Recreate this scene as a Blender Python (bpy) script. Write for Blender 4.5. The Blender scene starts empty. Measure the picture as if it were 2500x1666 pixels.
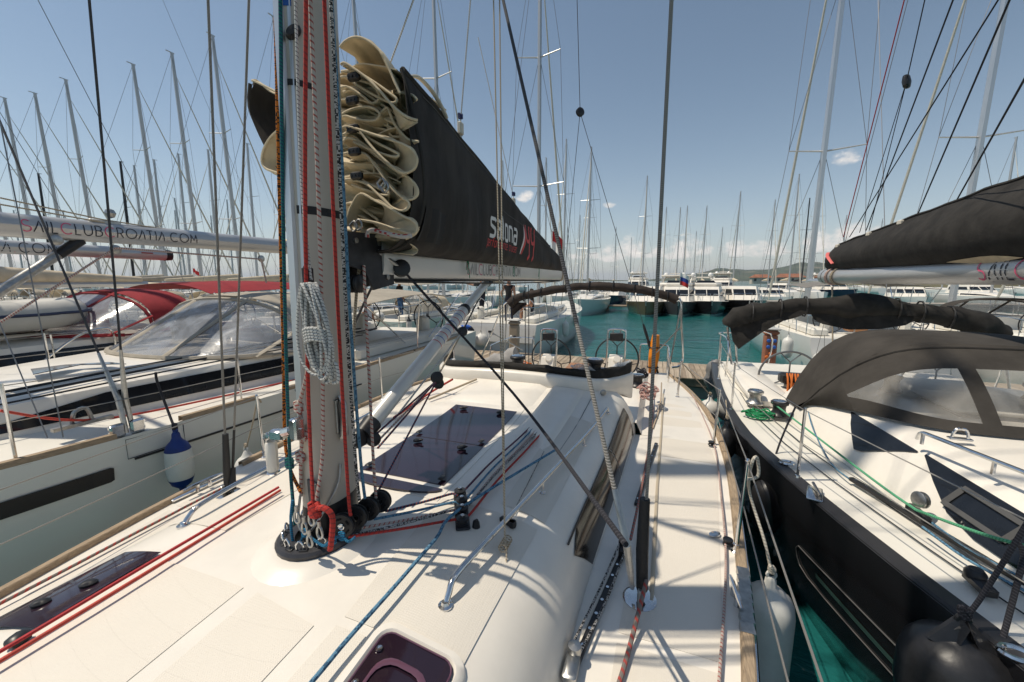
import bpy, bmesh, math, random
from mathutils import Vector as V, Matrix, noise
R = math.radians
rnd = random.Random(7)
SC = bpy.context.scene
COL = SC.collection
PI = math.pi

# ------------------------------------------------------------------ camera, sky, sun, exposure
EYE = V((0.0, 0.0, 3.0))
YAW, PITCH = 19.86, 8.6
SUN_EL = 63.0
SUN_TO = V((-0.955, -0.295, 0)).normalized()          # ground direction towards the sun
EXPOSURE = 0.03
SUN_STRENGTH = 4.1
SKY_STRENGTH = 0.10

cam_data = bpy.data.cameras.new('camera')
cam = bpy.data.objects.new('camera', cam_data)
COL.objects.link(cam)
cam.location = EYE
cam.rotation_euler = (R(90 - PITCH), 0, R(YAW))
cam_data.sensor_width = 36.0
cam_data.lens = 14.0
cam_data.clip_start = 0.05
cam_data.clip_end = 60000
SC.camera = cam

world = bpy.data.worlds.new('World')
SC.world = world
world.use_nodes = True
WN, WL = world.node_tree.nodes, world.node_tree.links
WN.clear()

def build_world():
    sky = WN.new('ShaderNodeTexSky')
    sky.sky_type = 'NISHITA'
    sky.sun_disc = False
    sky.sun_elevation = R(SUN_EL)
    sky.sun_rotation = math.atan2(SUN_TO.x, SUN_TO.y)
    sky.altitude = 0
    sky.air_density = 1.0
    sky.dust_density = .35
    sky.ozone_density = 1.0
    tc = WN.new('ShaderNodeTexCoord')
    sep = WN.new('ShaderNodeSeparateXYZ')
    WL.new(tc.outputs['Generated'], sep.inputs[0])

    def m(op, a, b=None, c=None):
        n = WN.new('ShaderNodeMath'); n.operation = op
        for i, v in enumerate((a, b, c)):
            if v is None: continue
            if isinstance(v, (int, float)): n.inputs[i].default_value = v
            else: WL.new(v, n.inputs[i])
        return n.outputs[0]
    x, y, z = sep.outputs
    az = m('MULTIPLY', m('ARCTAN2', x, y), 57.2958)
    el = m('MULTIPLY', m('ARCSINE', z), 57.2958)
    nz = WN.new('ShaderNodeTexNoise'); nz.inputs['Scale'].default_value = 34; nz.inputs['Detail'].default_value = 6; nz.inputs['Roughness'].default_value = .58
    mp = WN.new('ShaderNodeMapping'); mp.inputs['Scale'].default_value = (1, 1, 1.5)
    WL.new(tc.outputs['Generated'], mp.inputs[0]); WL.new(mp.outputs[0], nz.inputs[0])
    n0 = m('MULTIPLY', m('SUBTRACT', nz.outputs[0], .5), 3.4)
    best = None
    # cumulus heaps: compass bearing, height of base, half width, height of top (degrees)
    heaps = [(-9.5, 3.3, 3.2, .8), (-5.8, 3.0, 2.8, 1.9), (-3.2, 3.4, 2.6, 2.6), (-.6, 3.3, 1.8, 1.6), (2.8, 3.2, 2.6, 2.9), (4.8, 3.5, 1.8, 1.7), (8.8, 3.3, 2.0, 2.0),
             (11.5, 3.3, 2.6, 1.9), (13.4, 3.4, 1.6, 1.2), (17.2, 3.5, 2.0, 2.6), (19.6, 3.8, 2.6, 3.0), (22.3, 3.6, 2.2, 2.4), (25.0, 3.6, 2.2, 1.4), (29, 3.4, 3.5, 2.0), (36, 3.3, 4, 2.2),
             (-17.9, 11.1, 1.3, 1.0), (18.6, 12.5, 1.5, 1.3), (-6.8, 10.1, 1.0, .4), (50, 4, 5, 3), (62, 4, 4, 2.2), (-70, 2.2, 5, .9)]
    for a, e, w, h in heaps:
        da = m('DIVIDE', m('SUBTRACT', az, a), w)
        de = m('SUBTRACT', el, e)
        up_ = m('DIVIDE', m('MAXIMUM', de, 0), h)
        dn_ = m('DIVIDE', m('MINIMUM', de, 0), .55)
        q = m('SUBTRACT', 1, m('ADD', m('MULTIPLY', da, da), m('ADD', m('MULTIPLY', up_, up_), m('MULTIPLY', dn_, dn_))))
        best = q if best is None else m('MAXIMUM', best, q)
    val = m('ADD', m('MAXIMUM', best, -3), n0)
    sm = WN.new('ShaderNodeMapRange'); sm.interpolation_type = 'SMOOTHSTEP'
    sm.inputs[1].default_value = .0; sm.inputs[2].default_value = 1.35; sm.inputs[3].default_value = 0; sm.inputs[4].default_value = .95
    WL.new(val, sm.inputs[0])
    nz2 = WN.new('ShaderNodeTexNoise'); nz2.inputs['Scale'].default_value = 60; nz2.inputs['Detail'].default_value = 3
    WL.new(mp.outputs[0], nz2.inputs[0])
    cr = WN.new('ShaderNodeMix'); cr.data_type = 'RGBA'
    cr.inputs[6].default_value = (7.4, 7.0, 6.7, 1); cr.inputs[7].default_value = (11.0, 10.3, 9.6, 1)
    WL.new(nz2.outputs[0], cr.inputs[0])
    mx = WN.new('ShaderNodeMix'); mx.data_type = 'RGBA'
    hz = m('MULTIPLY', m('POWER', 2.718, m('MULTIPLY', m('MAXIMUM', el, 0), -.16)), .72)
    hm = WN.new('ShaderNodeMix'); hm.data_type = 'RGBA'; hm.inputs[7].default_value = (6.1, 6.3, 6.2, 1)
    hs = WN.new('ShaderNodeHueSaturation'); hs.inputs['Saturation'].default_value = .88; hs.inputs['Hue'].default_value = .491; WL.new(sky.outputs[0], hs.inputs['Color'])
    WL.new(hz, hm.inputs[0]); WL.new(hs.outputs[0], hm.inputs[6])
    WL.new(sm.outputs[0], mx.inputs[0]); WL.new(hm.outputs[2], mx.inputs[6]); WL.new(cr.outputs[2], mx.inputs[7])
    bg = WN.new('ShaderNodeBackground'); bg.inputs[1].default_value = SKY_STRENGTH
    WL.new(mx.outputs[2], bg.inputs[0])
    out = WN.new('ShaderNodeOutputWorld'); WL.new(bg.outputs[0], out.inputs[0])
build_world()

sun_l = bpy.data.lights.new('sun', 'SUN')
sun_l.energy = SUN_STRENGTH
sun_l.angle = R(0.53)
sun_l.color = (1.0, .90, .745)
sun = bpy.data.objects.new('sun', sun_l)
COL.objects.link(sun)
sd = (SUN_TO * math.cos(R(SUN_EL)) + V((0, 0, math.sin(R(SUN_EL)))))
sun.rotation_euler = sd.to_track_quat('Z', 'Y').to_euler()
sun.location = (-20, -8, 40)

SC.view_settings.view_transform = 'Standard'
SC.view_settings.look = 'None'
SC.view_settings.exposure = EXPOSURE
SC.view_settings.gamma = 1
SC.view_settings.use_curve_mapping = False
SC.render.engine = 'CYCLES'
SC.cycles.use_denoising = True
SC.cycles.max_bounces = 8
SC.cycles.diffuse_bounces = 3
SC.cycles.transparent_max_bounces = 12
SC.cycles.sample_clamp_indirect = 6

# ------------------------------------------------------------------ survey: sight lines of the photograph onto planes of the place
_yw, _p = R(YAW), R(PITCH)
_fw = V((-math.sin(_yw), math.cos(_yw), 0)); _rt = V((math.cos(_yw), math.sin(_yw), 0)); _up = V((0, 0, 1))
_vf = _fw * math.cos(_p) - _up * math.sin(_p)
_vu = _up * math.cos(_p) + _fw * math.sin(_p)

def sight(x, y, X=None, Y=None, Z=None):
    d = _vf * 972.2 + _rt * (x * 1.0625 - 1250) + _vu * (833 - y * 1.0625)
    if Z is not None: t = (Z - EYE.z) / d.z
    elif X is not None: t = X / d.x
    else: t = Y / d.y
    return EYE + d * t

# ------------------------------------------------------------------ mesh helpers
def lerp(a, b, t): return a + (b - a) * t

def interp(tab, x):
    if x <= tab[0][0]: return tab[0][1]
    for (x0, y0), (x1, y1) in zip(tab, tab[1:]):
        if x <= x1:
            t = (x - x0) / (x1 - x0)
            return lerp(y0, y1, t)
    return tab[-1][1]

def sinterp(tab, x):
    """smooth (Catmull-Rom) look-up"""
    n = len(tab)
    if x <= tab[0][0]: return tab[0][1]
    if x >= tab[-1][0]: return tab[-1][1]
    for i in range(n - 1):
        if x <= tab[i + 1][0]:
            x0, y0 = tab[i]; x1, y1 = tab[i + 1]
            h = x1 - x0; t = (x - x0) / h
            m0 = (y1 - tab[i - 1][1]) / (x1 - tab[i - 1][0]) if i > 0 else (y1 - y0) / h
            m1 = (tab[i + 2][1] - y0) / (tab[i + 2][0] - x0) if i + 2 < n else (y1 - y0) / h
            t2, t3 = t * t, t * t * t
            return (2*t3 - 3*t2 + 1) * y0 + (t3 - 2*t2 + t) * h * m0 + (-2*t3 + 3*t2) * y1 + (t3 - t2) * h * m1

def smooth_path(pts, sub=6):
    pts = [V(p) for p in pts]
    if len(pts) < 3: return pts
    out = []
    for i in range(len(pts) - 1):
        p0 = pts[max(i - 1, 0)]; p1 = pts[i]; p2 = pts[i + 1]; p3 = pts[min(i + 2, len(pts) - 1)]
        for k in range(sub):
            t = k / sub
            out.append(0.5 * ((2 * p1) + (p2 - p0) * t + (2*p0 - 5*p1 + 4*p2 - p3) * t*t + (3*p1 - p0 - 3*p2 + p3) * t**3))
    out.append(pts[-1])
    return out

def sag(a, b, d, n=10):
    a, b = V(a), V(b)
    return [a.lerp(b, i / n) - V((0, 0, d * 4 * (i / n) * (1 - i / n))) for i in range(n + 1)]

class G:
    def __init__(s): s.v = []; s.f = []; s.m = []; s.uv = {}; s.cur = 0
    def add(s, vs, fs, uvs=None):
        b = len(s.v)
        s.v += [tuple(p) for p in vs]
        for f in fs:
            s.f.append(tuple(b + i for i in f)); s.m.append(s.cur)
        if uvs:
            for i, u in enumerate(uvs): s.uv[b + i] = u
        return s
    def mi(s, i): s.cur = i; return s
    def grid(s, rows, closed=False, uv=False, flip=False, ring=False):
        n = len(rows[0]); vs = [p for r in rows for p in r]; fs = []
        m = len(rows)
        for i in range(m if ring else m - 1):
            i2 = (i + 1) % m
            for j in range(n if closed else n - 1):
                k = (j + 1) % n
                q = (i*n + j, i*n + k, i2*n + k, i2*n + j)
                fs.append(q[::-1] if flip else q)
        us = [(j / max(1, n - 1), i / max(1, len(rows) - 1)) for i in range(len(rows)) for j in range(n)] if uv else None
        return s.add(vs, fs, us)
    def tube(s, pts, r, n=8, cap=True, flat=1.0):
        pts = [V(p) for p in pts]
        rs = r if isinstance(r, (list, tuple)) else [r] * len(pts)
        rows, us = [], []
        t0 = (pts[1] - pts[0]).normalized()
        ref = V((0, 0, 1)) if abs(t0.z) < .9 else V((0, 1, 0))
        nrm = t0.cross(ref).normalized()
        L = 0
        for i, p in enumerate(pts):
            a = pts[max(0, i - 1)]; b = pts[min(len(pts) - 1, i + 1)]
            t = (b - a)
            t = t.normalized() if t.length > 1e-9 else t0
            nrm = (nrm - t * nrm.dot(t))
            nrm = nrm.normalized() if nrm.length > 1e-6 else t.orthogonal().normalized()
            bi = t.cross(nrm)
            if i: L += (p - pts[i - 1]).length
            for j in range(n + 1):
                a_ = 2 * PI * j / n
                rows.append(p + nrm * (math.cos(a_) * rs[i]) + bi * (math.sin(a_) * rs[i] * flat)); us.append((j / n, L))
        fs = []
        w = n + 1
        for i in range(len(pts) - 1):
            for j in range(n):
                fs.append((i*w + j, i*w + j + 1, (i+1)*w + j + 1, (i+1)*w + j))
        if cap:
            fs.append(tuple(range(n - 1, -1, -1)))
            e = (len(pts) - 1) * w
            fs.append(tuple(e + j for j in range(n)))
        return s.add(rows, fs, us)
    def box(s, c, d, rz=0, ch=0.0, M=None):
        c = V(c); x, y, z = (q / 2 for q in d)
        M = M or Matrix.Rotation(rz, 3, 'Z')
        if ch <= 0:
            vs = [M @ V((sx*x, sy*y, sz*z)) + c for sx in (-1, 1) for sy in (-1, 1) for sz in (-1, 1)]
            fs = [(0, 1, 3, 2), (4, 6, 7, 5), (0, 4, 5, 1), (2, 3, 7, 6), (0, 2, 6, 4), (1, 5, 7, 3)]
            return s.add(vs, fs)
        def ring(ix, zz): return [M @ V((sx * (x - ix) if k else sx * (x - ix - ch), sy * (y - ix - ch) if k else sy * (y - ix), zz)) + c
                                  for sx, sy, k in ((1, 1, 0), (1, 1, 1), (1, -1, 1), (1, -1, 0), (-1, -1, 0), (-1, -1, 1), (-1, 1, 1), (-1, 1, 0))]
        rows = [ring(ch, -z), ring(0, -z + ch), ring(0, z - ch), ring(ch, z)]
        s.grid(rows, closed=True, flip=True)
        b = len(s.v) - 32
        s.f.append(tuple(b + i for i in range(8))); s.m.append(s.cur)
        s.f.append(tuple(b + 24 + i for i in range(7, -1, -1))); s.m.append(s.cur)
        return s
    def lathe(s, prof, c=(0, 0, 0), axis=(0, 0, 1), n=16, sq=1.0):
        c = V(c); ax = V(axis).normalized(); u = ax.orthogonal().normalized(); w = ax.cross(u)
        rows = [[c + ax * h + u * (math.cos(2*PI*j/n) * r) + w * (math.sin(2*PI*j/n) * r * sq) for j in range(n)] for r, h in prof]
        s.grid(rows, closed=True)
        b = len(s.v) - len(prof) * n
        if prof[0][0] > 1e-4: s.f.append(tuple(b + j for j in range(n - 1, -1, -1))); s.m.append(s.cur)
        e = b + (len(prof) - 1) * n
        if prof[-1][0] > 1e-4: s.f.append(tuple(e + j for j in range(n))); s.m.append(s.cur)
        return s
    def prism(s, poly, off):
        """closed plate: polygon of 3-D points pushed by vector off"""
        off = V(off); n = len(poly)
        a = [V(p) for p in poly]; b = [p + off for p in a]
        fs = [tuple(range(n)), tuple(range(2*n - 1, n - 1, -1))]
        for i in range(n):
            k = (i + 1) % n
            fs.append((i, n + i, n + k, k))
        return s.add(a + b, fs)
    def ball(s, c, r, n=10, sc=(1, 1, 1)):
        c = V(c)
        rows = []
        for i in range(n // 2 + 1):
            a = PI * i / (n // 2)
            rows.append([c + V((math.sin(a)*math.cos(2*PI*j/n)*r*sc[0], math.sin(a)*math.sin(2*PI*j/n)*r*sc[1], -math.cos(a)*r*sc[2])) for j in range(n)])
        return s.grid(rows, closed=True)
    def sheet(s, rows, th, uv=False, flip=False):
        """grid with thickness (th pushed along normals)"""
        rows = [[V(p) for p in r] for r in rows]
        m, n = len(rows), len(rows[0])
        def nor(i, j):
            a = rows[min(i+1, m-1)][j] - rows[max(i-1, 0)][j]
            b = rows[i][min(j+1, n-1)] - rows[i][max(j-1, 0)]
            q = a.cross(b)
            return q.normalized() if q.length > 1e-12 else V((0, 0, 1))
        o = [[rows[i][j] + nor(i, j) * th for j in range(n)] for i in range(m)]
        b = len(s.v)
        s.grid(rows, uv=uv, flip=flip); c = len(s.v)
        s.grid(o, uv=uv, flip=not flip)
        per = [(0, j) for j in range(n)] + [(i, n-1) for i in range(1, m)] + [(m-1, j) for j in range(n-2, -1, -1)] + [(i, 0) for i in range(m-2, 0, -1)]
        for k in range(len(per)):
            i, j = per[k]; i2, j2 = per[(k+1) % len(per)]
            q = (b + i*n + j, b + i2*n + j2, c + i2*n + j2, c + i*n + j)
            s.f.append(q if flip else q[::-1]); s.m.append(s.cur)
        return s

LOCAL = {}
def mesh_of(name, g, mats, smooth=38):
    me = bpy.data.meshes.new(name)
    me.from_pydata(g.v, [], g.f)
    mats = mats if isinstance(mats, (list, tuple)) else [mats]
    for m in mats: me.materials.append(m)
    if len(mats) > 1: me.polygons.foreach_set('material_index', g.m)
    if g.uv:
        uvl = me.uv_layers.new(name='UVMap')
        idx = [0] * len(me.loops); me.loops.foreach_get('vertex_index', idx)
        flat = []
        for i in idx:
            u = g.uv.get(i, (0, 0)); flat += [u[0], u[1]]
        uvl.data.foreach_set('uv', flat)
    if smooth:
        me.polygons.foreach_set('use_smooth', [True] * len(me.polygons))
        me.set_sharp_from_angle(angle=R(smooth))
    me.update()
    return me

def obj(name, g, mats, parent=None, smooth=38, label=None, kind=None):
    me = g if isinstance(g, bpy.types.Mesh) else mesh_of(name, g, mats, smooth)
    o = bpy.data.objects.new(name, me)
    COL.objects.link(o)
    if parent is not None: adopt(o, parent)
    if label: o['label'] = label
    if kind: o['kind'] = kind
    return o

def adopt(o, parent):
    o.parent = parent
    if parent.name in LOCAL and not LOCAL[parent.name]:
        o.matrix_parent_inverse = Matrix.Translation(-parent.location)

def tag(o, label=None, cat=None, group=None, kind=None):
    if label: o['label'] = label
    if cat: o['category'] = cat
    if group: o['group'] = group
    if kind: o['kind'] = kind
    return o

def thing(name, label, cat, loc=(0, 0, 0), rz=0, group=None, local=False):
    o = bpy.data.objects.new(name, None)
    o.empty_display_size = .2
    COL.objects.link(o)
    o.location = loc; o.rotation_euler = (0, 0, rz)
    LOCAL[o.name] = local
    return tag(o, label, cat, group)

def single(name, g, mats, label, cat, group=None, smooth=38):
    return tag(obj(name, g, mats, None, smooth), label, cat, group)

def dup(root, loc, rz, label=None, group=None):
    """a copy of a thing with copies of its parts and sub-parts"""
    r = root.copy(); COL.objects.link(r); r.location = loc; r.rotation_euler = (0, 0, rz)
    if label: r['label'] = label
    if group: r['group'] = group
    for ch in list(root.children):
        c = ch.copy(); COL.objects.link(c); c.parent = r
        for gch in ch.children:
            d = gch.copy(); COL.objects.link(d); d.parent = c
    return r

# ------------------------------------------------------------------ materials
MATS = {}
def mat(name, col, rough=.5, metal=0.0, var=0.0, vscale=3.0, bump=0.0, bscale=200.0, coat=0.0, spec=.5, stretch=(1, 1, 1), dirt=None, coord='Object', tr=0.0, ior=1.45):
    if name in MATS: return MATS[name]
    m = bpy.data.materials.new(name); m.use_nodes = True
    N, L = m.node_tree.nodes, m.node_tree.links
    b = N['Principled BSDF']
    b.inputs['Base Color'].default_value = (*col, 1)
    b.inputs['Roughness'].default_value = rough
    b.inputs['Metallic'].default_value = metal
    b.inputs['Specular IOR Level'].default_value = spec
    b.inputs['IOR'].default_value = ior
    if coat: b.inputs['Coat Weight'].default_value = coat; b.inputs['Coat Roughness'].default_value = .08
    if tr: b.inputs['Transmission Weight'].default_value = tr
    if var or bump or dirt:
        tc = N.new('ShaderNodeTexCoord'); mp = N.new('ShaderNodeMapping')
        mp.inputs['Scale'].default_value = stretch
        L.new(tc.outputs[coord], mp.inputs[0])
    if var or dirt:
        nz = N.new('ShaderNodeTexNoise'); nz.inputs['Scale'].default_value = vscale; nz.inputs['Detail'].default_value = 5; nz.inputs['Roughness'].default_value = .6
        L.new(mp.outputs[0], nz.inputs[0])
        mx = N.new('ShaderNodeMix'); mx.data_type = 'RGBA'
        d = dirt or tuple(c * (1 - var) for c in col)
        mx.inputs[6].default_value = (*d, 1)
        mx.inputs[7].default_value = (*[min(1, c * (1 + var * .6)) for c in col], 1)
        rp = N.new('ShaderNodeMapRange'); rp.inputs[1].default_value = .3; rp.inputs[2].default_value = .68
        L.new(nz.outputs[0], rp.inputs[0]); L.new(rp.outputs[0], mx.inputs[0]); L.new(mx.outputs[2], b.inputs['Base Color'])
        rr = N.new('ShaderNodeMapRange'); rr.inputs[3].default_value = rough * .85; rr.inputs[4].default_value = min(1, rough * 1.15)
        L.new(nz.outputs[0], rr.inputs[0]); L.new(rr.outputs[0], b.inputs['Roughness'])
    if bump:
        n2 = N.new('ShaderNodeTexNoise'); n2.inputs['Scale'].default_value = bscale; n2.inputs['Detail'].default_value = 4
        L.new(mp.outputs[0], n2.inputs[0])
        bp = N.new('ShaderNodeBump'); bp.inputs['Strength'].default_value = bump; bp.inputs['Distance'].default_value = .01
        L.new(n2.outputs[0], bp.inputs['Height']); L.new(bp.outputs[0], b.inputs['Normal'])
    MATS[name] = m
    return m

def rope_mat(name, col, fleck=None, style='speck', dens=.5, freq=60.0):
    """braided rope: uv runs round the rope (u) and along it in metres (v)"""
    if name in MATS: return MATS[name]
    m = bpy.data.materials.new(name); m.use_nodes = True
    N, L = m.node_tree.nodes, m.node_tree.links
    b = N['Principled BSDF']; b.inputs['Roughness'].default_value = .8; b.inputs['Specular IOR Level'].default_value = .25
    uv = N.new('ShaderNodeUVMap')
    mp = N.new('ShaderNodeMapping'); L.new(uv.outputs[0], mp.inputs[0])
    mx = N.new('ShaderNodeMix'); mx.data_type = 'RGBA'
    mx.inputs[6].default_value = (*col, 1); mx.inputs[7].default_value = (*(fleck or tuple(c * .6 for c in col)), 1)
    if style == 'speck':
        mp.inputs['Scale'].default_value = (6, freq * 2.2, 1)
        t = N.new('ShaderNodeTexWhiteNoise'); t.noise_dimensions = '2D'
        sn = N.new('ShaderNodeVectorMath'); sn.operation = 'FLOOR'
        L.new(mp.outputs[0], sn.inputs[0]); L.new(sn.outputs[0], t.inputs[0])
        c = N.new('ShaderNodeMath'); c.operation = 'LESS_THAN'; c.inputs[1].default_value = dens
        L.new(t.outputs[0], c.inputs[0]); fac = c.outputs[0]
    else:
        mp.inputs['Scale'].default_value = (2, freq, 1)
        ck = N.new('ShaderNodeTexWave'); ck.wave_type = 'BANDS'; ck.bands_direction = 'DIAGONAL'; ck.inputs['Scale'].default_value = .32
        L.new(mp.outputs[0], ck.inputs[0])
        c = N.new('ShaderNodeMath'); c.operation = 'GREATER_THAN'; c.inputs[1].default_value = 1 - dens
        L.new(ck.outputs[0], c.inputs[0]); fac = c.outputs[0]
    L.new(fac, mx.inputs[0]); L.new(mx.outputs[2], b.inputs['Base Color'])
    m2 = N.new('ShaderNodeMapping'); m2.inputs['Scale'].default_value = (4, 260, 1); L.new(uv.outputs[0], m2.inputs[0])
    w = N.new('ShaderNodeTexWave'); w.bands_direction = 'DIAGONAL'; w.inputs['Scale'].default_value = .5; L.new(m2.outputs[0], w.inputs[0])
    bp = N.new('ShaderNodeBump'); bp.inputs['Strength'].default_value = .5; bp.inputs['Distance'].default_value = .003
    L.new(w.outputs[0], bp.inputs['Height']); L.new(bp.outputs[0], b.inputs['Normal'])
    MATS[name] = m
    return m

def vinyl_mat(name, tint=(.8, .82, .85), alpha=.35, wr=6.0):
    """clear flexible window: see-through with wrinkled gloss"""
    if name in MATS: return MATS[name]
    m = bpy.data.materials.new(name); m.use_nodes = True
    N, L = m.node_tree.nodes, m.node_tree.links
    b = N['Principled BSDF']; b.inputs['Base Color'].default_value = (*tint, 1); b.inputs['Roughness'].default_value = .14
    tc = N.new('ShaderNodeTexCoord')
    nz = N.new('ShaderNodeTexNoise'); nz.inputs['Scale'].default_value = wr; nz.inputs['Detail'].default_value = 3; nz.inputs['Distortion'].default_value = 1.6
    mp = N.new('ShaderNodeMapping'); mp.inputs['Scale'].default_value = (1, 1, .5); L.new(tc.outputs['Object'], mp.inputs[0]); L.new(mp.outputs[0], nz.inputs[0])
    bp = N.new('ShaderNodeBump'); bp.inputs['Strength'].default_value = .22; bp.inputs['Distance'].default_value = .03
    L.new(nz.outputs[0], bp.inputs['Height']); L.new(bp.outputs[0], b.inputs['Normal'])
    t = N.new('ShaderNodeBsdfTransparent'); t.inputs[0].default_value = (.93, .93, .93, 1)
    mx = N.new('ShaderNodeMixShader')
    r = N.new('ShaderNodeMapRange'); r.inputs[1].default_value = .35; r.inputs[2].default_value = .75; r.inputs[3].default_value = alpha * .55; r.inputs[4].default_value = min(1, alpha * 1.6)
    L.new(nz.outputs[0], r.inputs[0]); L.new(r.outputs[0], mx.inputs[0])
    L.new(t.outputs[0], mx.inputs[1]); L.new(b.outputs[0], mx.inputs[2])
    L.new(mx.outputs[0], N['Material Output'].inputs[0])
    MATS[name] = m
    return m

def gelcoat_grip(name, col):
    """moulded diamond non-skid"""
    if name in MATS: return MATS[name]
    m = mat(name, col, .55, var=.035, vscale=1.7)
    N, L = m.node_tree.nodes, m.node_tree.links
    b = N['Principled BSDF']
    tc = N.new('ShaderNodeTexCoord'); mp = N.new('ShaderNodeMapping'); mp.inputs['Rotation'].default_value = (0, 0, R(45)); mp.inputs['Scale'].default_value = (140, 140, 140)
    L.new(tc.outputs['Object'], mp.inputs[0])
    ck = N.new('ShaderNodeTexChecker'); ck.inputs['Scale'].default_value = 1; L.new(mp.outputs[0], ck.inputs[0])
    bp = N.new('ShaderNodeBump'); bp.inputs['Strength'].default_value = .6; bp.inputs['Distance'].default_value = .003
    L.new(ck.outputs['Fac'], bp.inputs['Height']); L.new(bp.outputs[0], b.inputs['Normal'])
    return m

GEL = mat('gelcoat_white', (.77, .725, .65), .34, var=.075, vscale=2.6, coat=.15)
GRIP = gelcoat_grip('gelcoat_nonskid', (.705, .655, .575))
STEEL = mat('polished_steel', (.72, .72, .72), .14, 1.0, var=.1, vscale=30)
STEELD = mat('dull_steel', (.42, .42, .41), .38, 1.0, var=.25, vscale=25)
ALU = mat('anodised_aluminium', (.62, .62, .62), .36, .85, var=.06, vscale=8, stretch=(1, 1, .1))
ALUD = mat('spar_aluminium_far', (.50, .50, .50), .42, .6)
MASTM = mat('mast_paint', (.50, .455, .385), .36, .05, var=.07, vscale=5, stretch=(1, 1, .15))
BLK = mat('black_plastic', (.018, .018, .02), .38, var=.2, vscale=20)
BLKR = mat('black_rubber', (.016, .016, .018), .42, var=.35, vscale=9, bump=.12, bscale=40)
TAPE = mat('black_tape', (.02, .02, .021), .6, bump=.5, bscale=60)
TEAK = mat('weathered_teak', (.34, .255, .17), .75, var=.38, vscale=14, stretch=(9, .9, 9), bump=.25, bscale=60)
TEAKW = mat('varnished_teak', (.36, .17, .075), .4, var=.3, vscale=14, stretch=(9, 1, 9))
SMOKE = mat('smoked_acrylic', (.024, .013, .022), .05, coat=.5, var=.2, vscale=2)
WINDK = mat('dark_window', (.012, .014, .018), .06, var=.3, vscale=2.5)
WIRE = rope_mat('wire_rope', (.36, .34, .31), (.12, .11, .10), 'dash', .42, 230)
WIREK = rope_mat('wire_dark', (.10, .10, .11), (.03, .03, .03), 'dash', .45, 200)
LINEW = mat('lifeline_wire', (.33, .31, .28), .45, .6)
SAILC = mat('sail_cloth', (.64, .535, .375), .75, var=.18, vscale=9, bump=.7, bscale=16, spec=.2)
BAGK = mat('sail_bag_canvas', (.050, .045, .041), .85, var=.45, vscale=7, bump=.6, bscale=11, stretch=(1, 1, .35), spec=.2)
CANK = mat('black_canvas', (.032, .030, .028), .85, var=.4, vscale=6, bump=.5, bscale=12, spec=.2)
# ------------------------------------------------------------------ the sea
def water_mat():
    m = bpy.data.materials.new('harbour_water'); m.use_nodes = True
    N, L = m.node_tree.nodes, m.node_tree.links
    b = N['Principled BSDF']
    b.inputs['Base Color'].default_value = (.012, .118, .114, 1)
    b.inputs['Roughness'].default_value = .05; b.inputs['IOR'].default_value = 1.333
    tc = N.new('ShaderNodeTexCoord')
    mp = N.new('ShaderNodeMapping'); mp.inputs['Scale'].default_value = (1.0, 2.0, 1); mp.inputs['Rotation'].default_value = (0, 0, R(12))
    L.new(tc.outputs['Object'], mp.inputs[0])
    a = N.new('ShaderNodeTexNoise'); a.inputs['Scale'].default_value = 1.5; a.inputs['Detail'].default_value = 5; a.inputs['Roughness'].default_value = .55; a.inputs['Distortion'].default_value = .3
    c = N.new('ShaderNodeTexNoise'); c.inputs['Scale'].default_value = .22; c.inputs['Detail'].default_value = 2
    L.new(mp.outputs[0], a.inputs[0]); L.new(mp.outputs[0], c.inputs[0])
    ad = N.new('ShaderNodeMath'); ad.operation = 'MULTIPLY_ADD'; ad.inputs[1].default_value = 1.5
    L.new(c.outputs[0], ad.inputs[0]); L.new(a.outputs[0], ad.inputs[2])
    bp = N.new('ShaderNodeBump'); bp.inputs['Strength'].default_value = .6; bp.inputs['Distance'].default_value = .16
    L.new(ad.outputs[0], bp.inputs['Height']); L.new(bp.outputs[0], b.inputs['Normal'])
    mx = N.new('ShaderNodeMix'); mx.data_type = 'RGBA'; mx.inputs[6].default_value = (.008, .095, .092, 1); mx.inputs[7].default_value = (.016, .130, .130, 1)
    L.new(c.outputs[0], mx.inputs[0]); L.new(mx.outputs[2], b.inputs['Base Color'])
    return m
_w = G(); _S = 25000
_w.add([(-_S, -_S, 0), (_S, -_S, 0), (_S, _S, 0), (-_S, _S, 0)], [(0, 1, 2, 3)])
obj('sea', _w, water_mat(), None, 0, kind='structure')

# ------------------------------------------------------------------ our yacht
X0 = -1.5
OWN = thing('sailing_yacht', 'white yacht with cream deck in front, its bare mast base and red halyards in view', 'yacht', (X0, 3.2, 0))
HB = [(-3.5, .02), (-3.0, .36), (-2, .82), (-1, 1.24), (0, 1.58), (.9, 1.82), (1.74, 1.99), (3, 2.15), (4, 2.24), (5, 2.25), (6, 2.2), (7, 2.1), (8.3, 1.93), (9.15, 1.83)]
DZ = 1.30
def hb(y): return sinterp(HB, y)
def sheerz(y): return DZ - .30 * max(0, (y - 5.0) / 4.15) ** 1.5      # sheer drops towards the stern
STERN = 9.15

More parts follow.
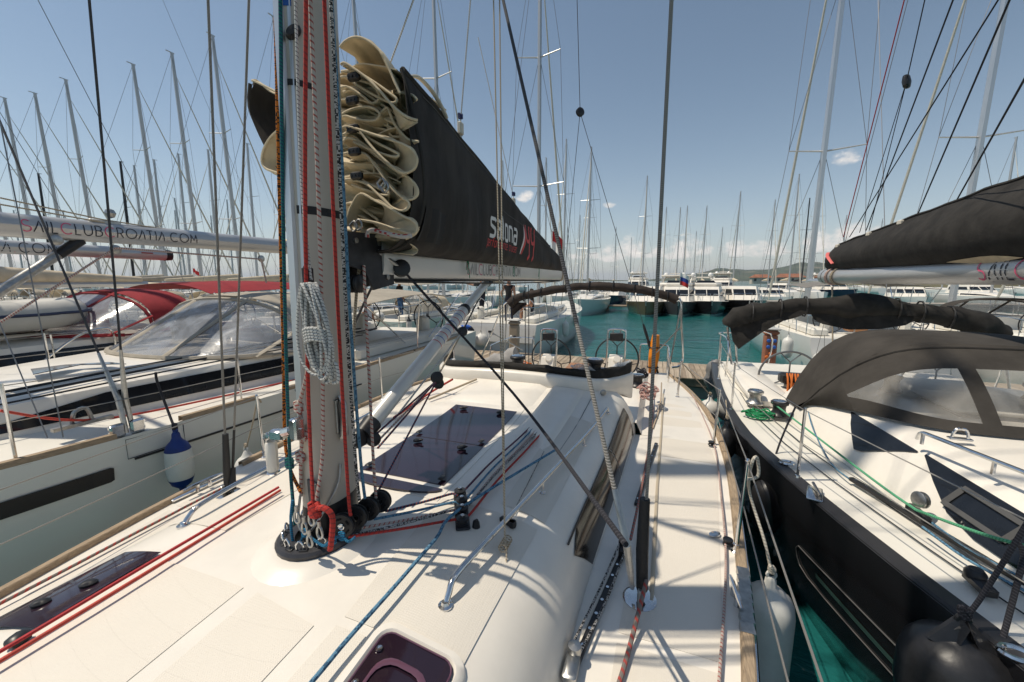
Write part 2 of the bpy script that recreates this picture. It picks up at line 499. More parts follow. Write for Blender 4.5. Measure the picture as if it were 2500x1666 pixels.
def hull_mesh(hbf, y0, y1, zs, flare, n=34, deckz=None, X=0):
    """rows of stations; zs = heights bottom to sheer, flare = width factors"""
    g = G(); rows = []
    ys = [lerp(y0, y1, i / n) for i in range(n + 1)]
    for side in (-1, 1):
        rows = []
        for y in ys:
            w = hbf(y)
            kz = sheerz(y) / DZ
            rows.append([(X + side * max(.012, w * f), y, z * kz if z > .1 else z) for z, f in zip(zs, flare)])
        g.grid(rows, flip=(side < 0))
    # transom
    w = hbf(y1 if hbf(y1) > hbf(y0) else y0); y = y1 if hbf(y1) > hbf(y0) else y0
    kz = sheerz(y) / DZ; l = [(X - w * f, y, z * kz if z > .1 else z) for z, f in zip(zs, flare)]; r = [(X + w * f, y, z) for z, f in zip(zs, flare)]
    if X == X0: l = [(X - 1.15, y, .62), (X - 1.15, y, sheerz(y) - .015)] + l[::-1]; g.add(l, [tuple(range(len(l)))]); g.add([(2 * X - p[0], p[1], p[2]) for p in l], [tuple(range(len(l) - 1, -1, -1))]); q = [(X - 1.15, y, .62)] + l[-2::-1][-0:][:0]; g.add([(X - 1.15, y, .62), (X + 1.15, y, .62), (X + 1.15, y, -.4), (X - 1.15, y, -.4)], [(0, 1, 2, 3)])
    else: g.add(l + r[::-1], [tuple(range(2 * len(l)))])
    return g
obj('hull', hull_mesh(hb, -3.5, STERN, [-.4, 0, .35, .7, 1.0, 1.285], [.62, .84, .92, .965, .99, 1.0], X=X0), GEL, OWN)

# coachroof: height field over the deck
FW = [(-2.2, .35), (-1.4, .85), (-.6, 1.12), (.2, 1.19), (1.45, 1.20), (2.1, 1.22), (3.1, 1.28), (4.6, 1.36)]
HH = [(-2.2, .02), (-1.4, .16), (-.6, .30), (.4, .39), (1.2, .44), (2.2, .445), (3.3, .47), (4.0, .56), (4.6, .60)]
def coach(x, y):
    w = sinterp(FW, y); t = abs(x - X0) / w
    if t >= 1: return DZ
    return DZ + sinterp(HH, y) * (1 - t ** 7) ** .62 * (1 - .07 * t * t)

def deck():
    g = G(); DZ = 1.30
    ys = [-3.46 + i * .25 for i in range(32)] + [4.45]
    rows = []
    for y in ys:
        w = hb(y) - .004
        rows.append([(X0 + w * t, y, DZ + .012 * (1 - t * t)) for t in (-1, -.97, -.8, -.6, -.3, 0, .3, .6, .8, .97, 1)])
    g.grid(rows)
    # side decks aft of the cabin, cockpit well and stern platform
    for s in (-1, 1):
        rows = []
        for y in [4.45 + i * (STERN - .02 - 4.45) / 12 for i in range(13)]:
            w = hb(y) - .004; kk = max(0, min(1, (STERN - .3 - y) / .6)); DZ = sheerz(y)
            rows.append([(X0 + s * q, y, z) for q, z in ((w, DZ), (w - .05, DZ + .004), (1.42, DZ + .01), (1.36, DZ + .14 * kk), (1.22, DZ + .15 * kk), (1.14, DZ + .10 * kk), (1.12, .98), (.62, .94), (.60, .62))])
        g.grid(rows, flip=(s > 0))
    g.add([(X0 - .6, 4.45, .62), (X0 + .6, 4.45, .62), (X0 + .6, STERN - .02, .62), (X0 - .6, STERN - .02, .62)], [(0, 1, 2, 3)])
    return g
obj('deck', deck(), GEL, OWN)

def coachroof():
    g = G(); rows = []
    ts = [-1, -.995, -.985, -.97, -.95, -.92, -.88, -.82, -.74, -.62, -.45, -.22, 0]
    ts = ts + [-t for t in ts[-2::-1]]
    ys = [-2.2 + i * .16 for i in range(42)] + [4.5]
    for y in ys:
        w = sinterp(FW, y)
        rows.append([(X0 + w * t, y, coach(X0 + w * t * .9999, y) + (.0 if abs(t) < 1 else -.01)) for t in ts])
    g.grid(rows)
    e = rows[-1]
    g.add(e + [(p[0], 4.5, .85) for p in e], [(i, i + 1, len(e) + i + 1, len(e) + i) for i in range(len(e) - 1)])
    return g
ROOF = obj('coachroof', coachroof(), GEL, OWN, 60)

def rooft(x, y, h=0.0):
    z = 1.7
    for _ in range(12):
        p = sight(x, y, Z=z); z = coach(p.x, p.y) + h
    return V((p.x, p.y, z))

# non-skid panels laid on roof and side decks, each with its own rounded edge
def panel(name, corners, nu=8, nv=8, surf=coach, lift=.0025, m=GRIP, parent=None, th=.002):
    a, b, c, d = [V((p[0], p[1], 0)) for p in corners]
    rows = []
    for i in range(nv + 1):
        v = i / nv
        r = []
        for j in range(nu + 1):
            u = j / nu
            p = a.lerp(b, u).lerp(d.lerp(c, u), v)
            r.append((p.x, p.y, surf(p.x, p.y) + lift))
        rows.append(r)
    g = G().sheet(rows, th)
    return obj(name, g, m, parent or OWN, 30)
def rel(*pts): return [(X0 + a, b) for a, b in pts]
for c in (rel((-.60, -.3), (-.06, -.3), (-.06, 1.02), (-.60, 1.02)), rel((.02, -.3), (.36, -.3), (.36, .98), (.02, 1.02)),
          rel((.44, -.3), (.86, -.3), (.93, .44), (.44, .44)), rel((.44, 1.05), (.93, 1.05), (.96, 1.9), (.38, 1.9)), rel((.44, .47), (.93, .47), (.93, 1.01), (.44, 1.01)),
          rel((-.98, 1.26), (-.5, 1.26), (-.5, 1.95), (-1.0, 1.95)), rel((.72, 1.98), (.98, 1.98), (1.03, 3.5), (.72, 3.5)), rel((-1.03, 1.98), (-.74, 1.98), (-.74, 3.5), (-1.08, 3.5))):
    panel('nonskid_panel', c)
def decksurf(x, y): return sheerz(y) + .012 * (1 - ((x - X0) / hb(y)) ** 2)
for s in (-1, 1):
    for y0, y1 in ((-.6, 1.72), (1.78, 3.9), (3.96, 6.2)):
        i0, i1 = sinterp(FW, y0) + .20, sinterp(FW, min(y1, 4.5)) + .20
        panel('nonskid_panel', rel((s * i0, y0), (s * (hb(y0) - .13), y0), (s * (hb(y1) - .13), y1), (s * i1, y1)) if s > 0 else
              rel((s * (hb(y0) - .13), y0), (s * i0, y0), (s * i1, y1), (s * (hb(y1) - .13), y1)), 4, 10, decksurf)

# toe rail: lengths of teak capping, joined
for s in (-1, 1):
    for y0, y1 in ((-3.2, -1.4), (-1.39, .45), (.46, 1.98), (2.42, 4.2), (4.21, 6.1), (6.11, 7.6), (7.61, 9.1)):
        rows = []
        for i in range(9):
            y = lerp(y0, y1, i / 8); w = hb(y); D = sheerz(y)
            rows.append([(X0 + s * (w + q), y, z) for q, z in ((-.062, D), (-.056, D + .034), (-.05, D + .04), (-.012, D + .04), (-.004, D + .034), (-.002, D))])
        obj('toe_rail_plank', G().grid(rows, flip=(s < 0)), TEAK, OWN, 30)
    # bright rub strake under the teak
    g = G()
    g.tube([(X0 + s * (hb(y) + .004), y, sheerz(y) - .03) for y in [-3.2 + i * .4 for i in range(31)]], .013, 6)
    obj('rub_strake', g, STEEL, OWN)

# flush hatch of dark glass over the saloon, in two leaves and a forward fixed light
def roofplate(name, pts, th=.012, m=SMOKE, lift=.004, parent=None, n=6):
    a, b, c, d = [V((p[0], p[1], 0)) for p in pts]
    rows = []
    for i in range(n + 1):
        rows.append([(q.x, q.y, coach(q.x, q.y) + lift) for q in [a.lerp(b, u / n).lerp(d.lerp(c, u / n), i / n) for u in range(n + 1)]])
    return obj(name, G().sheet(rows, th), m, parent or OWN, 30)
rec = roofplate('hatch_recess', rel((-.37, 1.93), (.37, 1.86), (.37, 3.52), (-.37, 3.46)), .006, GEL, .003)
for y0, y1 in ((2.02, 2.62), (2.63, 3.40)):
    lf = roofplate('hatch_glass', rel((-.32, y0), (.32, y0), (.32, y1), (-.32, y1)), .012, SMOKE, .010)
    for sx in (-.19, .19):
        y = y1 - .10
        g = G().lathe([(.0, 0), (.034, 0), (.036, .010), (.028, .018), (0, .02)], (X0 + sx, y, coach(X0 + sx, y) + .022), n=14, sq=.75)
        g.box((X0 + sx + .02, y, coach(X0 + sx, y) + .038), (.06, .018, .012), ch=.004)
        obj('hatch_handle', g, BLK, lf)
    g = G()
    for sx in (-.28, .28): g.box((X0 + sx, y0 + .05, coach(X0 + sx, y0) + .027), (.035, .05, .01), ch=.003)
    obj('hatch_hinge', g, BLK, lf)
g = G()
n_ = 16
pl = [(X0 + .38 * math.sin(PI * (i / n_ - .5)) * .9, 1.97 - .10 * math.cos(PI * (i / n_ - .5)) , 0) for i in range(n_ + 1)]
pl = [(x, y, coach(x, y) + .008) for x, y, _ in pl]
g.prism(pl, (0, 0, .008))
obj('fixed_light', g, SMOKE, OWN, 30)

# forward hatch in its moulded recess (foot of the picture)
PINK = mat('tinted_acrylic_edge', (.12, .055, .085), .12, coat=.4)
def fore_hatch(cx, cy, w, l, rot):
    M = Matrix.Rotation(rot, 3, 'Z')
    def P(a, b, z): q = M @ V((a, b, 0)); return (cx + q.x, cy + q.y, coach(cx + q.x, cy + q.y) + z)
    def rr(w, l, r, z, n=4):
        out = []
        for qx, qy, a0 in ((1, 1, 0), (-1, 1, 90), (-1, -1, 180), (1, -1, 270)):
            for k in range(n + 1):
                a = R(a0 + 90 * k / n); out.append(P(qx * (w/2 - r) + r * math.cos(a), qy * (l/2 - r) + r * math.sin(a), z))
        return out
    rim = G(); rim.grid([rr(w + .09, l + .09, .07, -.002), rr(w + .075, l + .075, .06, .016), rr(w + .03, l + .03, .05, .018), rr(w + .012, l + .012, .045, .005)], closed=True)
    o = obj('hatch_rim', rim, GEL, OWN, 50)
    gl = G(); top = rr(w, l, .04, .016); gl.grid([rr(w, l, .04, -.004), top], closed=True); gl.add(top, [tuple(range(len(top)))])
    h = obj('forward_hatch', gl, SMOKE, OWN, 30)
    ed = G(); ed.grid([rr(w * .70, l * .70, .06, .0175), rr(w * .66, l * .66, .06, .0215), rr(w * .62, l * .62, .06, .0175)], closed=True)
    obj('hatch_inner_frame', ed, PINK, h, 60)
    ed = G(); ed.tube(top + [top[0]], .0035, 5); obj('hatch_seal', ed, PINK, h)
    dots = G()
    for a, b in ((-.42, .36), (-.42, .12), (-.42, -.12), (-.42, -.36)):
        p = P(a * w, b * l, .017); dots.lathe([(.012, 0), (.012, .004), (.006, .0045), (.004, .001), (0, .001)], p, n=10)
    obj('hatch_screw', dots, STEEL, h)
_c = rooft(888, 1452); _r = rooft(1048, 1562)
fore_hatch((_c.x + _r.x) / 2 - .005, (_c.y + _r.y) / 2 - .24, _r.x - _c.x - .02, .50, 0)

# long side light on the left of the foredeck and flank windows
g = G()
_a, _b, _c2, _d = [rooft(*q) for q in ((85, 1449), (372, 1274), (288, 1274), (-30, 1440))]
_e0 = rooft(-30, 1450); _m = _d.lerp(_c2, .45)
def _on(q):
    w = sinterp(FW, q.y); x = max(q.x, X0 - .90 * w); return (x, q.y, coach(x, q.y) + .012)
g = G()
for A_, B_, C_, D_ in ((_e0, _a, _m, _d), (_a, _b, _c2, _m)):
    g.grid([[_on(A_.lerp(B_, u / 8).lerp(D_.lerp(C_, u / 8), v / 6)) for u in range(9)] for v in range(7)])
dl = obj('deck_light', g, SMOKE, OWN, 30)
for q in ((205, 1350), (95, 1395)):
    p = rooft(*q); g = G().lathe([(0, 0), (.03, 0), (.032, .012), (.02, .02), (0, .021)], (p.x, p.y, coach(p.x, p.y) + .01), n=14, sq=.7)
    obj('hatch_handle', g, BLK, dl)
def flank(side, y0, y1, t0, t1, name='side_window', m=mat('cabin_window', (.03, .026, .022), .13, var=.3, vscale=2), nose=.0, lift=.004):
    rows = []
    n = 14
    for i in range(n + 1):
        y = lerp(y0, y1, i / n); w = sinterp(FW, y)
        u = min(1, i / n / max(nose, 1e-3)) if nose else 1
        tm = lerp(t0, t1, .35)
        a, b = lerp(tm, t0, u), lerp(tm, t1, u)
        r = []
        for k in range(6):
            t = lerp(a, b, k / 5)
            r.append((X0 + side * (w * t + lift), y, coach(X0 + side * w * t, y) + lift * .5))
        rows.append(r)
    return obj(name, G().sheet(rows, .003, flip=(side < 0)), m, OWN, 30)
for s in (-1, 1):
    flank(s, 1.98, 3.32, .915, .997, nose=.12); flank(s, 3.34, 4.3, .915, .997)
    fr = G(); fr.tube([(X0 + s * (sinterp(FW, y) * .911 + .006), y, coach(X0 + s * sinterp(FW, y) * .911, y) + .004) for y in [1.98 + i * .12 for i in range(20)]], .006, 5)
    obj('window_trim', fr, BLK, OWN)

# sliding-hatch garage and moulded channel cover
def cover(corners, h, name, inset=.05):
    a, b, c, d = [V((p[0], p[1], 0)) for p in corners]; n = 10
    cen = (a + b + c + d) / 4
    rows = []
    for i in range(n + 1):
        r = []
        for j in range(n + 1):
            u, v = j / n, i / n
            q = a.lerp(b, u).lerp(d.lerp(c, u), v)
            e = min(u, 1 - u, v, 1 - v)
            k = min(1, e / .12); k = k * k * (3 - 2 * k)
            r.append((q.x, q.y, coach(q.x, q.y) - .004 + h * k))
        rows.append(r)
    return obj(name, G().grid(rows), GEL, OWN, 60)
cover(rel((-.46, 3.5), (.42, 3.5), (.46, 4.2), (-.5, 4.2)), .04, 'hatch_garage')
cover(rel((.43, 2.95), (.78, 2.72), (.84, 4.15), (.50, 4.15)), .045, 'rope_channel_cover')
for a, b in (((.86, 2.75), (.93, 4.05)),):
    g = G().tube([(X0 + lerp(a[0], b[0], i / 8), lerp(a[1], b[1], i / 8), coach(X0 + lerp(a[0], b[0], i / 8), lerp(a[1], b[1], i / 8)) + .001) for i in range(9)], .003, 4)
    obj('moulding_seam', g, BLK, OWN)

# curved coaming across the aft edge of the roof
def coaming():
    g = G(); rows = []
    for i in range(33):
        u = i / 32 * 2 - 1
        x = X0 + 1.27 * u; y = 4.05 + .80 * u ** 6 + .10 * u * u
        b = coach(x, min(y, 4.45)) - .02
        top = 2.015 - .11 * u * u
        d = V((2.2 * u ** 5, -1, 0)).normalized()
        pr = [(-.0, b), (.012, b + .02), (.016, top - .03), (.0, top - .006), (-.03, top), (-.10, top), (-.12, top - .02), (-.12, b)]
        rows.append([V((x, y, 0)) + d * q + V((0, 0, z)) for q, z in pr])
    g.grid(rows); g.f.append(tuple(range(8))); g.m.append(0)
    b = 32 * 8; g.f.append(tuple(b + k for k in range(7, -1, -1))); g.m.append(0)
    return g
obj('coaming', coaming(), GEL, OWN, 50)
_p1 = sight(1387, 891, X=X0 + 1.1)
g = G(); _q = V((X0 + 1.02, 4.2, 1.83)); g.lathe([(.03, -.004), (.035, .004), (.02, .012), (.02, .004), (0, .004)], _q + V((0, -.03, 0)), (.35, -1, 0), 12)
obj('drain_fitting', g, STEELD, OWN)

# handrails
def handrail(side, y0, y1, off0, off1):
    pts = []
    n = 14
    for i in range(n + 1):
        y = lerp(y0, y1, i / n); x = X0 + side * lerp(off0, off1, i / n); pts.append(V((x, y, coach(x, y) + .075)))
    a = V((X0 + side * (off0 - .01), y0 - .14, 0)); a.z = coach(a.x, a.y)
    b = V((X0 + side * (off1 + .005), y1 + .10, 0)); b.z = coach(b.x, b.y)
    path = smooth_path([a, a + V((0, .03, .035)), a + V((0, .09, .068))] + pts[1:-1] + [b - V((0, .06, -.066)), b - V((0, .02, -.03)), b], 4)
    g = G().tube(path, .0135, 10)
    for p in (a, b): g.lathe([(.03, 0), (.03, .006), (.018, .010), (.014, .02)], p, n=12)
    for k in (5, 10):
        p = pts[k]; z = coach(p.x, p.y); g.tube([p, (p.x, p.y, z)], .009, 8); g.lathe([(.022, 0), (.022, .006), (.01, .01)], (p.x, p.y, z), n=10)
    return obj('handrail', g, STEEL, OWN)
handrail(1, 1.38, 3.75, .78, 1.10)
handrail(-1, 1.38, 3.75, .82, 1.10)

# ------------------------------------------------------------------ mast and what is fixed to it
MX, MY, MZ0 = -1.50, 1.45, 1.75
RAKE = .028
def mastp(a, b, z): return V((MX + a, MY + b + (z - MZ0) * RAKE, z))
MA, MB = .092, .143
def mast_ring(z, k=1.0, n=28):
    out = []
    for j in range(n):
        a = 2 * PI * j / n
        c, s_ = math.cos(a), math.sin(a)
        out.append(mastp(MA * k * math.copysign(abs(c) ** .85, c), MB * k * math.copysign(abs(s_) ** .9, s_), z))
    return out
g = G(); g.grid([mast_ring(z) for z in (1.76, 2.2, 3, 4, 6, 10, 15, 19)], closed=True)
MAST = obj('mast', g, MASTM, OWN, 60)
g = G()
tk = lambda z: [mastp(-.018, -MB - .014, z), mastp(.018, -MB - .014, z), mastp(.022, -MB + .01, z), mastp(-.022, -MB + .01, z)]
g.grid([tk(2.35), tk(6), tk(14)], closed=True)
obj('mast_track', g, ALU, MAST, 30)
g = G(); g.grid([[mastp(-MA + .004 + dx, -.055 + dy, z) for dx, dy in ((-.012, -.02), (-.016, 0), (-.012, .03), (.004, .03), (.004, -.02))] for z in (2.3, 14)], closed=True)
g.grid([[mastp(.04 + dx, -MB + .012 + dy, z) for dx, dy in ((-.006, -.006), (.006, -.002), (.006, .01), (-.006, .01))] for z in (2.6, 14)], closed=True)
obj('mast_ridge', g, ALU, MAST, 30)
g = G()
for i in range(26):
    z = 2.5 + i * .13
    g.lathe([(.006, 0), (.006, .003), (0, .003)], mastp(-.045, -MB * .9 - .002, z), (-.35, -1, 0), 8)
obj('mast_rivet', g, BLK, MAST)
# rubber boot and black tape marks
g = G(); g.grid([mast_ring(1.76, 1.05), mast_ring(1.80, 1.06), mast_ring(1.90, 1.03), mast_ring(1.935, 1.005)], closed=True)
obj('mast_boot', g, BLKR, MAST, 50)
def band(z0, z1, a0, a1, name='tape_band', k=1.012, m=TAPE):
    rows = []
    for z in (z0, z1):
        r = []
        for j in range(13):
            a = R(lerp(a0, a1, j / 12)); c, s_ = math.cos(a), math.sin(a)
            r.append(mastp(MA * k * math.copysign(abs(c) ** .85, c), MB * k * math.copysign(abs(s_) ** .9, s_), z))
        rows.append(r)
    return obj(name, G().grid(rows), m, MAST, 60)
band(3.285, 3.32, -75, 50); band(3.80, 3.825, -82, -25); band(4.36, 4.392, -82, -15)
band(4.10, 4.125, -84, -62, m=mat('blue_tape', (.02, .10, .38), .6))
# halyard exit plate
_e = mastp(MA * .55, -MB * .86, 4.0)
g = G().lathe([(0, .0), (.035, 0), (.036, .016), (.026, .03), (0, .032)], _e, (.55, -1, 0), 16, .55)
obj('halyard_exit', g, BLK, MAST)
# winch-handle pocket and cleat
g = G().tube([mastp(MA + .012, -.02, 2.25), mastp(MA + .03, -.02, 2.27), mastp(MA + .035, -.02, 2.42), mastp(MA + .012, -.02, 2.46)], [.016, .02, .014, .012], 8)
g.box(mastp(MA + .006, -.02, 2.36), (.012, .05, .17), ch=.004)
obj('mast_cleat', g, STEELD, MAST)
g = G().box(mastp(.045, -MB - .004, 2.02), (.085, .016, .13), R(-18), ch=.003)
obj('mast_plate', g, mat('grey_plastic', (.10, .10, .10), .5), MAST)
# steel bail bar at the heel
g = G().tube(smooth_path([mastp(-.03, -MB - .012, 2.0), mastp(-.03, -MB - .03, 1.9), mastp(-.01, -MB - .035, 1.845), mastp(.04, -MB - .02, 1.85), mastp(MA + .008, -.06, 2.02), mastp(MA + .006, -.03, 2.12)], 5), .006, 8)
obj('heel_bar', g, STEELD, MAST)
# spreaders, high above the picture (their shadows cross the side deck)
for z, l in ((7.3, 1.45), (11.3, 1.2), (15.0, .9)):
    for s in (-1, 1):
        g = G().tube([mastp(0, .02, z), mastp(s * l, .30, z + .08)], [.05, .03], 8, flat=.4); obj('spreader', g, ALU, MAST)
# collar
g = G()
CXC, CYC = MX, MY - .065
def oval(rx, ry, z, n=30): return [(CXC + rx * math.cos(2*PI*j/n), CYC + ry * math.sin(2*PI*j/n), z) for j in range(n)]
g.grid([oval(.29, .33, coach(MX + .3, MY) - .012), oval(.25, .29, 1.748), oval(.22, .26, 1.762), oval(.195, .235, 1.766), oval(.15, .18, 1.768)], closed=True)
obj('mast_pad', g, GEL, OWN, 60)
DGREY = mat('cast_collar', (.06, .06, .066), .42, .5, var=.2, vscale=15)
g = G(); g.grid([oval(.182, .215, 1.765), oval(.185, .218, 1.785), oval(.175, .208, 1.797), oval(.12, .16, 1.80), oval(.09, .14, 1.80)], closed=True)
COLLAR = obj('mast_collar', g, DGREY, OWN, 40)
g = G()
for j in range(14):
    a = 2 * PI * j / 14 + .2
    c = V((CXC + .148 * math.cos(a), CYC + .182 * math.sin(a), 1.799))
    g.box(c, (.026, .04, .012), a, ch=.004)
obj('collar_lug', g, BLK, COLLAR, 30)
for a in (-150, -122, -98, -72, -40, 170):
    a = R(a); c = V((CXC + .148 * math.cos(a), CYC + .182 * math.sin(a), 1.80)); d = V((math.cos(a), math.sin(a), 0)); t = V((-d.y, d.x, 0))
    g = G().tube(smooth_path([c - t * .014, c - t * .017 + V((0, 0, .022)), c + V((0, 0, .042)), c + t * .017 + V((0, 0, .022)), c + t * .014], 5), .0045, 7)
    obj('shackle', g, STEEL, COLLAR)
# snap hooks and shackles hanging on the halyard ends
for q, zz in (((716, 1195), 1.9), ((700, 1215), 1.87), ((735, 1225), 1.86), ((683, 1190), 1.92), ((712, 1245), 1.83)):
    p = sight(*q, Y=MY - .25)
    g = G().tube(smooth_path([p + V((0, 0, .03)), p + V((-.012, 0, .02)), p + V((-.014, 0, -.01)), p + V((0, 0, -.026)), p + V((.014, 0, -.01)), p + V((.010, 0, .02)), p + V((0, 0, .03))], 4), .0052, 7)
    g.tube([p + V((0, 0, .028)), p + V((0, 0, .055))], .008, 8)
    obj('snap_shackle', g, STEELD, COLLAR)

# turning blocks on the port side of the collar
BPOS = [sight(*q, Z=1.86) for q in ((832, 1192), (851, 1172), (864, 1158), (880, 1140))]
BPOS = [V((MX + .165 + .010 * i, MY - .10 + .078 * i, 1.862)) for i in range(4)]
for i, p in enumerate(BPOS):
    r = .056
    ax = V((.30, -1, .12)).normalized()
    g = G()
    g.lathe([(.010, -.016), (r, -.016), (r + .002, -.012), (r + .002, -.008), (r - .008, -.006), (r - .008, .006), (r + .002, .008), (r + .002, .012), (r, .016), (.02, .016), (.016, .012), (0, .012)], p, ax, 22)
    b = obj('turning_block', g, BLK, OWN, 40)
    g = G().lathe([(.016, .0), (.016, .006), (.012, .007), (.009, .004), (0, .004)], p + ax * .012, ax, 14); obj('pin', g, STEEL, b)
    g = G()
    u = ax.orthogonal().normalized(); w = ax.cross(u)
    for k in range(5):
        a = 2 * PI * k / 5 + .5
        c = p + (u * math.cos(a) + w * math.sin(a)) * .036 + ax * .0165
        t = (-u * math.sin(a) + w * math.cos(a))
        g.tube([c - t * .011, c + t * .011], .005, 6)
    obj('slot', g, mat('slot_black', (.004, .004, .004), .8), b)
    if i == 0:
        g = G().prism([p + ax * .0145 + d for d in (V((-.055, 0, -.03)), V((-.02, 0, -.056)), V((-.075, 0, -.11)), V((-.105, 0, -.095)))], ax * .006); obj('bracket', g, BLK, b)
# deck organisers beside the hatch
OPOS = [rooft(*q, .03) for q in ((1057, 1132), (1061, 1152), (1062, 1172), (1063, 1196))]
g = G(); a, b = OPOS[0], OPOS[-1]
for p in OPOS: p.z = coach(p.x, p.y)
g.box((a + b) / 2 + V((0, 0, .006)), (.075, (a - b).length + .1, .012), math.atan2((b - a).y, (b - a).x) + PI / 2, ch=.005)
ORG = obj('deck_organiser', g, BLK, OWN, 30)
for p in OPOS:
    g = G().lathe([(.034, .012), (.034, .018), (.026, .022), (.026, .034), (.034, .038), (.034, .046), (.014, .05), (.012, .058), (0, .058)], p, n=16); o = obj('sheave', g, BLK, ORG, 40)
    g = G().lathe([(.011, 0), (.011, .005), (.006, .005), (.005, .002), (0, .002)], p + V((0, 0, .057)), n=10); obj('bolt_head', g, STEEL, o)
for q, r in (((1094, 1212), .022), ):
    p = rooft(*q); g = G().tube([p, p + V((0, 0, .03)), p + V((.01, -.01, .05))], [r, r * .8, r * .3], 10); obj('deck_cap', g, BLK, OWN)
p = rooft(1167, 1205); g = G().box(p + V((0, 0, .015)), (.10, .035, .03), R(-20), ch=.006); g.lathe([(.02, 0), (.02, .03), (0, .03)], p + V((.03, -.01, .0)), n=10); obj('cam_cleat', g, BLK, OWN)

# ------------------------------------------------------------------ boom, gooseneck, strut
BZ = 3.125
def boom_sec(y, k=1.0, z=BZ, hx=.075, hz=.118):
    out = []
    for j in range(24):
        a = 2 * PI * j / 24; c, s_ = math.cos(a), math.sin(a)
        out.append((X0 + .005 + hx * k * math.copysign(abs(c) ** .55, c), y, z + hz * k * math.copysign(abs(s_) ** .75, s_)))
    return out
BY0, BY1 = 1.86, 6.42
g = G(); g.grid([boom_sec(y) for y in (BY0, 3, 4.5, BY1)], closed=True)
g.f.append(tuple(range(24))); g.m.append(0)
BOOM = obj('boom', g, mat('boom_silver', (.66, .65, .63), .36, .3, var=.06, vscale=6, stretch=(1, .2, 1)), OWN, 40)
g = G(); g.grid([boom_sec(BY1, 1.03), boom_sec(BY1 + .05, 1.03), boom_sec(BY1 + .11, .95), boom_sec(BY1 + .13, .7)], closed=True); b = 3 * 24; g.f.append(tuple(b + k for k in range(24))); g.m.append(0)
obj('boom_end_cap', g, mat('cap_grey', (.55, .54, .52), .4), BOOM, 40)
g = G().tube([(X0 + .035, y, BZ - .119) for y in (BY0 + .1, 4, BY1)], .012, 6); obj('boom_track', g, BLK, BOOM)
g = G().tube([(X0 + .05, y, BZ - .13 - .02 * math.sin((y - 2) / 4.2 * PI)) for y in (2.0, 3, 4, 5, 6.2)], .008, 6); obj('outhaul_line', g, mat('dark_line', (.05, .045, .04), .8), BOOM)
# gooseneck casting with sheave boxes
GK = mat('gooseneck_casting', (.045, .045, .05), .45, .4, var=.3, vscale=20)
g = G()
for dx in (-.055, .055): g.prism([(X0 + dx, 1.60, 3.24), (X0 + dx, 1.90, 3.25), (X0 + dx, 1.96, 3.16), (X0 + dx, 1.96, 2.98), (X0 + dx, 1.78, 2.95), (X0 + dx, 1.72, 3.05), (X0 + dx, 1.58, 3.08)], (.012 if dx > 0 else -.012, 0, 0))
g.box((X0, 1.80, 3.23), (.1, .3, .02)); g.box((X0, 1.93, 3.06), (.10, .02, .16))
GN = obj('gooseneck', g, GK, BOOM, 30)
for k in range(4):
    g = G().lathe([(.045, -.008), (.048, -.006), (.04, 0), (.048, .006), (.045, .008)], (X0 - .045 + k * .03, 1.70, 2.985), (1, 0, 0), 16); obj('sheave', g, BLK, GN)
g = G()
for q in ((1.66, 3.2), (1.84, 3.2), (1.9, 3.02)): g.lathe([(.014, 0), (.014, .008), (.007, .009), (0, .009)], (X0 + .067, q[0], q[1]), (1, 0, 0), 10)
obj('bolt_head', g, STEELD, GN)
# hydraulic-looking strut (rod kicker) from mast heel to boom
VA = sight(842, 988, X=X0 - .0); VB = sight(1122, 645, X=X0 - .0)
d = (VB - VA)
LOWV = VA + d * .70
g = G().tube([VA, VA + d * .02, VA + d * .04, LOWV], [.03, .03, .047, .045], 16)
g.tube([LOWV, VB], [.037, .036], 16)
VANG = obj('boom_strut', g, mat('strut_paint', (.66, .65, .62), .3, .15, var=.06, vscale=6), OWN, 40)
for i in range(9):
    t = .44 + i * .028
    c = VA + d * t
    g = G().tube([c - d * .0012, c + d * .0024], .0465, 18, cap=False)
    obj('strut_stripe', g, mat('stripe_red', (.5, .02, .03), .5) if i % 2 == 0 else mat('stripe_blue', (.02, .10, .40), .5), VANG)
g = G().tube([VA + d * .70, VA + d * .72], .05, 16); g.tube([VA + d * .72, VA + d * .725], .044, 16); obj('strut_collar', g, BLK, VANG)
g = G().tube([VA - d * .02, VA + d * .03], [.05, .056], 16); g.box(VA - d * .03, (.05, .09, .1), ch=.01); g.tube([VA - d * .03, V((MX, MY + MB, VA.z - .03))], .022, 8)
obj('strut_heel', g, BLK, VANG)
g = G().tube([VB - d * .03, VB + d * .01], [.042, .046], 12); g.box(VB + V((0, .02, .03)), (.05, .10, .08), ch=.01); obj('strut_head', g, BLK, VANG)
# tackle under the strut
def block(name, p, r, ax, parent, m=BLK):
    g = G().lathe([(.006, -r*.42), (r * .8, -r*.42), (r, -r*.3), (r, -r*.16), (r*.72, -r*.1), (r*.72, r*.1), (r, r*.16), (r, r*.3), (r*.8, r*.42), (.006, r*.42)], p, ax, 16)
    return obj(name, g, m, parent, 40)
TB = sight(1004, 868, X=X0 + .02)
block('tackle_block', TB, .045, (.8, -.5, .2), VANG); block('tackle_block', TB + V((.0, .02, -.05)), .04, (.8, -.5, .2), VANG)
TB2 = sight(1063, 762, X=X0 + .02); block('tackle_block', TB2, .04, (.8, -.5, .2), VANG)
TL = sight(858, 1010, X=X0 + .04); block('tackle_block', TL, .04, (.8, -.5, .2), VANG)
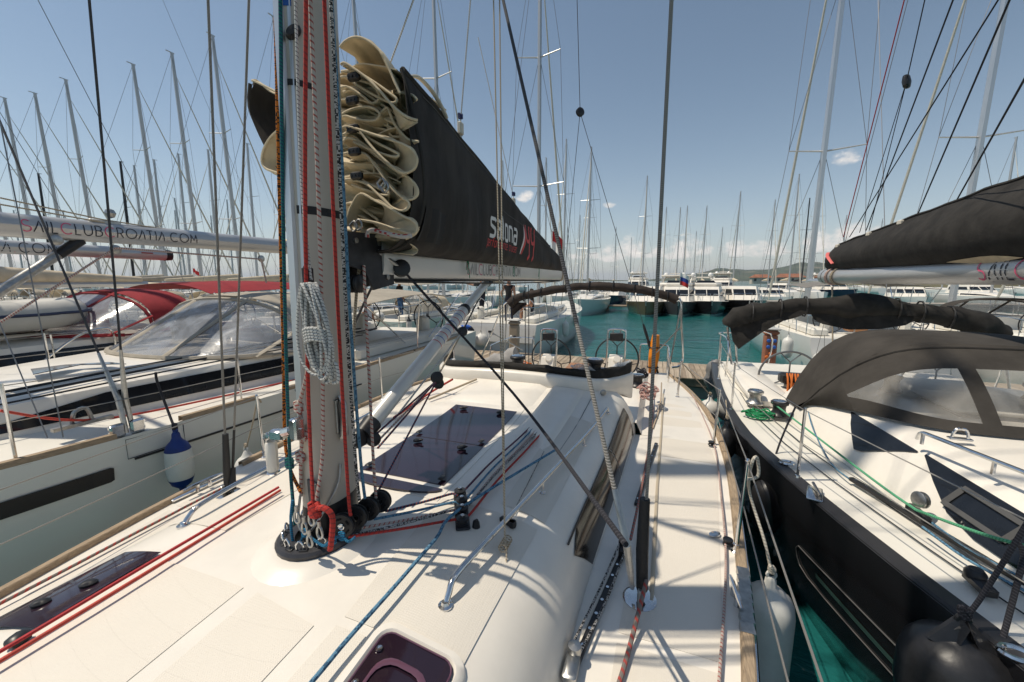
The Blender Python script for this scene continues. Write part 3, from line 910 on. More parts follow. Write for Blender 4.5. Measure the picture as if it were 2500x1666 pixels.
# ------------------------------------------------------------------ lettering: strokes laid on a surface
def arc(cx, cy, rx, ry, a0, a1, n=10): return [(cx + rx * math.cos(R(lerp(a0, a1, i / n))), cy + ry * math.sin(R(lerp(a0, a1, i / n)))) for i in range(n + 1)]
GLY = {
 'S': (.62, [arc(.31, .74, .27, .26, 40, 270, 10) + arc(.31, .24, .29, .24, 90, -140, 10)]),
 'A': (.66, [[(0, 0), (.40, 1), (.60, 0)]]),
 'I': (.2, [[(.1, 0), (.1, 1)]]), 'L': (.5, [[(.06, 1), (.06, 0), (.46, 0)]]),
 'C': (.85, [arc(.48, .5, .44, .5, 48, 312, 16)]),
 'U': (.74, [[(.06, 1), (.06, .35)] + arc(.36, .33, .30, .33, 180, 360, 10) + [(.66, 1)]]),
 'B': (.62, [[(.06, 0), (.06, 1), (.3, 1)] + arc(.3, .76, .22, .24, 90, -90, 8) + [(.06, .52)], [(.3, .52)] + arc(.3, .26, .27, .26, 90, -90, 8) + [(.06, 0)]]),
 'R': (.62, [[(.06, 0), (.06, 1), (.3, 1)] + arc(.3, .73, .24, .27, 90, -90, 8) + [(.06, .46)], [(.28, .46), (.56, 0)]]),
 'O': (1.0, [arc(.5, .5, .46, .5, 0, 360, 24)]), 'T': (.6, [[(0, 1), (.56, 1)], [(.28, 1), (.28, 0)]]),
 'M': (.86, [[(.08, 0), (.14, 1), (.43, .25), (.72, 1), (.78, 0)]]), '.': (.24, [[(.10, 0), (.14, .02)]]),
 's': (.62, [[(.56, .62), (.46, .7), (.1, .7), (.06, .6), (.1, .44), (.48, .32), (.54, .2), (.5, .04), (.4, 0), (.02, 0)]]),
 'a': (.62, [[(.1, .7), (.44, .7), (.52, .6), (.52, 0), (.12, 0), (.05, .08), (.05, .3), (.12, .38), (.52, .38)]]),
 'l': (.26, [[(.08, 1), (.08, .08), (.18, 0)]]),
 'o': (.62, [[(.12, .7), (.46, .7), (.54, .6), (.54, .1), (.46, 0), (.12, 0), (.05, .1), (.05, .6), (.12, .7)]]),
 'n': (.62, [[(.06, 0), (.06, .7), (.44, .7), (.54, .6), (.54, 0)]]),
 'p': (.6, [[(.06, -.3), (.06, .7), (.44, .7), (.52, .6), (.52, .1), (.44, 0), (.06, 0)]]),
 'e': (.6, [[(.06, .36), (.52, .36), (.52, .6), (.44, .7), (.14, .7), (.06, .6), (.06, .1), (.14, 0), (.5, 0)]]),
 'r': (.42, [[(.06, 0), (.06, .7), (.4, .7)]]), 'f': (.42, [[(.12, 0), (.12, .9), (.22, 1), (.4, 1)], [(0, .66), (.34, .66)]]),
 'm': (.9, [[(.06, 0), (.06, .7), (.36, .7), (.44, .6), (.44, 0)], [(.44, .6), (.5, .7), (.74, .7), (.82, .6), (.82, 0)]]),
 'c': (.55, [[(.5, .7), (.14, .7), (.06, .6), (.06, .1), (.14, 0), (.5, 0)]]), 'u': (.62, [[(.06, .7), (.06, .1), (.14, 0), (.54, 0), (.54, .7)]]),
 'i': (.22, [[(.08, 0), (.08, .7)]]), 'd': (.6, [[(.54, 1), (.54, 0), (.14, 0), (.06, .1), (.06, .6), (.14, .7), (.54, .7)]]),
 '4': (.66, [[(.1, 1), (.04, .5), (.14, .38), (.40, .38), (.56, .5)], [(.60, 1), (.56, .5), (.46, -.15), (.2, -.3)]]),
 ' ': (.4, []),
}
def lettering(text, put, h, w, gap=.14, slant=0.0, thick=.0):
    """ribbons of width w (in letter heights) for text; put(u, v) gives the 3-D point u metres along, v metres up"""
    out = {}; x = 0.0
    def ribbon(g, pts):
        rows = []
        for i, p in enumerate(pts):
            a = pts[max(0, i - 1)]; b = pts[min(len(pts) - 1, i + 1)]
            d = V((b[0] - a[0], b[1] - a[1])); d = d.normalized() if d.length > 1e-6 else V((1, 0))
            n_ = V((-d.y, d.x)) * w / 2
            rows.append([put((x + p[0] + n_.x + slant * p[1]) * h, (p[1] + n_.y) * h), put((x + p[0] - n_.x + slant * p[1]) * h, (p[1] - n_.y) * h)])
        g.grid(rows)
    for ch in text:
        wd, strokes = GLY[ch]
        g = G()
        for s in strokes:
            q = []
            for a, b in zip(s, s[1:]):
                for k in range(3): q.append((lerp(a[0], b[0], k / 3), lerp(a[1], b[1], k / 3)))
            q.append(s[-1]); ribbon(g, q)
        yield ch, g
        x += wd + gap
def text_len(text, h, gap=.14): return sum(GLY[c][0] + gap for c in text) * h
PINKT = mat('letter_pink', (.66, .10, .20), .5); NAVY = mat('letter_navy', (.018, .02, .035), .5)
WHITET = mat('letter_white', (.70, .69, .66), .6); REDT = mat('letter_red', (.55, .035, .03), .6)
def club_name(parent, put, h, w=.085, text='SAILCLUBCROATIA.COM'):
    for i, (ch, g) in enumerate(lettering(text, put, h, w)):
        if g.v: obj('letter', g, PINKT if (text[i] == 'S' and i == 0) or (ch == 'C' and i in (4, 8)) or ch == '.' else NAVY, parent, 0)

# name on our boom (port side)
ya, yb = sight(1072, 600, X=X0 + .08).y, sight(1196, 620, X=X0 + .08).y
_h = (yb - ya) / text_len('SAILCLUBCROATIA.COM', 1)
club_name(BOOM, lambda u, v: (X0 + .0835, ya + u, BZ - .075 + v), _h, .075)

# ------------------------------------------------------------------ sail bag and the flaked mainsail
def bag_half(y, side):
    """section of one side of the bag, boom to top edge"""
    t = max(0, min(1, (y - 1.84) / 4.54))
    top = lerp(4.03, 3.32, t)
    if side > 0:
        wm = lerp(.335, .09, t ** .75); wt = lerp(.265, .0, t)
        zz = lerp(.0, .0, t)
        pts = [(.05, BZ + .06), (.078, BZ + .03), (lerp(.19, .085, t), BZ + .045), (lerp(.27, .09, t), BZ + .10), (wm * .98, lerp(3.37, BZ + .14, t)), (wm, lerp(3.56, BZ + .17, t)), (wm * .93, lerp(3.78, BZ + .185, t)), (lerp(.29, .06, t), lerp(3.95, BZ + .19, t)), (wt, top)]
    else:
        k = (1 - t) ** 1.6
        pts = [(.05, BZ + .06), (.078, BZ + .04), (.10 + .06 * k, BZ + .06), (.12 + .14 * k, BZ + .12), (.13 + .28 * k, lerp(3.42, BZ + .15, t)), (.13 + .42 * k, lerp(3.62, BZ + .18, t)), (.12 + .58 * k, lerp(3.85, BZ + .2, t)), (.10 + .68 * k, lerp(4.0, BZ + .21, t)), (.04 + .72 * k, top + .09 * k)]
    return pts
def bag_pt(y, s, side, out=0.0):
    pts = bag_half(y, side); n = len(pts) - 1
    x = s * n; i = min(int(x), n - 1); f = x - i
    P = [pts[max(0, i - 1)], pts[i], pts[i + 1], pts[min(n, i + 2)]]
    def cr(k): a, b, c, d = (p[k] for p in P); return .5 * (2*b + (c - a) * f + (2*a - 5*b + 4*c - d) * f*f + (3*b - a - 3*c + d) * f**3)
    wv = .006 * math.sin(y * 9 + s * 7) + .010 * noise.noise((y * 3, s * 2.2, side * 5)) * min(1, s * 3)
    # long vertical creases, stronger near the open front
    wv += .017 * math.sin(y * 30 + 3 * math.sin(s * 3)) * max(0, 1 - (y - 1.93) / 1.6) * math.sin(min(1, s) * PI)
    return V((X0 + side * (cr(0) + out + wv), y, cr(1)))
BAG = thing('sail_bag', 'black canvas sail bag zipped along the silver boom, tapering aft, with white and red lettering', 'sail cover', (X0, 3, 3.3))
for side in (1, -1):
    rows = []
    ny = 60
    for i in range(ny + 1):
        y = 1.84 + (6.40 - 1.84) * (i / ny)
        y0_ = 0
        rows.append([bag_pt(y + (-.07 * math.sin(k / 26 * PI) if i == 0 else 0), k / 26, side) for k in range(27)])
    o = obj('bag_side', G().sheet(rows, .004, flip=(side < 0)), BAGK, BAG, 60)
    g = G().tube([bag_pt(1.84 + 4.56 * i / 40, 1.0, side) + V((0, 0, .006)) for i in range(41)], .016 if side > 0 else .012, 7); obj('bag_batten', g, BAGK, BAG)
    g = G().tube([bag_pt(1.825, k / 24, side, .006) for k in range(25)], .010, 6); obj('bag_hem', g, BAGK, BAG)
tipp = V((X0, 6.4, 3.27))
g = G(); g.grid([[bag_pt(6.40, k / 10, 1) for k in range(11)] + [bag_pt(6.40, k / 10, -1) for k in range(10, -1, -1)],
                 [tipp + V((dx, .10, dz)) for dx, dz in [(.05 * math.cos(a), .05 + .06 * math.sin(a)) for a in [R(-60 + i * 300 / 21) for i in range(22)]]]])
g.tube([tipp + V((-.05, .05, .06)), tipp + V((0, .16, .02)), tipp + V((.05, .06, .03))], .03, 6)
obj('bag_end', g, BAGK, BAG)
# darker patch, seams, pale batten ends
def bagmark(name, y0, y1, s0, s1, m, out=.006):
    rows = [[bag_pt(lerp(y0, y1, i / 6), lerp(s0, s1, k / 8), 1, out) for k in range(9)] for i in range(7)]
    return obj(name, G().grid(rows), m, BAG, 60)
bagmark('bag_patch', 1.87, 2.20, .36, .52, mat('patch_black', (.010, .010, .011), .7))
g = G().tube([bag_pt(2.0 + 4.3 * i / 50, .93, 1, .010) for i in range(51)], .0035, 4); obj('bag_seam', g, mat('seam_grey', (.09, .09, .09), .8), BAG)
g = G()
g.tube([bag_pt(3.25, .30 + .42 * k / 12, 1, .004) for k in range(13)], .0025, 4); g.tube([bag_pt(3.25 + 2.1 * k / 20, .72 + .03 * k / 20, 1, .012) for k in range(21)], .0025, 4)
obj('bag_seam', g, mat('seam_grey', (.09, .09, .09), .8), BAG)
CRM = mat('cream_batten', (.58, .54, .46), .6)
p0 = bag_pt(2.02, 1, 1)
g = G().tube(smooth_path([p0 + V((-.035, -.06, .06)), p0 + V((-.01, .0, .075)), p0 + V((.015, .12, .03)), p0 + V((.02, .24, -.045))], 4), [.014] * 12 + [.01], 8, flat=.6); obj('batten_end', g, CRM, BAG)
for y0, y1, s in ((3.62, 3.92, .13), (4.55, 4.8, .13)):
    g = G(); n = 8
    up_ = [bag_pt(lerp(y0, y1, i / n), s + .022 * math.sin(PI * i / n), 1, .010) for i in range(n + 1)]; lo = [bag_pt(lerp(y0, y1, i / n), s - .018 * math.sin(PI * i / n), 1, .012) for i in range(n + 1)]
    g.grid([up_, lo]); obj('sail_gap', g, SAILC, BAG)
# words on the bag
def on_bag(yo, zo, shear=0.0):
    def put(u, v):
        y = yo + u; z = zo + v + shear * u
        lo, hi = 0.12, 1.0
        for _ in range(16):
            mid = (lo + hi) / 2
            if bag_pt(y, mid, 1).z < z: lo = mid
            else: hi = mid
        return bag_pt(y, lo, 1, .0075)
    return put
y0 = sight(1113, 530, X=X0 + .2).y; y1 = sight(1181, 560, X=X0 + .17).y
LH = (y1 - y0) / text_len('salona', 1, .12)
z0 = sight(1115, 538, X=X0 + .2).z
for ch, gg in lettering('salona', on_bag(y0, z0 - .012, -.012), LH, .15, .12): obj('letter', gg, WHITET, BAG, 0)
yy = sight(1097, 560, X=X0 + .17).y; y2 = sight(1176, 580, X=X0 + .15).y
LH2 = (y2 - yy) / text_len('performance cruiser', 1, .12)
for ch, gg in lettering('performance cruiser', on_bag(yy, sight(1098, 557, X=X0 + .17).z - .022, -.008), LH2, .13, .12, .25):
    if gg.v: obj('letter', gg, REDT, BAG, 0)
yy = sight(1198, 560, X=X0 + .15).y; y2 = sight(1222, 570, X=X0 + .13).y
LH3 = (y2 - yy) / text_len('44', 1, .16)
for ch, gg in lettering('44', on_bag(yy, sight(1200, 585, X=X0 + .14).z + .03, -.01), LH3, .14, .16, .0): obj('letter', gg, REDT, BAG, 0)
ys = sight(1186, 560, X=X0 + .16).y
put = on_bag(ys, sight(1186, 585, X=X0 + .15).z + .0)
zt = .30
for m_, off, wd in ((WHITET, 0, .022), (REDT, .035, .05)):
    rows = []
    for i in range(13):
        t = i / 12; c = .12 * math.sin(t * PI * .55) + off; hw = wd * math.sin(PI * (.08 + .9 * t)) ** .8
        rows.append([put(c - hw, t * zt), put(c + hw, t * zt)])
    g = G().grid(rows); obj('logo_blade', g, m_, BAG, 0)

# the sail itself: luff folds traced as they hang between mast and bag
SAIL = thing('mainsail', 'cream mainsail flaked in thick loose folds between the mast and the black bag', 'sail', (X0, 1.8, 3.7))
def cp(x, y): return (771.8 + .3601 * x, 47.06 + .3601 * y)
FOLDS = [
 ([(30, 175), (60, 140), (105, 115), (155, 112), (215, 138), (285, 200), (335, 295), (380, 400), (412, 468)], 1.66, .55),
 ([(36, 285), (60, 275), (110, 305), (200, 370), (280, 450), (340, 520), (400, 580), (460, 620), (522, 640)], 1.60, .6),
 ([(36, 365), (75, 362), (140, 382), (210, 402), (260, 440), (281, 485), (265, 522), (228, 530), (190, 498), (120, 448), (70, 425), (36, 432)], 1.66, .5),
 ([(36, 512), (90, 500), (150, 507), (220, 530), (290, 572), (330, 640), (350, 735), (420, 745)], 1.70, .45),
 ([(40, 605), (70, 585), (120, 566), (200, 555), (255, 570), (283, 605), (255, 640), (185, 642), (110, 625), (70, 612), (40, 620)], 1.64, .5),
 ([(283, 600), (330, 560), (350, 600), (375, 660), (420, 720), (470, 765), (530, 775)], 1.66, .4),
 ([(330, 470), (360, 465), (430, 468), (490, 480), (520, 510)], 1.72, .4),
 ([(40, 690), (75, 680), (130, 692), (200, 715), (300, 748), (420, 788), (488, 828), (522, 888), (502, 948), (442, 976), (382, 950), (300, 880), (220, 795), (160, 712)], 1.60, .6),
 ([(42, 790), (65, 762), (100, 754), (170, 784), (250, 850), (330, 920), (400, 970), (470, 1008), (520, 1068), (521, 1120), (470, 1146), (410, 1120), (340, 1050), (270, 950), (200, 862), (140, 845), (90, 845), (46, 856)], 1.63, .6),
 ([(50, 935), (90, 905), (140, 885), (200, 880), (240, 930), (250, 975)], 1.70, .4),
 ([(50, 1035), (70, 1016), (120, 1018), (200, 1048), (270, 1110), (340, 1180), (400, 1212), (448, 1212), (472, 1182), (455, 1150), (430, 1140)], 1.62, .55),
 ([(66, 1300), (80, 1245), (105, 1180), (160, 1108), (250, 1150), (330, 1190), (430, 1250), (490, 1278), (522, 1318), (497, 1362), (405, 1340), (260, 1292), (145, 1272)], 1.60, .6),
 ([(60, 1385), (140, 1370), (300, 1385), (420, 1400), (500, 1370), (530, 1330)], 1.68, .5),
]
def fold(px, Y, depth, name='sail_fold', conv=cp):
    edge = smooth_path([sight(*conv(*q), Y=Y) for q in px], 4)
    rows = []
    c = sum(edge, V()) / len(edge)
    for k in range(7):
        t = k / 6
        rows.append([V((min(p.x, X0 + (9 if t < .1 else max(.05, min(.26, lerp(.07, .24, (p.z - 3.2) / .3)) - .02 - .1 * t))), p.y, p.z)) + V((0, depth * t, 0)) + V((min(0, X0 - p.x) * .15 * min(1, t * 2.2) + max(0, X0 - p.x) * .34 * t + .012 * noise.noise((p.x * 6, t * 3, p.z * 6)), -.03 * math.sin(i * .9 + Y * 30) * t * (1 - t), -(.05 * t) + .030 * noise.noise((p.x * 9, p.z * 9, t * 5 + Y)) + .016 * noise.noise((p.x * 24, p.z * 24, t * 9)) * (t > 0))) for i, p in enumerate(edge)])
    o = obj(name, G().sheet(rows, .004), SAILC, SAIL, 70)
    g = G().tube([p + V((0, -.004, 0)) for p in edge], .0065, 7, flat=1.0); obj('luff_tape', g, SAILC, o)
    return o
for px, Y, dpt in FOLDS: fold(px, Y + .14, dpt)
# thinner pleats between the big ones
r_ = random.Random(12)
for i in range(7):
    y0 = 330 + i * 140 + r_.uniform(-20, 20)
    w_ = r_.uniform(200, 430); dr = r_.uniform(60, 200); x0 = r_.uniform(36, 60)
    fold([(x0, y0), (x0 + w_ * .25, y0 - r_.uniform(0, 25)), (x0 + w_ * .6, y0 + dr * .45), (x0 + w_ * .9, y0 + dr * .95), (x0 + w_, y0 + dr * 1.15), (x0 + w_ * .96, y0 + dr * 1.3), (x0 + w_ * .8, y0 + dr * 1.22), (x0 + w_ * .45, y0 + dr * .8), (x0 + w_ * .2, y0 + dr * .42)], 1.74 + r_.uniform(.02, .12), .3)
rows = []
for i in range(61):
    z = lerp(3.24, 4.07, i / 60)
    rows.append([(lerp(X0 - .62 * (1 - .3 * i / 60), X0 + .245 - .04 * (i / 60) ** 2, k / 20), 1.875 + .055 * math.sin(z * 52 + 2.2 * k / 20 + noise.noise((k * .2, z * 3, 2)) * 2) + .03 * noise.noise((k * .5, z * 9, 5)), z - .10 * (k / 20)) for k in range(21)])
obj('sail_core', G().sheet(rows, .004), SAILC, SAIL, 60)
# heart of the stack (cloth lying further in) and the lobe on the far side of the mast
for i in range(10):
    z = 3.26 + i * .088
    rows = []
    for k in range(15):
        u = k / 14
        x = X0 + .05 + (-.55 + .74 * u)
        rows.append([V((x, 1.86 + .05 * math.sin(i * 2.1 + u * 5) + .5 * t, z + .06 * math.sin(u * PI) * (1 if i % 2 else -1) - .12 * (u - .5) ** 2 + .02 * noise.noise((u * 4, i, t)))) for t in (0, .25, .5, 1)])
    obj('sail_layer', G().sheet(rows, .006), SAILC, SAIL, 70)
fold([(645, 296), (622, 318), (607, 345), (603, 372), (612, 388), (632, 396), (650, 402)], 1.72, .4, conv=lambda x, y: (x, y))
fold([(581, 186), (592, 190), (612, 200), (640, 214)], 1.80, .5, conv=lambda x, y: (x, y))
# reef line showing in the mouth of the bag, metal luff slides and slug hangers
g = G().tube(smooth_path([sight(*cp(*q), Y=1.70) for q in ((200, 1385), (205, 1350), (240, 1340), (330, 1362), (420, 1380), (480, 1375))], 5), .011, 8)
single('reef_line', g, rope_mat('white_red_speck', (.55, .50, .46), (.42, .05, .05), 'speck', .2, 30), 'white rope with red flecks lying in the mouth of the sail bag', 'rope')
g = G()
for q in ((90, 1310), (120, 1300), (265, 1040), (285, 1060)):
    p = sight(*cp(*q), Y=1.68); g.tube(smooth_path([p, p + V((.03, 0, .02)), p + V((.045, 0, -.01)), p + V((.02, 0, -.03)), p], 3), .006, 6)
obj('luff_shackle', g, STEELD, SAIL)
for q in ((90, 325), (80, 480), (85, 665), (95, 815), (110, 975)):
    p = sight(*cp(*q), Y=1.70)
    g = G().box(p + V((-.02, .05, 0)), (.07, .03, .04), ch=.008)
    for k in (-1, 0, 1): g.lathe([(.006, 0), (.006, .004), (0, .004)], p + V((-.02 + k * .022, .035, 0)), (0, -1, 0), 6)
    obj('luff_car', g, BLK, SAIL)

# ------------------------------------------------------------------ running rigging: each rope a thing of its own
RED = rope_mat('rope_red', (.48, .045, .035), (.24, .035, .035), 'dash', .16, 95)
ORANGE = rope_mat('rope_orange_black', (.52, .15, .015), (.02, .015, .015), 'speck', .42, 110)
TEALR = rope_mat('rope_teal', (.015, .15, .14), (.02, .05, .12), 'dash', .3, 140)
WHITER = rope_mat('rope_white_fleck', (.62, .61, .58), (.12, .12, .13), 'dash', .10, 130)
REDW = rope_mat('rope_white_red', (.50, .44, .39), (.36, .09, .075), 'dash', .2, 85)
SPECK = rope_mat('rope_salt_pepper', (.50, .48, .45), (.03, .03, .03), 'speck', .5, 110)
BLUER = rope_mat('rope_light_blue', (.12, .26, .38), (.05, .12, .2), 'speck', .3, 60)
BLACKR = rope_mat('rope_black', (.022, .022, .028), (.06, .06, .07), 'dash', .2, 150)
GREYR = rope_mat('rope_grey_red', (.20, .17, .155), (.38, .07, .06), 'dash', .3, 45)
SANDR = rope_mat('rope_sand', (.50, .43, .33), (.28, .22, .15), 'dash', .3, 140)
BLUEK = rope_mat('rope_navy', (.03, .05, .10), (.35, .08, .06), 'dash', .2, 100)
def rope(name, pts, r, m, label, n=8, cat='rope', sub=5, group=None, extra=None):
    pts = [V(p) for p in pts]
    path = smooth_path(pts, sub) if len(pts) > 2 else [pts[0].lerp(pts[1], i / 8) for i in range(9)]
    g = G().tube(path, r, n)
    if extra: extra(g)
    return single(name, g, m, label, cat, group)
def up_line(top, mid, bot, Y):
    """points of a rope that runs on up the mast beyond the picture"""
    a, b = sight(*top, Y=Y), sight(*mid, Y=Y)
    q = mastp(.012 * ((top[0] - 700) / 30), -MB - .012, 13)
    pts = [a.lerp(q, k) for k in (1, .5, .25, .12, .06, .03, .012)] + [a, b]
    return pts + [sight(*q[:2], Y=(q[2] if len(q) > 2 else Y)) for q in bot]
def knot(g, p, r):
    for k in range(3):
        a = k * 2.1
        pts = [p + V((math.cos(t + a) * r * 1.5, math.sin(t * 1 + a) * r * .8, math.sin(t + k) * r * 1.9)) for t in [i * 2 * PI / 10 for i in range(11)]]
        g.tube(pts, r, 6)
Yf = MY - MB - .03
kn = sight(665, 1065, Y=Yf + .08)
rope('halyard', up_line((632, 0), (641, 400), [(651, 800), (657, 1035), (690, 1130, Yf)], Yf + .10), .0076, ORANGE, 'thick orange and black flecked halyard, outermost on the left of the mast')
rope('halyard', up_line((644, 0), (649, 400), [(657, 800), (666, 1050), (672, 1140, Yf), (678, 1205, Yf)], Yf + .06), .0076, TEALR, 'dark teal halyard with a knot, second from the left beside the mast', extra=lambda g: knot(g, kn, .010))
rope('halyard', up_line((679, 0), (692, 400), [(712, 620), (716, 640)], Yf - .004), .0055, WHITER, 'thin white halyard with dark flecks running down the front of the mast to the coil')
rk = sight(723, 1172, Y=Yf - .07)
rope('halyard', up_line((703, 0), (701, 400), [(706, 800), (712, 1000), (720, 1165, Yf - .07)], Yf - .02), .0076, RED, 'red halyard down the front of the mast, tied in a red knot above the collar',
     extra=lambda g: (knot(g, rk, .013), g.tube(smooth_path([rk, rk + V((.05, 0, .02)), rk + V((.085, .01, -.02)), rk + V((.08, 0, -.13)), rk + V((.07, 0, -.17))], 5), .0125, 8)))
rope('halyard', up_line((713, 0), (730, 400), [(739, 700), (742, 950), (740, 1060), (722, 1180, Yf - .06)], Yf + .005), .0075, REDW, 'white halyard with red dashes in the middle of the mast face')
rope('halyard', up_line((745, 0), (762, 400), [(781, 800), (800, 1130), (806, 1185)], MY - .10), .0076, RED, 'red halyard on the right edge of the mast, running into the first turning block')
rope('halyard', up_line((760, 0), (777, 330), [(797, 750), (817, 1060), (826, 1150)], MY - .02), .0076, SPECK, 'black and white speckled halyard behind the red one on the right of the mast')
rope('halyard', up_line((768, 100), (787, 400), [(806, 750), (828, 1050), (840, 1155)], MY + .05), .0076, BLUER, 'light blue halyard hanging clear of the mast on its right')
rope('reef_pennant', [sight(836, 610, Y=1.70), sight(840, 700, Y=1.68), sight(850, 900, Y=1.62), sight(858, 1060, Y=1.58), sight(864, 1145, Y=1.56)], .0076, REDW, 'white rope with red dashes from the gooseneck down to the blocks')
rope('reef_pennant', [sight(826, 610, Y=1.72), sight(817, 700, Y=1.72), sight(808, 860, Y=1.7)], .008, SANDR, 'sand coloured rope hanging straight below the gooseneck')
# tails from the turning blocks to the deck organisers and on aft under the channel cover
END = [sight(*q, Z=1.79) for q in ((1236, 966), (1240, 970), (1245, 974), (1249, 978), (1253, 984))]
def on_roof(p, h): return V((p.x, p.y, coach(p.x, p.y) + h))
TAIL = [(BLUEK, 'navy', 0, 'navy flecked line led from the rearmost mast block to the organiser'), (BLUER, 'blue', 1, 'light blue line led from the mast block to the organiser, second from the back'),
        (REDW, 'white', 2, 'white line with red dashes led from the mast block to the organiser'), (SPECK, 'speck', 2.4, 'speckled grey line led from the mast block to the organiser, second from the front'),
        (RED, 'red', 3, 'red line led from the front mast block round the organiser and aft')]
for i, (m_, _, k, lab) in enumerate(TAIL):
    q = OPOS[min(3, int(round(k)))]
    a = BPOS[3 - min(3, i)] + V((.03, 0, -.052))
    o_ = on_roof(q, .03) + V((-.02, -.03 + .006 * i, 0))
    e = END[i]; e = on_roof(e, .03)
    mids = [on_roof(o_.lerp(e, t), .03) for t in (.33, .66)]
    rope('control_line', [a, a.lerp(o_, .5), o_ - V((.02, 0, 0)), o_ + V((.03, .03, 0))] + mids + [e, e + V((.06, .25, -.01))], .0068, m_, lab)
a = on_roof(OPOS[2], .045)
bl_end = rooft(716, 1568, .05)
rope('sheet', [a + V((.3, .9, 0)), a, rooft(1000, 1240, .05), rooft(905, 1350, .05), rooft(800, 1468, .05), bl_end, bl_end + (bl_end - a) * .5], .0082, BLUER, 'light blue rope stretched from the organiser across the foredeck to the bottom edge')
# red pair on the left
for i, (dz, lab) in enumerate(((.0, 'upper of the two red ropes stretched side by side across the left foredeck'), (.0, 'lower of the two red ropes stretched side by side across the left foredeck'))):
    p = [rooft(*q, .035) for q in (((640, 1120), (340, 1296), (40, 1474), (-60, 1530)) if i == 0 else ((644, 1127), (345, 1311), (20, 1507), (-60, 1553)))]
    rope('furling_line', p, .0076, mat('rope_plain_red', (.44, .035, .04), .7, var=.25, vscale=60) if i == 0 else mat('rope_coral', (.50, .06, .04), .7, var=.25, vscale=60), lab)
p = rooft(44, 1480)
g = G().box(p + V((0, 0, .02)), (.05, .06, .04), R(20), ch=.01); obj('fairlead', g, BLK, OWN)
# grey jib sheet along the left side deck and one on the right
p = [sight(*q, Z=DZ + .03) for q in ((-40, 1408), (150, 1310), (350, 1205), (520, 1118), (640, 1068))]
rope('jib_sheet', p, .0095, GREYR, 'grey and red jib sheet lying along the left side deck')
# black preventer from boom to chainplate
PB = sight(922, 617, X=X0 + .10)
rope('preventer_line', [PB, sight(1180, 905, X=-.75), sight(1438, 1252, X=-.04)], .0076, BLACKR, 'tight black rope running diagonally from the boom down to the port chainplate')
block('preventer_block', PB, .05, (.7, -.6, .2), BOOM)
g = G().tube(smooth_path([PB, PB + V((-.03, -.08, .05)), PB + V((-.04, -.16, .09))], 4), .012, 6); obj('preventer_shackle', g, STEELD, BOOM)
rope('preventer_line', [sight(865, 640, X=X0 - .09), sight(835, 700, X=X0 - .3), sight(800, 780, X=X0 - .75)], .0076, BLACKR, 'short black rope slanting down to the left behind the mast from the boom')
# strut tackle
for i, (q, m_, lab) in enumerate((((862, 1000), BLUEK, 'navy flecked fall of the strut tackle, nearest the white strut'), ((874, 1008), REDW, 'pale flecked fall of the strut tackle, second from the strut'), ((868, 1030), BLUEK, 'navy fall of the strut tackle, third from the strut'), ((866, 1135), BLUEK, 'navy fall of the strut tackle, lowest one over the hatch glass'))):
    rope('tackle_fall', [TB + V((0, 0, -.02)), sight(*q, X=X0 + .04 + .03 * i)], .006, m_, lab)
rope('strut_line', [TB, TB2], .007, SANDR, 'sand coloured rope between the two blocks under the white strut')
rope('strut_line', [TB2 + V((0, 0, .0)), sight(905, 965, X=X0 + .03)], .006, WHITER, 'thin white rope close along the underside of the strut')
rope('strut_line', [TB2, VB + V((0, -.05, -.03))], .006, BLACKR, 'thin dark rope from the upper strut block to the boom')
# flag halyards on the right (two thin lines made fast to the handrail)
hk = rooft(1160, 1236, .075)
for x0, lab in ((1134, 'left one of two thin pale cords tied to the right-hand handrail'), (1148, 'right one of two thin pale cords tied to the right-hand handrail')):
    tp = sight(x0, 0, Y=2.2)
    rope('flag_halyard', [tp + (tp - hk) * 2, tp, hk], .0038, SANDR, lab, n=6)
g = G()
for k in range(5):
    c = hk + V((0, 0, -.035)); g.tube([c + V((.02 * math.cos(t), .018 * k - .03, .02 * math.sin(t))) for t in [i * 2 * PI / 10 for i in range(11)]], .004, 6)
g.tube([hk, hk + V((.02, -.03, -.05)), hk + V((.03, -.06, -.09))], .004, 6)
single('lashing', g, SANDR, 'sand coloured lashing knotted round the right-hand handrail', 'rope')
p0, p1 = rooft(1172, 1200), rooft(1250, 1040)
rope('thin_cord', [on_roof(p0, .02), on_roof(p1, .01)], .003, SPECK, 'thin speckled cord from the black cam cleat aft towards the channel cover', n=6)
# coil of white rope hung on the mast
def coil():
    g = G(); r_ = random.Random(4)
    top = sight(712, 652, Y=Yf - .03); bot = sight(752, 882, Y=Yf - .03)
    ax = (bot - top); L = ax.length; ax.normalize(); sx = V((1, 0, 0)) - ax * ax.x; sx.normalize()
    for i in range(13):
        w = r_.uniform(.03, .075); l = L * r_.uniform(.84, 1.0); c = top + ax * (l * .5) + sx * r_.uniform(-.012, .02); dy = r_.uniform(-.035, .02)
        pts = []
        for k in range(27):
            a = 2 * PI * k / 26 + r_.uniform(-.02, .02)
            sq = (.55 + .45 * (1 - math.cos(a)) / 2)
            pts.append(c + ax * (math.cos(a) * -l / 2) + sx * (math.sin(a) * w * sq * 1.1) + V((0, dy + .010 * math.sin(2 * a + i), 0)))
        g.tube(pts, .0056, 7, cap=False)
    for k in range(5):
        c = top + ax * (L * (.50 + .028 * k))
        g.tube([c + sx * (math.cos(t) * .062) + V((0, math.sin(t) * .036 - .008, 0)) + ax * (.03 * math.sin(t)) for t in [i * 2 * PI / 14 for i in range(15)]], .0068, 7, cap=False)
    g.tube(smooth_path([bot, bot + V((.05, 0, .09)), bot + V((.06, 0, .02)), bot + V((.03, 0, .005))], 4), .0068, 7)
    return g
single('coiled_rope', coil(), WHITER, 'coil of white rope with dark flecks hanging on the front of the mast', 'rope')
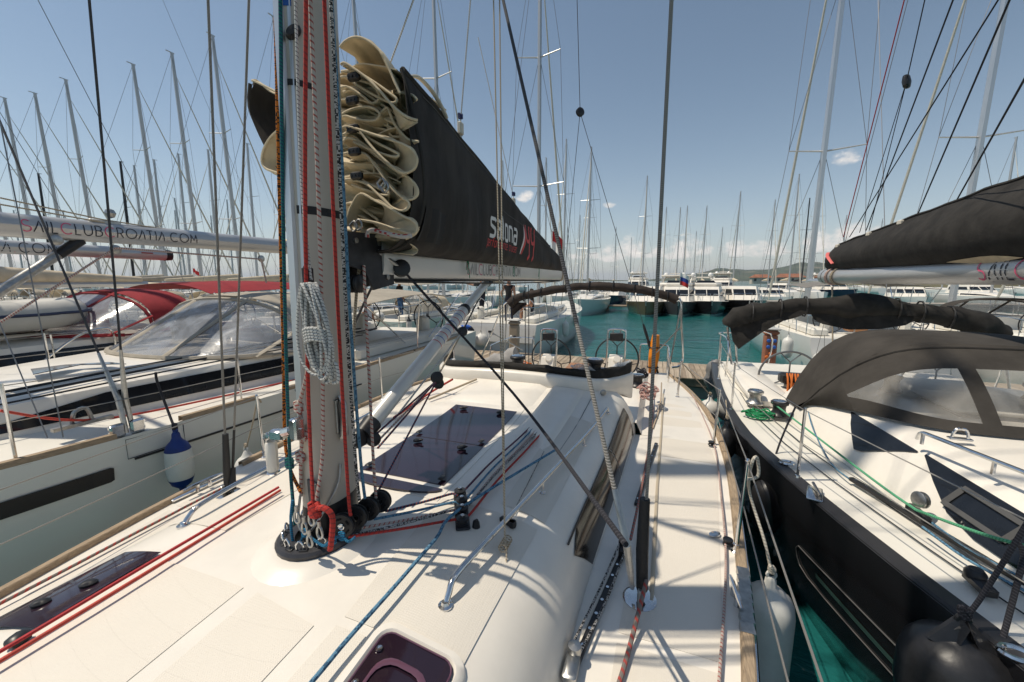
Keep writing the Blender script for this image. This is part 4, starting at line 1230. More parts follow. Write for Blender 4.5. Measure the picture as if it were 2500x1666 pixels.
p = sight(708, 640, Y=Yf); g = G().box(p + V((0, .0, 0)), (.03, .05, .10), ch=.01); obj('coil_hook', g, BLK, MAST)
# blue lashings about the collar
g = G(); r_ = random.Random(11)
pts = [sight(*q, Y=MY - .2) for q in ((672, 1150), (668, 1200), (678, 1260), (700, 1225), (720, 1240), (745, 1255), (765, 1240), (785, 1232), (800, 1245), (815, 1235))]
g.tube(smooth_path(pts[:4], 4), .0062, 6); g.tube(smooth_path(pts[3:7], 4), .0062, 6); g.tube(smooth_path(pts[5:], 4), .0062, 6)
for q in (pts[3], pts[6], pts[7]): knot(g, q, .007)
single('lashing', g, rope_mat('rope_bright_blue', (.02, .19, .33), (.03, .07, .16), 'dash', .3, 200), 'bright blue lashing tied round the shackles on the mast collar', 'rope')
g = G()
kp = [sight(*q, Y=Yf + .03) for q in ((686, 935), (696, 1000), (690, 1050))]
for p in kp: knot(g, p, .010)
g.tube(smooth_path([kp[0], sight(705, 860, Y=Yf + .02), sight(712, 800, Y=Yf + .02)], 4), .008, 7); g.tube([kp[0], kp[1], kp[2], sight(692, 1140, Y=Yf + .03)], .008, 7)
single('knotted_line', g, REDW, 'pink and white line with three knots on the left of the mast', 'rope')
# furling swivel with its white handle, left of the mast
g = G()
p = sight(666, 985, Y=Yf + .05)
for q0, q1, r in (((612, 1005), (668, 990), .02), ((640, 1000), (690, 980), .014)): g.tube([sight(*q0, Y=Yf), sight(*q1, Y=Yf)], r, 8)
g.box(sight(640, 998, Y=Yf), (.07, .05, .05), R(10), ch=.008); g.box(sight(682, 985, Y=Yf), (.05, .05, .10), R(-10), ch=.008)
SW = thing('tack_swivel', 'steel swivel fitting with a white roller hanging left of the mast', 'rigging fitting', tuple(p)); obj('swivel_body', g, STEEL, SW)
a, b = sight(622, 1015, Y=Yf), sight(628, 1083, Y=Yf); g = G().tube([a, a.lerp(b, .06), a.lerp(b, .94), b], [.022, .026, .026, .02], 12); obj('roller', g, GEL, SW)
g = G().lathe([(.026, 0), (.03, .004), (.024, .012)], b, (0, 0, -1), 12); g.lathe([(.018, 0), (.018, .008), (.008, .01), (0, .01)], sight(614, 1003, Y=Yf - .02), (0, -1, 0), 10); obj('roller_cap', g, STEEL, SW)

# ------------------------------------------------------------------ standing rigging (parts of the yacht)
def stay(pts, r, m=WIRE, name='shroud', parent=OWN): return obj(name, G().tube([V(p) for p in pts], r, 8), m, parent)
CPR = sight(1470, 1368, Z=DZ + .03); CPL = sight(523, 1128, Z=DZ + .03)
for s, cp_ in ((1, CPR), (-1, CPL)):
    base = V((cp_.x, cp_.y, DZ))
    g = G().lathe([(.0, .002), (.085, .002), (.088, .012), (.07, .018), (0, .018)], base, n=22); obj('chainplate', g, STEEL, OWN)
    g = G().box(base + V((0, 0, .05)), (.02, .10, .08), ch=.005); g.box(base + V((0, .03, .06)), (.03, .03, .06)); obj('chainplate_tang', g, STEELD, OWN)
# port shrouds as sighted; mirrored to starboard by their own sight lines
capR = sight(1543, 0, Y=2.09); stay([CPR + V((.01, .0, .05)), CPR + (capR - CPR) * 1.0, CPR + (capR - CPR) * 3.6], .0088)
g = G().tube([CPR + V((.01, 0, .04)), CPR + (capR - CPR) * .09, CPR + (capR - CPR) * .19], [.03, .032, .026], 10); obj('turnbuckle_cover', g, TAPE, OWN)
lowR = sight(1156, 0, Y=2.03); base = CPR + V((-.04, -.02, .05)); b2 = sight(1440, 1250, X=base.x)
stay([base, b2, b2 + (lowR - b2) * .28], .007); g = G().tube([base, base.lerp(b2, .5), b2, b2 + (lowR - b2) * .06], [.012, .014, .011, .008], 8); obj('turnbuckle', g, STEELD, OWN)
stay([b2 + (lowR - b2) * .28, lowR, b2 + (lowR - b2) * 1.9], .0076, WIREK)
capL = sight(478, 0, Y=2.12); stay([CPL + V((0, 0, .05)), CPL + (capL - CPL), CPL + (capL - CPL) * 3.2], .0085)
lowL = sight(572, 0, Y=2.10); b3 = sight(535, 1075, X=CPL.x + .02); stay([b3, lowL, b3 + (lowL - b3) * 3], .0075)
g = G().tube([CPL, CPL + (capL - CPL) * .05, CPL + (capL - CPL) * .135], [.025, .027, .022], 10); obj('turnbuckle_cover', g, TAPE, OWN)
g = G().tube([CPL + V((.06, .0, .02)), b3], [.026, .02], 10); g.tube([b3, b3 + (lowL - b3) * .1], [.010, .009], 8); obj('turnbuckle', g, TAPE, OWN)
# backstay: single wire parting in two at a block
Yb = 8.95
bt = sight(1333, 258, Y=Yb); b0 = sight(1326, 0, Y=Yb)
stay([bt, b0, b0 + (b0 - bt) * 2.2], .007, WIREK, 'backstay')
block('backstay_block', bt, .09, (.6, -.7, .1), OWN)
s1 = sight(1478, 745, Y=Yb); s2 = sight(1512, 858, Y=Yb)
stay([bt, s1], .006, WIREK, 'backstay'); stay([bt, sight(1290, 700, Y=Yb)], .006, WIREK, 'backstay')
g = G().tube([s1, s1.lerp(s2, .1), s1.lerp(s2, .3)], [.018, .03, .03], 10); g.tube([s1.lerp(s2, .34), s1.lerp(s2, .9)], .036, 10); g.tube([s1.lerp(s2, .3), s2], .022, 8); obj('backstay_tensioner', g, BLK, OWN)
# lazy jacks and topping lines to the bag
for q0, q1, Yy, r in (((1081, 0), (1058, 282), None, .005), ((1148, 310), (1180, 455), None, .004), ((950, 0), (897, 145), 2.3, .005)):
    if Yy is None:
        t = (q1[0] - 935) / 345; Yy = {1058: 2.62, 1180: 3.9}[q1[0]]
    a, b = sight(*q1, Y=Yy), sight(*q0, Y=Yy)
    rope('lazy_jack', [a, b, b + (b - a) * 1.5], r, WHITER, {1058: 'white lazy jack rising from the front third of the bag', 1180: 'white lazy jack rising from the middle of the bag', 897: 'white lazy jack rising behind the top fold of the sail'}[q1[0]], n=6)
for q, Yy in (((1058, 285), 2.62), ((1180, 458), 3.9), ((1262, 575), 5.7)):
    p = sight(*q, Y=Yy); g = G().box(p - V((0, 0, .03)), (.03, .05, .08), ch=.006); obj('jack_tab', g, CRM, BAG); g = G(); knot(g, p + V((0, 0, .05)), .008); obj('jack_lashing', g, mat('navy_cord', (.02, .03, .10), .8), BAG)

# ------------------------------------------------------------------ stanchions, lifelines, deck gear
def stanchion(x, y, h=.62, lean=0.0, parent=OWN, z=DZ):
    g = G().tube([(x, y, z), (x + lean, y, z + h)], [.0135, .012], 10); g.lathe([(.03, 0), (.03, .012), (.02, .02), (.018, .06), (.013, .062)], (x, y, z), n=12); g.ball((x + lean, y, z + h), .014, 8)
    return obj('stanchion', g, STEEL, parent)
STR = [(sight(1690, 1270, Z=DZ), .62), (sight(1639, 1022, Z=DZ), .60), (sight(1557, 905, Z=DZ), .56)]
tops = []
for p, h in STR:
    stanchion(p.x, p.y, h, .02, z=sheerz(p.y)); tops.append(V((p.x + .02, p.y, sheerz(p.y) + h)))
stanchion(.40, .1, .62); tops.insert(0, V((.42, .1, DZ + .62)))
tops.insert(0, V((-.3, -1.6, DZ + .66)))
for dz in (-.01, -.30):
    for a, b in zip(tops, tops[1:]):
        if dz < -.1 or True: obj('lifeline', G().tube(sag(a + V((0, 0, dz)), b + V((0, 0, dz)), .008), .0042, 6), LINEW, OWN)
ltop = []
for y in (-1.4, .45, 2.62, 4.6, 6.6):
    x = X0 - hb(y) + .10; stanchion(x, y, .62, -.02, z=sheerz(y)); ltop.append(V((x - .02, y, sheerz(y) + .62)))
for dz in (-.01, -.30):
    for a, b in zip(ltop, ltop[1:]): obj('lifeline', G().tube(sag(a + V((0, 0, dz)), b + V((0, 0, dz)), .006), .0038, 6), LINEW, OWN)
# cleats
def cleat(p, rz, parent, l=.24):
    M = Matrix.Rotation(rz, 3, 'Z')
    g = G().tube([p + M @ V((0, -l/2, .055)), p + M @ V((0, -l/4, .06)), p + M @ V((0, l/4, .06)), p + M @ V((0, l/2, .055))], [.008, .013, .013, .008], 8)
    for k in (-1, 1): g.tube([p + M @ V((0, k * l * .16, 0)), p + M @ V((0, k * l * .14, .055))], [.016, .012], 8)
    return obj('cleat', g, STEEL, parent)
p = sight(1708, 1385, Z=DZ); cleat(V((p.x - .04, p.y, DZ)), R(4), OWN)
g = G()
for i in range(7):
    y = 1.985 + i * .07; w = hb(y); g.box((X0 + w - .03, y, DZ + .018), (.06, .071, .05))
obj('fairlead_plate', g, STEELD, OWN, 30)
for q0, q1 in (((430, 1140), (505, 1105)),):
    a, b = sight(*q0, Z=DZ + .03), sight(*q1, Z=DZ + .03); cleat((a + b) / 2, math.atan2((b - a).y, (b - a).x) - PI/2, OWN, .3)
    g = G().box((a + b) / 2 + V((-.06, 0, -.01)), (.05, .42, .02), math.atan2((b - a).y, (b - a).x) - PI/2, ch=.004); obj('fairlead_plate', g, STEEL, OWN)
# genoa track with car on the right side deck
a, b = sight(1312, 1552, Z=DZ + .02), sight(1432, 1268, Z=DZ + .02); c, d_ = sight(1462, 1160, Z=DZ + .02), sight(1508, 1020, Z=DZ + .02)
for p0, p1 in ((a, b), (c, d_)):
    g = G().box((p0 + p1) / 2, (.032, (p1 - p0).length, .026), math.atan2((p1 - p0).y, (p1 - p0).x) - PI/2, ch=.004); TR = obj('genoa_track', g, BLK, OWN, 30)
    g = G()
    for k in range(9): g.lathe([(.009, 0), (.009, .003), (.005, .003), (0, .003)], p0.lerp(p1, (k + .5) / 9) + V((0, 0, .0135)), n=8)
    obj('track_bolt', g, STEEL, TR)
g = G().box(a + V((0, 0, .03)), (.06, .12, .05), ch=.008); g.lathe([(.03, 0), (.032, .02), (.03, .04), (0, .045)], a + V((.0, .07, .04)), n=12); obj('track_end_block', g, STEELD, OWN)
g = G().box(b + V((0, -.02, .03)), (.05, .10, .05), ch=.008); g.lathe([(.03, 0), (.032, .02), (.03, .04), (0, .045)], b + V((.0, 0, .05)), n=12); obj('track_car', g, BLK, OWN)
for k, lab in ((-.024, 'left fall of the speckled tackle along the black deck track'), (.022, 'right fall of the speckled tackle along the black deck track')):
    rope('car_tackle', [a + V((k, .06, .05)), a.lerp(b, .5) + V((k * 1.2, 0, .03)), b + V((k, -.02, .06))], .0065, SPECK, lab)
p0 = sight(1470, 1390, Z=DZ + .1)
rope('jib_sheet', [CPR + V((.03, -.03, .12)), sight(1455, 1455, Z=DZ + .05), sight(1432, 1540, Z=DZ + .03), sight(1412, 1600, Z=DZ + .03)], .011, GREYR, 'grey and red jib sheet curving over the deck in front of the port chainplate')
rope('jib_sheet', [sight(1449, 1240, Z=DZ + .12), sight(1480, 1090, Z=DZ + .03), sight(1500, 960, Z=DZ + .03), sight(1498, 905, Z=DZ + .05)], .009, GREYR, 'grey and red jib sheet lying at the foot of the cabin side, leading aft')
rope('rail_line', [sight(1650, 1600, Z=DZ + .03), sight(1668, 1300, Z=DZ + .03), sight(1658, 1150, Z=DZ + .03), sight(1637, 1010, Z=DZ + .03), sight(1590, 905, Z=DZ + .03)], .007, REDW, 'white line with red flecks along the right edge of the side deck')
g = G().tube([sight(1497, 1380, Z=DZ + .016), sight(1510, 1120, Z=DZ + .016), sight(1520, 985, Z=DZ + .016), sight(1524, 905, Z=DZ + .016)], .011, 6, flat=.4); obj('deck_gutter', g, mat('beige_strip', (.42, .36, .27), .6), OWN)
rope('jackstay', [sight(1500, 985, Z=DZ + .02), sight(1517, 930, Z=DZ + .02), sight(1520, 880, Z=DZ + .02)], .010, mat('jackstay_tan', (.38, .30, .22), .8), 'tan safety line on the inner edge of the right side deck')
for q in ((1642, 1229), (1515, 925)):
    p = sight(*q, Z=DZ + .012); g = G().lathe([(.045, 0), (.045, .008), (.03, .012), (.025, .006), (0, .006)], p, n=14, sq=.6); obj('deck_filler', g, STEEL, OWN)
for q in ((1672, 1252), (1634, 1023)):
    p = sight(*q, Z=DZ + .02); g = G().lathe([(.03, 0), (.03, .01), (.02, .02), (.03, .03), (.03, .04), (0, .04)], p, n=12); obj('rail_block', g, BLK, OWN)
# rope over the right stanchion top
tp = tops[2] if len(tops) > 2 else tops[0]
st = V((STR[0][0].x + .02, STR[0][0].y, DZ + .62))

# mainsheet falls from the end of our boom, cords on the bag and boom end lashing
for k, lab in ((-6, 'left one of two thin black mainsheet falls under the boom end'), (2, 'right one of two thin black mainsheet falls under the boom end')):
    rope('mainsheet', [sight(1212 + k, 655, Y=6.1), sight(1213 + k, 740, Y=6.1), sight(1213 + k, 838, Y=6.1)], .007, BLACKR, lab, n=6)
g = G()
for k in range(3):
    y = BY1 - .10 - .02 * k; g.tube([V(p) for p in boom_sec(y, 1.06)] + [V(boom_sec(y, 1.06)[0])], .009, 6, cap=False)
single('boom_lashing', g, SANDR, 'beige rope wound round the aft end of the silver boom', 'rope')
GRC = mat('green_cord', (.02, .22, .12), .8)
for q, n_, lab in (((1072, 582), 3, 'green cord dangling from the bag over the first letter on the boom'), ((1180, 600), 2, 'green cord dangling in front of the boom near the last letters'), ((1238, 612), 2, 'short green cord near the boom end')):
    p = sight(*q, X=X0 + .10); g = G()
    for k in range(n_): g.tube(smooth_path([p, p + V((.004, .01 * k, -.05)), p + V((.0, .03 * k - .01, -.13 - .03 * k))], 4), .003, 5)
    single('dangling_cord', g, GRC, lab, 'cord')
# ------------------------------------------------------------------ cockpit of our yacht
RIMB = mat('wheel_leather', (.02, .02, .022), .5)
def wheel(c, r, parent, m=RIMB, spokes=6, tilt=0.0, n=36):
    g = G().tube([c + V((r * math.cos(t), 0, r * math.sin(t))) for t in [2 * PI * i / n for i in range(n + 1)]], .016, 8, cap=False)
    w = obj('steering_wheel', g, m, parent)
    g = G()
    for k in range(3):
        a = R(90 + 120 * k); d = V((math.cos(a), 0, math.sin(a))); t = V((-d.z, 0, d.x))
        j = c + d * r * .6; g.tube([c, j], .012, 6)
        for s in (-1, 1): g.tube([j, c + d * r * .93 + t * r * .33 * s], .010, 6)
    obj('spoke', g, m, w)
    g = G().lathe([(.045, -.03), (.05, 0), (.03, .03), (0, .035)], c, (0, -1, 0), 14); obj('hub', g, BLK, w)
    return w
WY = 8.15
for cx, cy in ((1417, 824), (1266, 822)):
    c = sight(cx, cy, Y=WY); wheel(c, .42, OWN)
    b = V((c.x, WY - .32, 0))
    g = G()
    g.prism([(c.x - .13, WY - .12, .62), (c.x - .13, WY - .62, .62), (c.x - .13, WY - .30, c.z + .05), (c.x - .13, WY - .12, c.z + .10)], (.26, 0, 0))
    g.lathe([(.0, -.2), (.065, -.2), (.078, -.18), (.078, .14), (.065, .16), (0, .16)], V((c.x, WY - .20, c.z - .02)), (.25, -.85, .5), 18)
    PED = obj('pedestal', g, GEL, OWN, 40)
    zt = sight(cx, 757, Y=WY - .2).z
    pts = [(c.x - .17, WY - .3, .8), (c.x - .17, WY - .2, zt - .12), (c.x - .15, WY - .2, zt - .03), (c.x - .09, WY - .2, zt), (c.x + .09, WY - .2, zt), (c.x + .15, WY - .2, zt - .03), (c.x + .17, WY - .2, zt - .12), (c.x + .17, WY - .3, .8)]
    g = G().tube(smooth_path(pts, 4), .017, 8); obj('pedestal_guard', g, STEEL, PED)
    g = G().box((c.x, WY - .22, zt - .15), (.25, .11, .16), ch=.015); obj('instrument_pod', g, BLK, PED, 30)
    g = G()
    for k in (-1, 1): g.tube([(c.x + k * .07, WY - .21, zt - .02), (c.x + k * .07, WY - .21, zt - .08)], .012, 6)
    obj('pod_bracket', g, STEELD, PED)
# folded sprayhood on the coaming
g = G(); rows = []
for i in range(49):
    u = i / 48 * 2 - 1
    x = X0 + 1.25 * u; y = 4.10 + .80 * u ** 6 + .10 * u * u; top = 2.015 - .11 * u * u
    fat = .45 + 1.2 * max(0, u - .55) / .45 + .35 * max(0, -u - .6)
    r = []
    for j in range(12):
        a = 2 * PI * j / 12
        k = 1 + .45 * noise.noise((x * 6, j * .9, 3)) + .25 * noise.noise((x * 17, j * 1.7, 8))
        r.append((x, y + .05 + .085 * fat * k * math.cos(a), top + .030 + (.028 + .030 * fat) * k * math.sin(a)))
    rows.append(r)
g.grid(rows, closed=True); g.f.append(tuple(range(12))); g.m.append(0); g.f.append(tuple(48 * 12 + k for k in range(11, -1, -1))); g.m.append(0)
HOOD = obj('folded_sprayhood', g, CANK, OWN, 60)
VIN = vinyl_mat('clear_vinyl', (.75, .77, .8), .5, 9)
rows = []
for i in range(15):
    t = i / 14; x = X0 + lerp(.66, 1.24, t)
    u = (x - X0) / 1.25; y = 4.10 + .80 * u ** 6 + .1 * u * u; top = 2.015 - .11 * u * u
    rows.append([(x + .02 * noise.noise((i * .6, k * .8, 1)), y + .02 + .16 * k / 6, top + .09 + .05 * math.sin(k * 1.1 + i * .5) + .05 * noise.noise((i * .4, k * .5, 2)) - .012 * k) for k in range(7)])
obj('hood_window', G().sheet(rows, .003), VIN, HOOD, 60)
# winches
def winch(p, r, parent, m=BLK):
    g = G().lathe([(r * 1.25, 0), (r * 1.25, .02), (r * 1.05, .035), (r * .85, .06), (r * .78, .10), (r * .86, .135), (r * 1.1, .15), (r * 1.12, .175), (r * .9, .19), (r * .35, .20), (r * .32, .19), (0, .19)], p, n=20)
    w = obj('winch', g, m, parent, 40)
    g = G().lathe([(r * .9, .176), (r * .92, .192), (r * .3, .203), (0, .203)], p, n=20); obj('winch_cap', g, STEEL, w)
    return w
p = sight(1366, 868, Y=4.42); p.z = 1.95; winch(p, .085, OWN)
p = sight(1190, 868, Y=4.42); p.z = 1.93; winch(p, .085, OWN)
for q in ((1522, 884),):
    p = sight(*q, Z=DZ + .17); winch(V((X0 + 1.29, p.y, sheerz(p.y) + .155)), .095, OWN); winch(V((X0 - 1.29, p.y, sheerz(p.y) + .155)), .095, OWN)
# cockpit table with steel frame
c = sight(1330, 850, Y=6.3)
CTZ = c.z + .02
TBL = thing('cockpit_table', 'varnished wooden cockpit table with pale metal frame behind the folded black hood', 'table', (c.x, 6.3, .82))
g = G()
for k in range(4): obj('table_slat', G().box((c.x - .16 + k * .107, 6.3, CTZ), (.10, .75, .03), ch=.005), TEAKW, TBL, 30)
g.tube(smooth_path([(c.x + .24, 5.95, .85), (c.x + .24, 5.95, CTZ + .06), (c.x + .24, 6.0, CTZ + .1), (c.x + .24, 6.55, CTZ + .1), (c.x + .24, 6.6, CTZ + .06), (c.x + .24, 6.6, .85)], 4), .02, 8)
obj('table_frame', g, ALU, TBL); g = G()
for yy in (6.0, 6.6): g.box((c.x, yy, (CTZ + .82) / 2), (.06, .06, CTZ - .84), ch=.01)
obj('leg', g, ALU, TBL)
# folded bimini on its hoop
BMY = 8.55
BP = [sight(*q, Y=BMY) for q in ((1172, 700), (1190, 686), (1225, 676), (1290, 664), (1355, 658), (1420, 660), (1475, 667), (1520, 677), (1556, 690))]
path = smooth_path(BP, 6)
def lumpy(path, r, seed, n=11, amp=.3, flat=1.0):
    rows = []
    for i, p in enumerate(path):
        a = path[max(0, i-1)]; b = path[min(len(path)-1, i+1)]; t = (b - a).normalized(); u = V((0, 1, 0)); w = t.cross(u).normalized()
        rr = r(i / (len(path) - 1)) if callable(r) else r
        rows.append([p + u * math.cos(2*PI*j/n) * rr * (1 + amp * noise.noise((i * .35, j * .8, seed))) + w * math.sin(2*PI*j/n) * rr * flat * (1 + amp * noise.noise((i * .35, j * .8, seed + 5))) for j in range(n)])
    g = G().grid(rows, closed=True); g.f.append(tuple(range(n))); g.m.append(0); e = (len(path) - 1) * n; g.f.append(tuple(e + k for k in range(n - 1, -1, -1))); g.m.append(0)
    return g
BROWNK = mat('dark_brown_canvas', (.045, .036, .032), .85, var=.4, vscale=6, bump=.5, bscale=12, spec=.2)
BIM = obj('folded_bimini', lumpy(path, lambda t: .085 + .03 * max(0, .1 - t) * 10, 2), BROWNK, OWN, 60)
g = G()
for i in range(4, len(path) - 2, 5): g.tube([path[i] + V((0, .11 * math.cos(a), .11 * math.sin(a))) for a in [2*PI*k/10 for k in range(11)]], .012, 5)
obj('bimini_strap', g, TAPE, BIM)
fl = [[BP[0] + V((.05 + .35 * j / 6, .03 * math.sin(i * 2 + j), .05 - (.32 - .28 * j / 6) * i / 4)) for j in range(7)] for i in range(5)]
obj('bimini_flap', G().sheet(fl, .006), BROWNK, BIM, 60)
for side, (q0, q1, q2) in enumerate((((1158, 700), (1130, 765), (1106, 828)), ((1564, 692), (1566, 750), (1568, 832)))):
    g = G().tube(smooth_path([BP[0 if side == 0 else -1]] + [sight(*q, Y=BMY - .05) for q in (q0, q1, q2)] + [V((X0 + (1.85 if side else -1.85), BMY - .2, DZ))], 4), .019, 8); obj('bimini_pole', g, STEEL, OWN)
    g = G().tube([sight(*(q1), Y=BMY - .05), V((X0 + (1.45 if side else -1.45), BMY + .4, DZ + .05))], .014, 7); g.tube([sight(*q0, Y=BMY - .02) + V((.03, .12, 0)), V((X0 + (1.83 if side else -1.83), BMY + .15, DZ))], .016, 7); obj('bimini_brace', g, STEELD, OWN)
# pushpit
for s in (-1, 1):
    xs = X0 + s * 1.78; D = 1.06
    g = G()
    g.tube(smooth_path([(xs, 7.7, D), (xs, 7.72, D + .5), (xs, 7.85, D + .58), (xs, 8.8, D + .58), (xs - s * .08, 9.0, D + .58), (X0 + s * 1.3, 9.06, D + .58), (X0 + s * 1.22, 9.06, D + .5), (X0 + s * 1.22, 9.06, D)], 4), .0145, 8)
    g.tube([(xs, 7.8, D + .3), (xs, 8.9, D + .3)], .012, 6)
    for y in (8.3, 8.85): g.tube([(xs, y, D), (xs, y, D + .58)], .0125, 6)
    obj('pushpit', g, STEEL, OWN)
# loose gear aft
def heap(c, sx, sy, sz, r, n, seed, m, name, label, cat='rope'):
    r_ = random.Random(seed); g = G()
    for k in range(n):
        a0 = r_.uniform(0, 6.28); rx, ry = sx * r_.uniform(.45, 1), sy * r_.uniform(.45, 1); cz = sz * k / n
        o = V((r_.uniform(-.2, .2) * sx, r_.uniform(-.2, .2) * sy, cz))
        g.tube([V(c) + o + V((rx * math.cos(t + a0), ry * math.sin(t + a0), .02 * math.sin(3 * t + k))) for t in [i * 2 * PI / 14 for i in range(15)]], r, 6, cap=False)
    return single(name, g, m, label, cat)
p = sight(1488, 905, Z=DZ + .2); heap((p.x, p.y, DZ + .16), .13, .2, .16, .009, 9, 3, rope_mat('rope_pink_white', (.52, .40, .36), (.40, .10, .08), 'dash', .3, 90), 'rope_heap', 'tangle of pinkish white ropes beside the port cockpit winch')
p = sight(1500, 875, Z=DZ + .2); heap((X0 + 1.33, p.y + .3, DZ + .2), .1, .14, .1, .012, 6, 8, BLACKR, 'rope_heap', 'heap of black rope on the cockpit coaming behind the port winch')
p = sight(1200, 832, Y=6.8); heap((p.x, 6.8, 1.40), .2, .2, .12, .012, 8, 9, mat('rope_plain_orange', (.6, .16, .03), .7), 'rope_heap', 'coil of orange rope lying in the cockpit left of the table')
p = sight(1172, 828, Y=6.9); heap((p.x, 6.9, 1.45), .2, .15, .14, .013, 8, 10, mat('rope_plain_red', (.44, .035, .04), .7, var=.25, vscale=60), 'rope_heap', 'coil of red rope beside the grey canvas bundle')
p = sight(1050, 872, Z=2.0)
rope('red_strap', [rooft(905, 960, .02), rooft(985, 905, .02), sight(1040, 872, Z=1.98)], .011, RED, 'red line with frayed end along the left side of the cabin roof')
rope('teak_boathook', [rooft(985, 918, .03), rooft(1095, 872, .06)], .012, mat('pale_wood', (.45, .36, .25), .6), 'pale wooden stick lying across the left of the cabin roof', cat='stick')
GREYC = mat('grey_canvas', (.30, .29, .28), .85, var=.25, vscale=5, bump=.5, bscale=10)
a, b = sight(1098, 842, Y=6.4), sight(1188, 822, Y=6.4)
g = lumpy([a.lerp(b, i / 14) + V((0, 0, .0)) for i in range(15)], lambda t: .10 + .07 * t, 5, amp=.45)
single('canvas_bundle', g, GREYC, 'light grey canvas bundle lying left of the cockpit behind the cabin', 'bundle', smooth=60)
# orange rescue light on the pushpit
YEL = mat('rescue_orange', (.75, .24, .015), .45)
a, b = sight(1507, 770, Y=8.95), sight(1498, 862, Y=8.95)
LB = thing('rescue_light', 'orange rescue sling bag hanging on the port stern rail', 'rescue bag', tuple(b)); g = lumpy([b.lerp(a, i / 10) for i in range(11)], lambda t: .075 + .035 * math.sin(t * PI), 3, amp=.12); obj('bag_body', g, YEL, LB, 60); g = G()
for t in (.2, .7): c = b.lerp(a, t); g.tube([c + V((.115 * math.cos(q), .115 * math.sin(q), 0)) for q in [2*PI*k/12 for k in range(13)]], .012, 5)
obj('strap', g, BLK, LB)
a = sight(1420, 848, Y=8.0); 
# grey dinghy-motor cover on the right of the pontoon is built with the pontoon

# ------------------------------------------------------------------ fenders
FW_ = mat('fender_white', (.66, .65, .61), .42, var=.12, vscale=5, bump=.08, bscale=12)
FK = mat('fender_black', (.022, .022, .024), .36, var=.35, vscale=7, bump=.12, bscale=30)
FB = mat('fender_blue', (.008, .03, .17), .45, var=.3, vscale=8)
def fender(label, top, length, r, m=FW_, tip=None, hang=None, ropem=None, group=None, cat='fender', ball=False, roper=.008, folds=0):
    top = V(top); t = thing('fender', label, cat, tuple(top - V((0, 0, length))), group=group)
    if ball: prof = [(.02, 0), (.035, .03), (.05, .06)] + [(r * math.sin(PI * (k / 12)), .05 + r * (1 - math.cos(PI * k / 12))) for k in range(2, 12)] + [(0, .05 + 2 * r)]
    else:
        L = length
        prof = [(.018, 0), (.03, .02), (.034, .06), (r * .45, .09), (r * .75, .125), (r * .93, .18), (r, .25)] + [(r, lerp(.25, L - .22, k / 5)) for k in range(1, 6)] + [(r * .93, L - .14), (r * .72, L - .08), (r * .4, L - .05), (.03, L - .04), (.02, L), (0, L)]
    rows = []; n = 28
    for rr, h in prof:
        rows.append([top + V((rr * (1 + folds * .10 * max(0, 1 - h / .22) * math.cos(7 * 2*PI*j/n)) * math.cos(2*PI*j/n), rr * (1 + folds * .10 * max(0, 1 - h / .22) * math.cos(7 * 2*PI*j/n)) * math.sin(2*PI*j/n), -h)) for j in range(n)])
    g = G().grid(rows, closed=True, flip=True)
    obj('body', g, m, t, 60)
    if tip:
        L = length
        for z0, z1, lo in ((0, .20, 0), (L - .17, L, 1)):
            pr = [(rr * 1.012 + .001, h) for rr, h in prof if z0 - .001 <= h <= z1 + .001]
            obj('end_cone', G().grid([[top + V((rr * math.cos(2*PI*j/n), rr * math.sin(2*PI*j/n), -h)) for j in range(n)] for rr, h in pr], closed=True, flip=True), tip, t, 60)
    g = G().tube([top + V((.024 * math.cos(a), 0, .012 + .024 * math.sin(a))) for a in [2*PI*k/10 for k in range(11)]], .011, 6); obj('eye', g, tip or m, t)
    if hang:
        pts = [top + V((0, 0, .02))] + [V(h) for h in hang]
        g = G().tube(smooth_path(pts, 5) if len(pts) > 2 else pts, roper, 7); knot(g, pts[0] + V((0, 0, .03)), roper * 1.1); obj('lanyard', g, ropem or WHITER, t)
    return t
# ours, port side: the big white one at the foot of the picture and two aft
tp = sight(1772, 1325, X=.80)
fender('large grey-white fender hanging low between the hulls at the bottom, nearest the camera', tp, 1.35, .155, FW_, None, [sight(1757, 1245, X=.76), sight(1722, 1130, X=.68), st + V((.02, 0, -.03)), st + V((.05, .02, .02)), st + V((.07, .03, -.10)), st + V((.01, .02, -.13))], rope_mat('fender_rope', (.58, .54, .46), (.40, .36, .3), 'dash', .3, 90), roper=.0095, folds=1)
tp = sight(1632, 912, X=.86); fender('white pear fender between the two sterns, beside the black one', tp, .62, .16, FW_, None, [tops[-1]], SANDR, ball=True)
g = sight(566, 1035, X=X0 - 2.32)
fender('white pear fender on a looped pale rope at the left rail of the front yacht', g, .5, .115, FW_, None, [sight(580, 975, X=X0 - 2.2), sight(592, 920, X=X0 - 2.1), sight(600, 925, X=X0 - 2.1)], SANDR, ball=True)
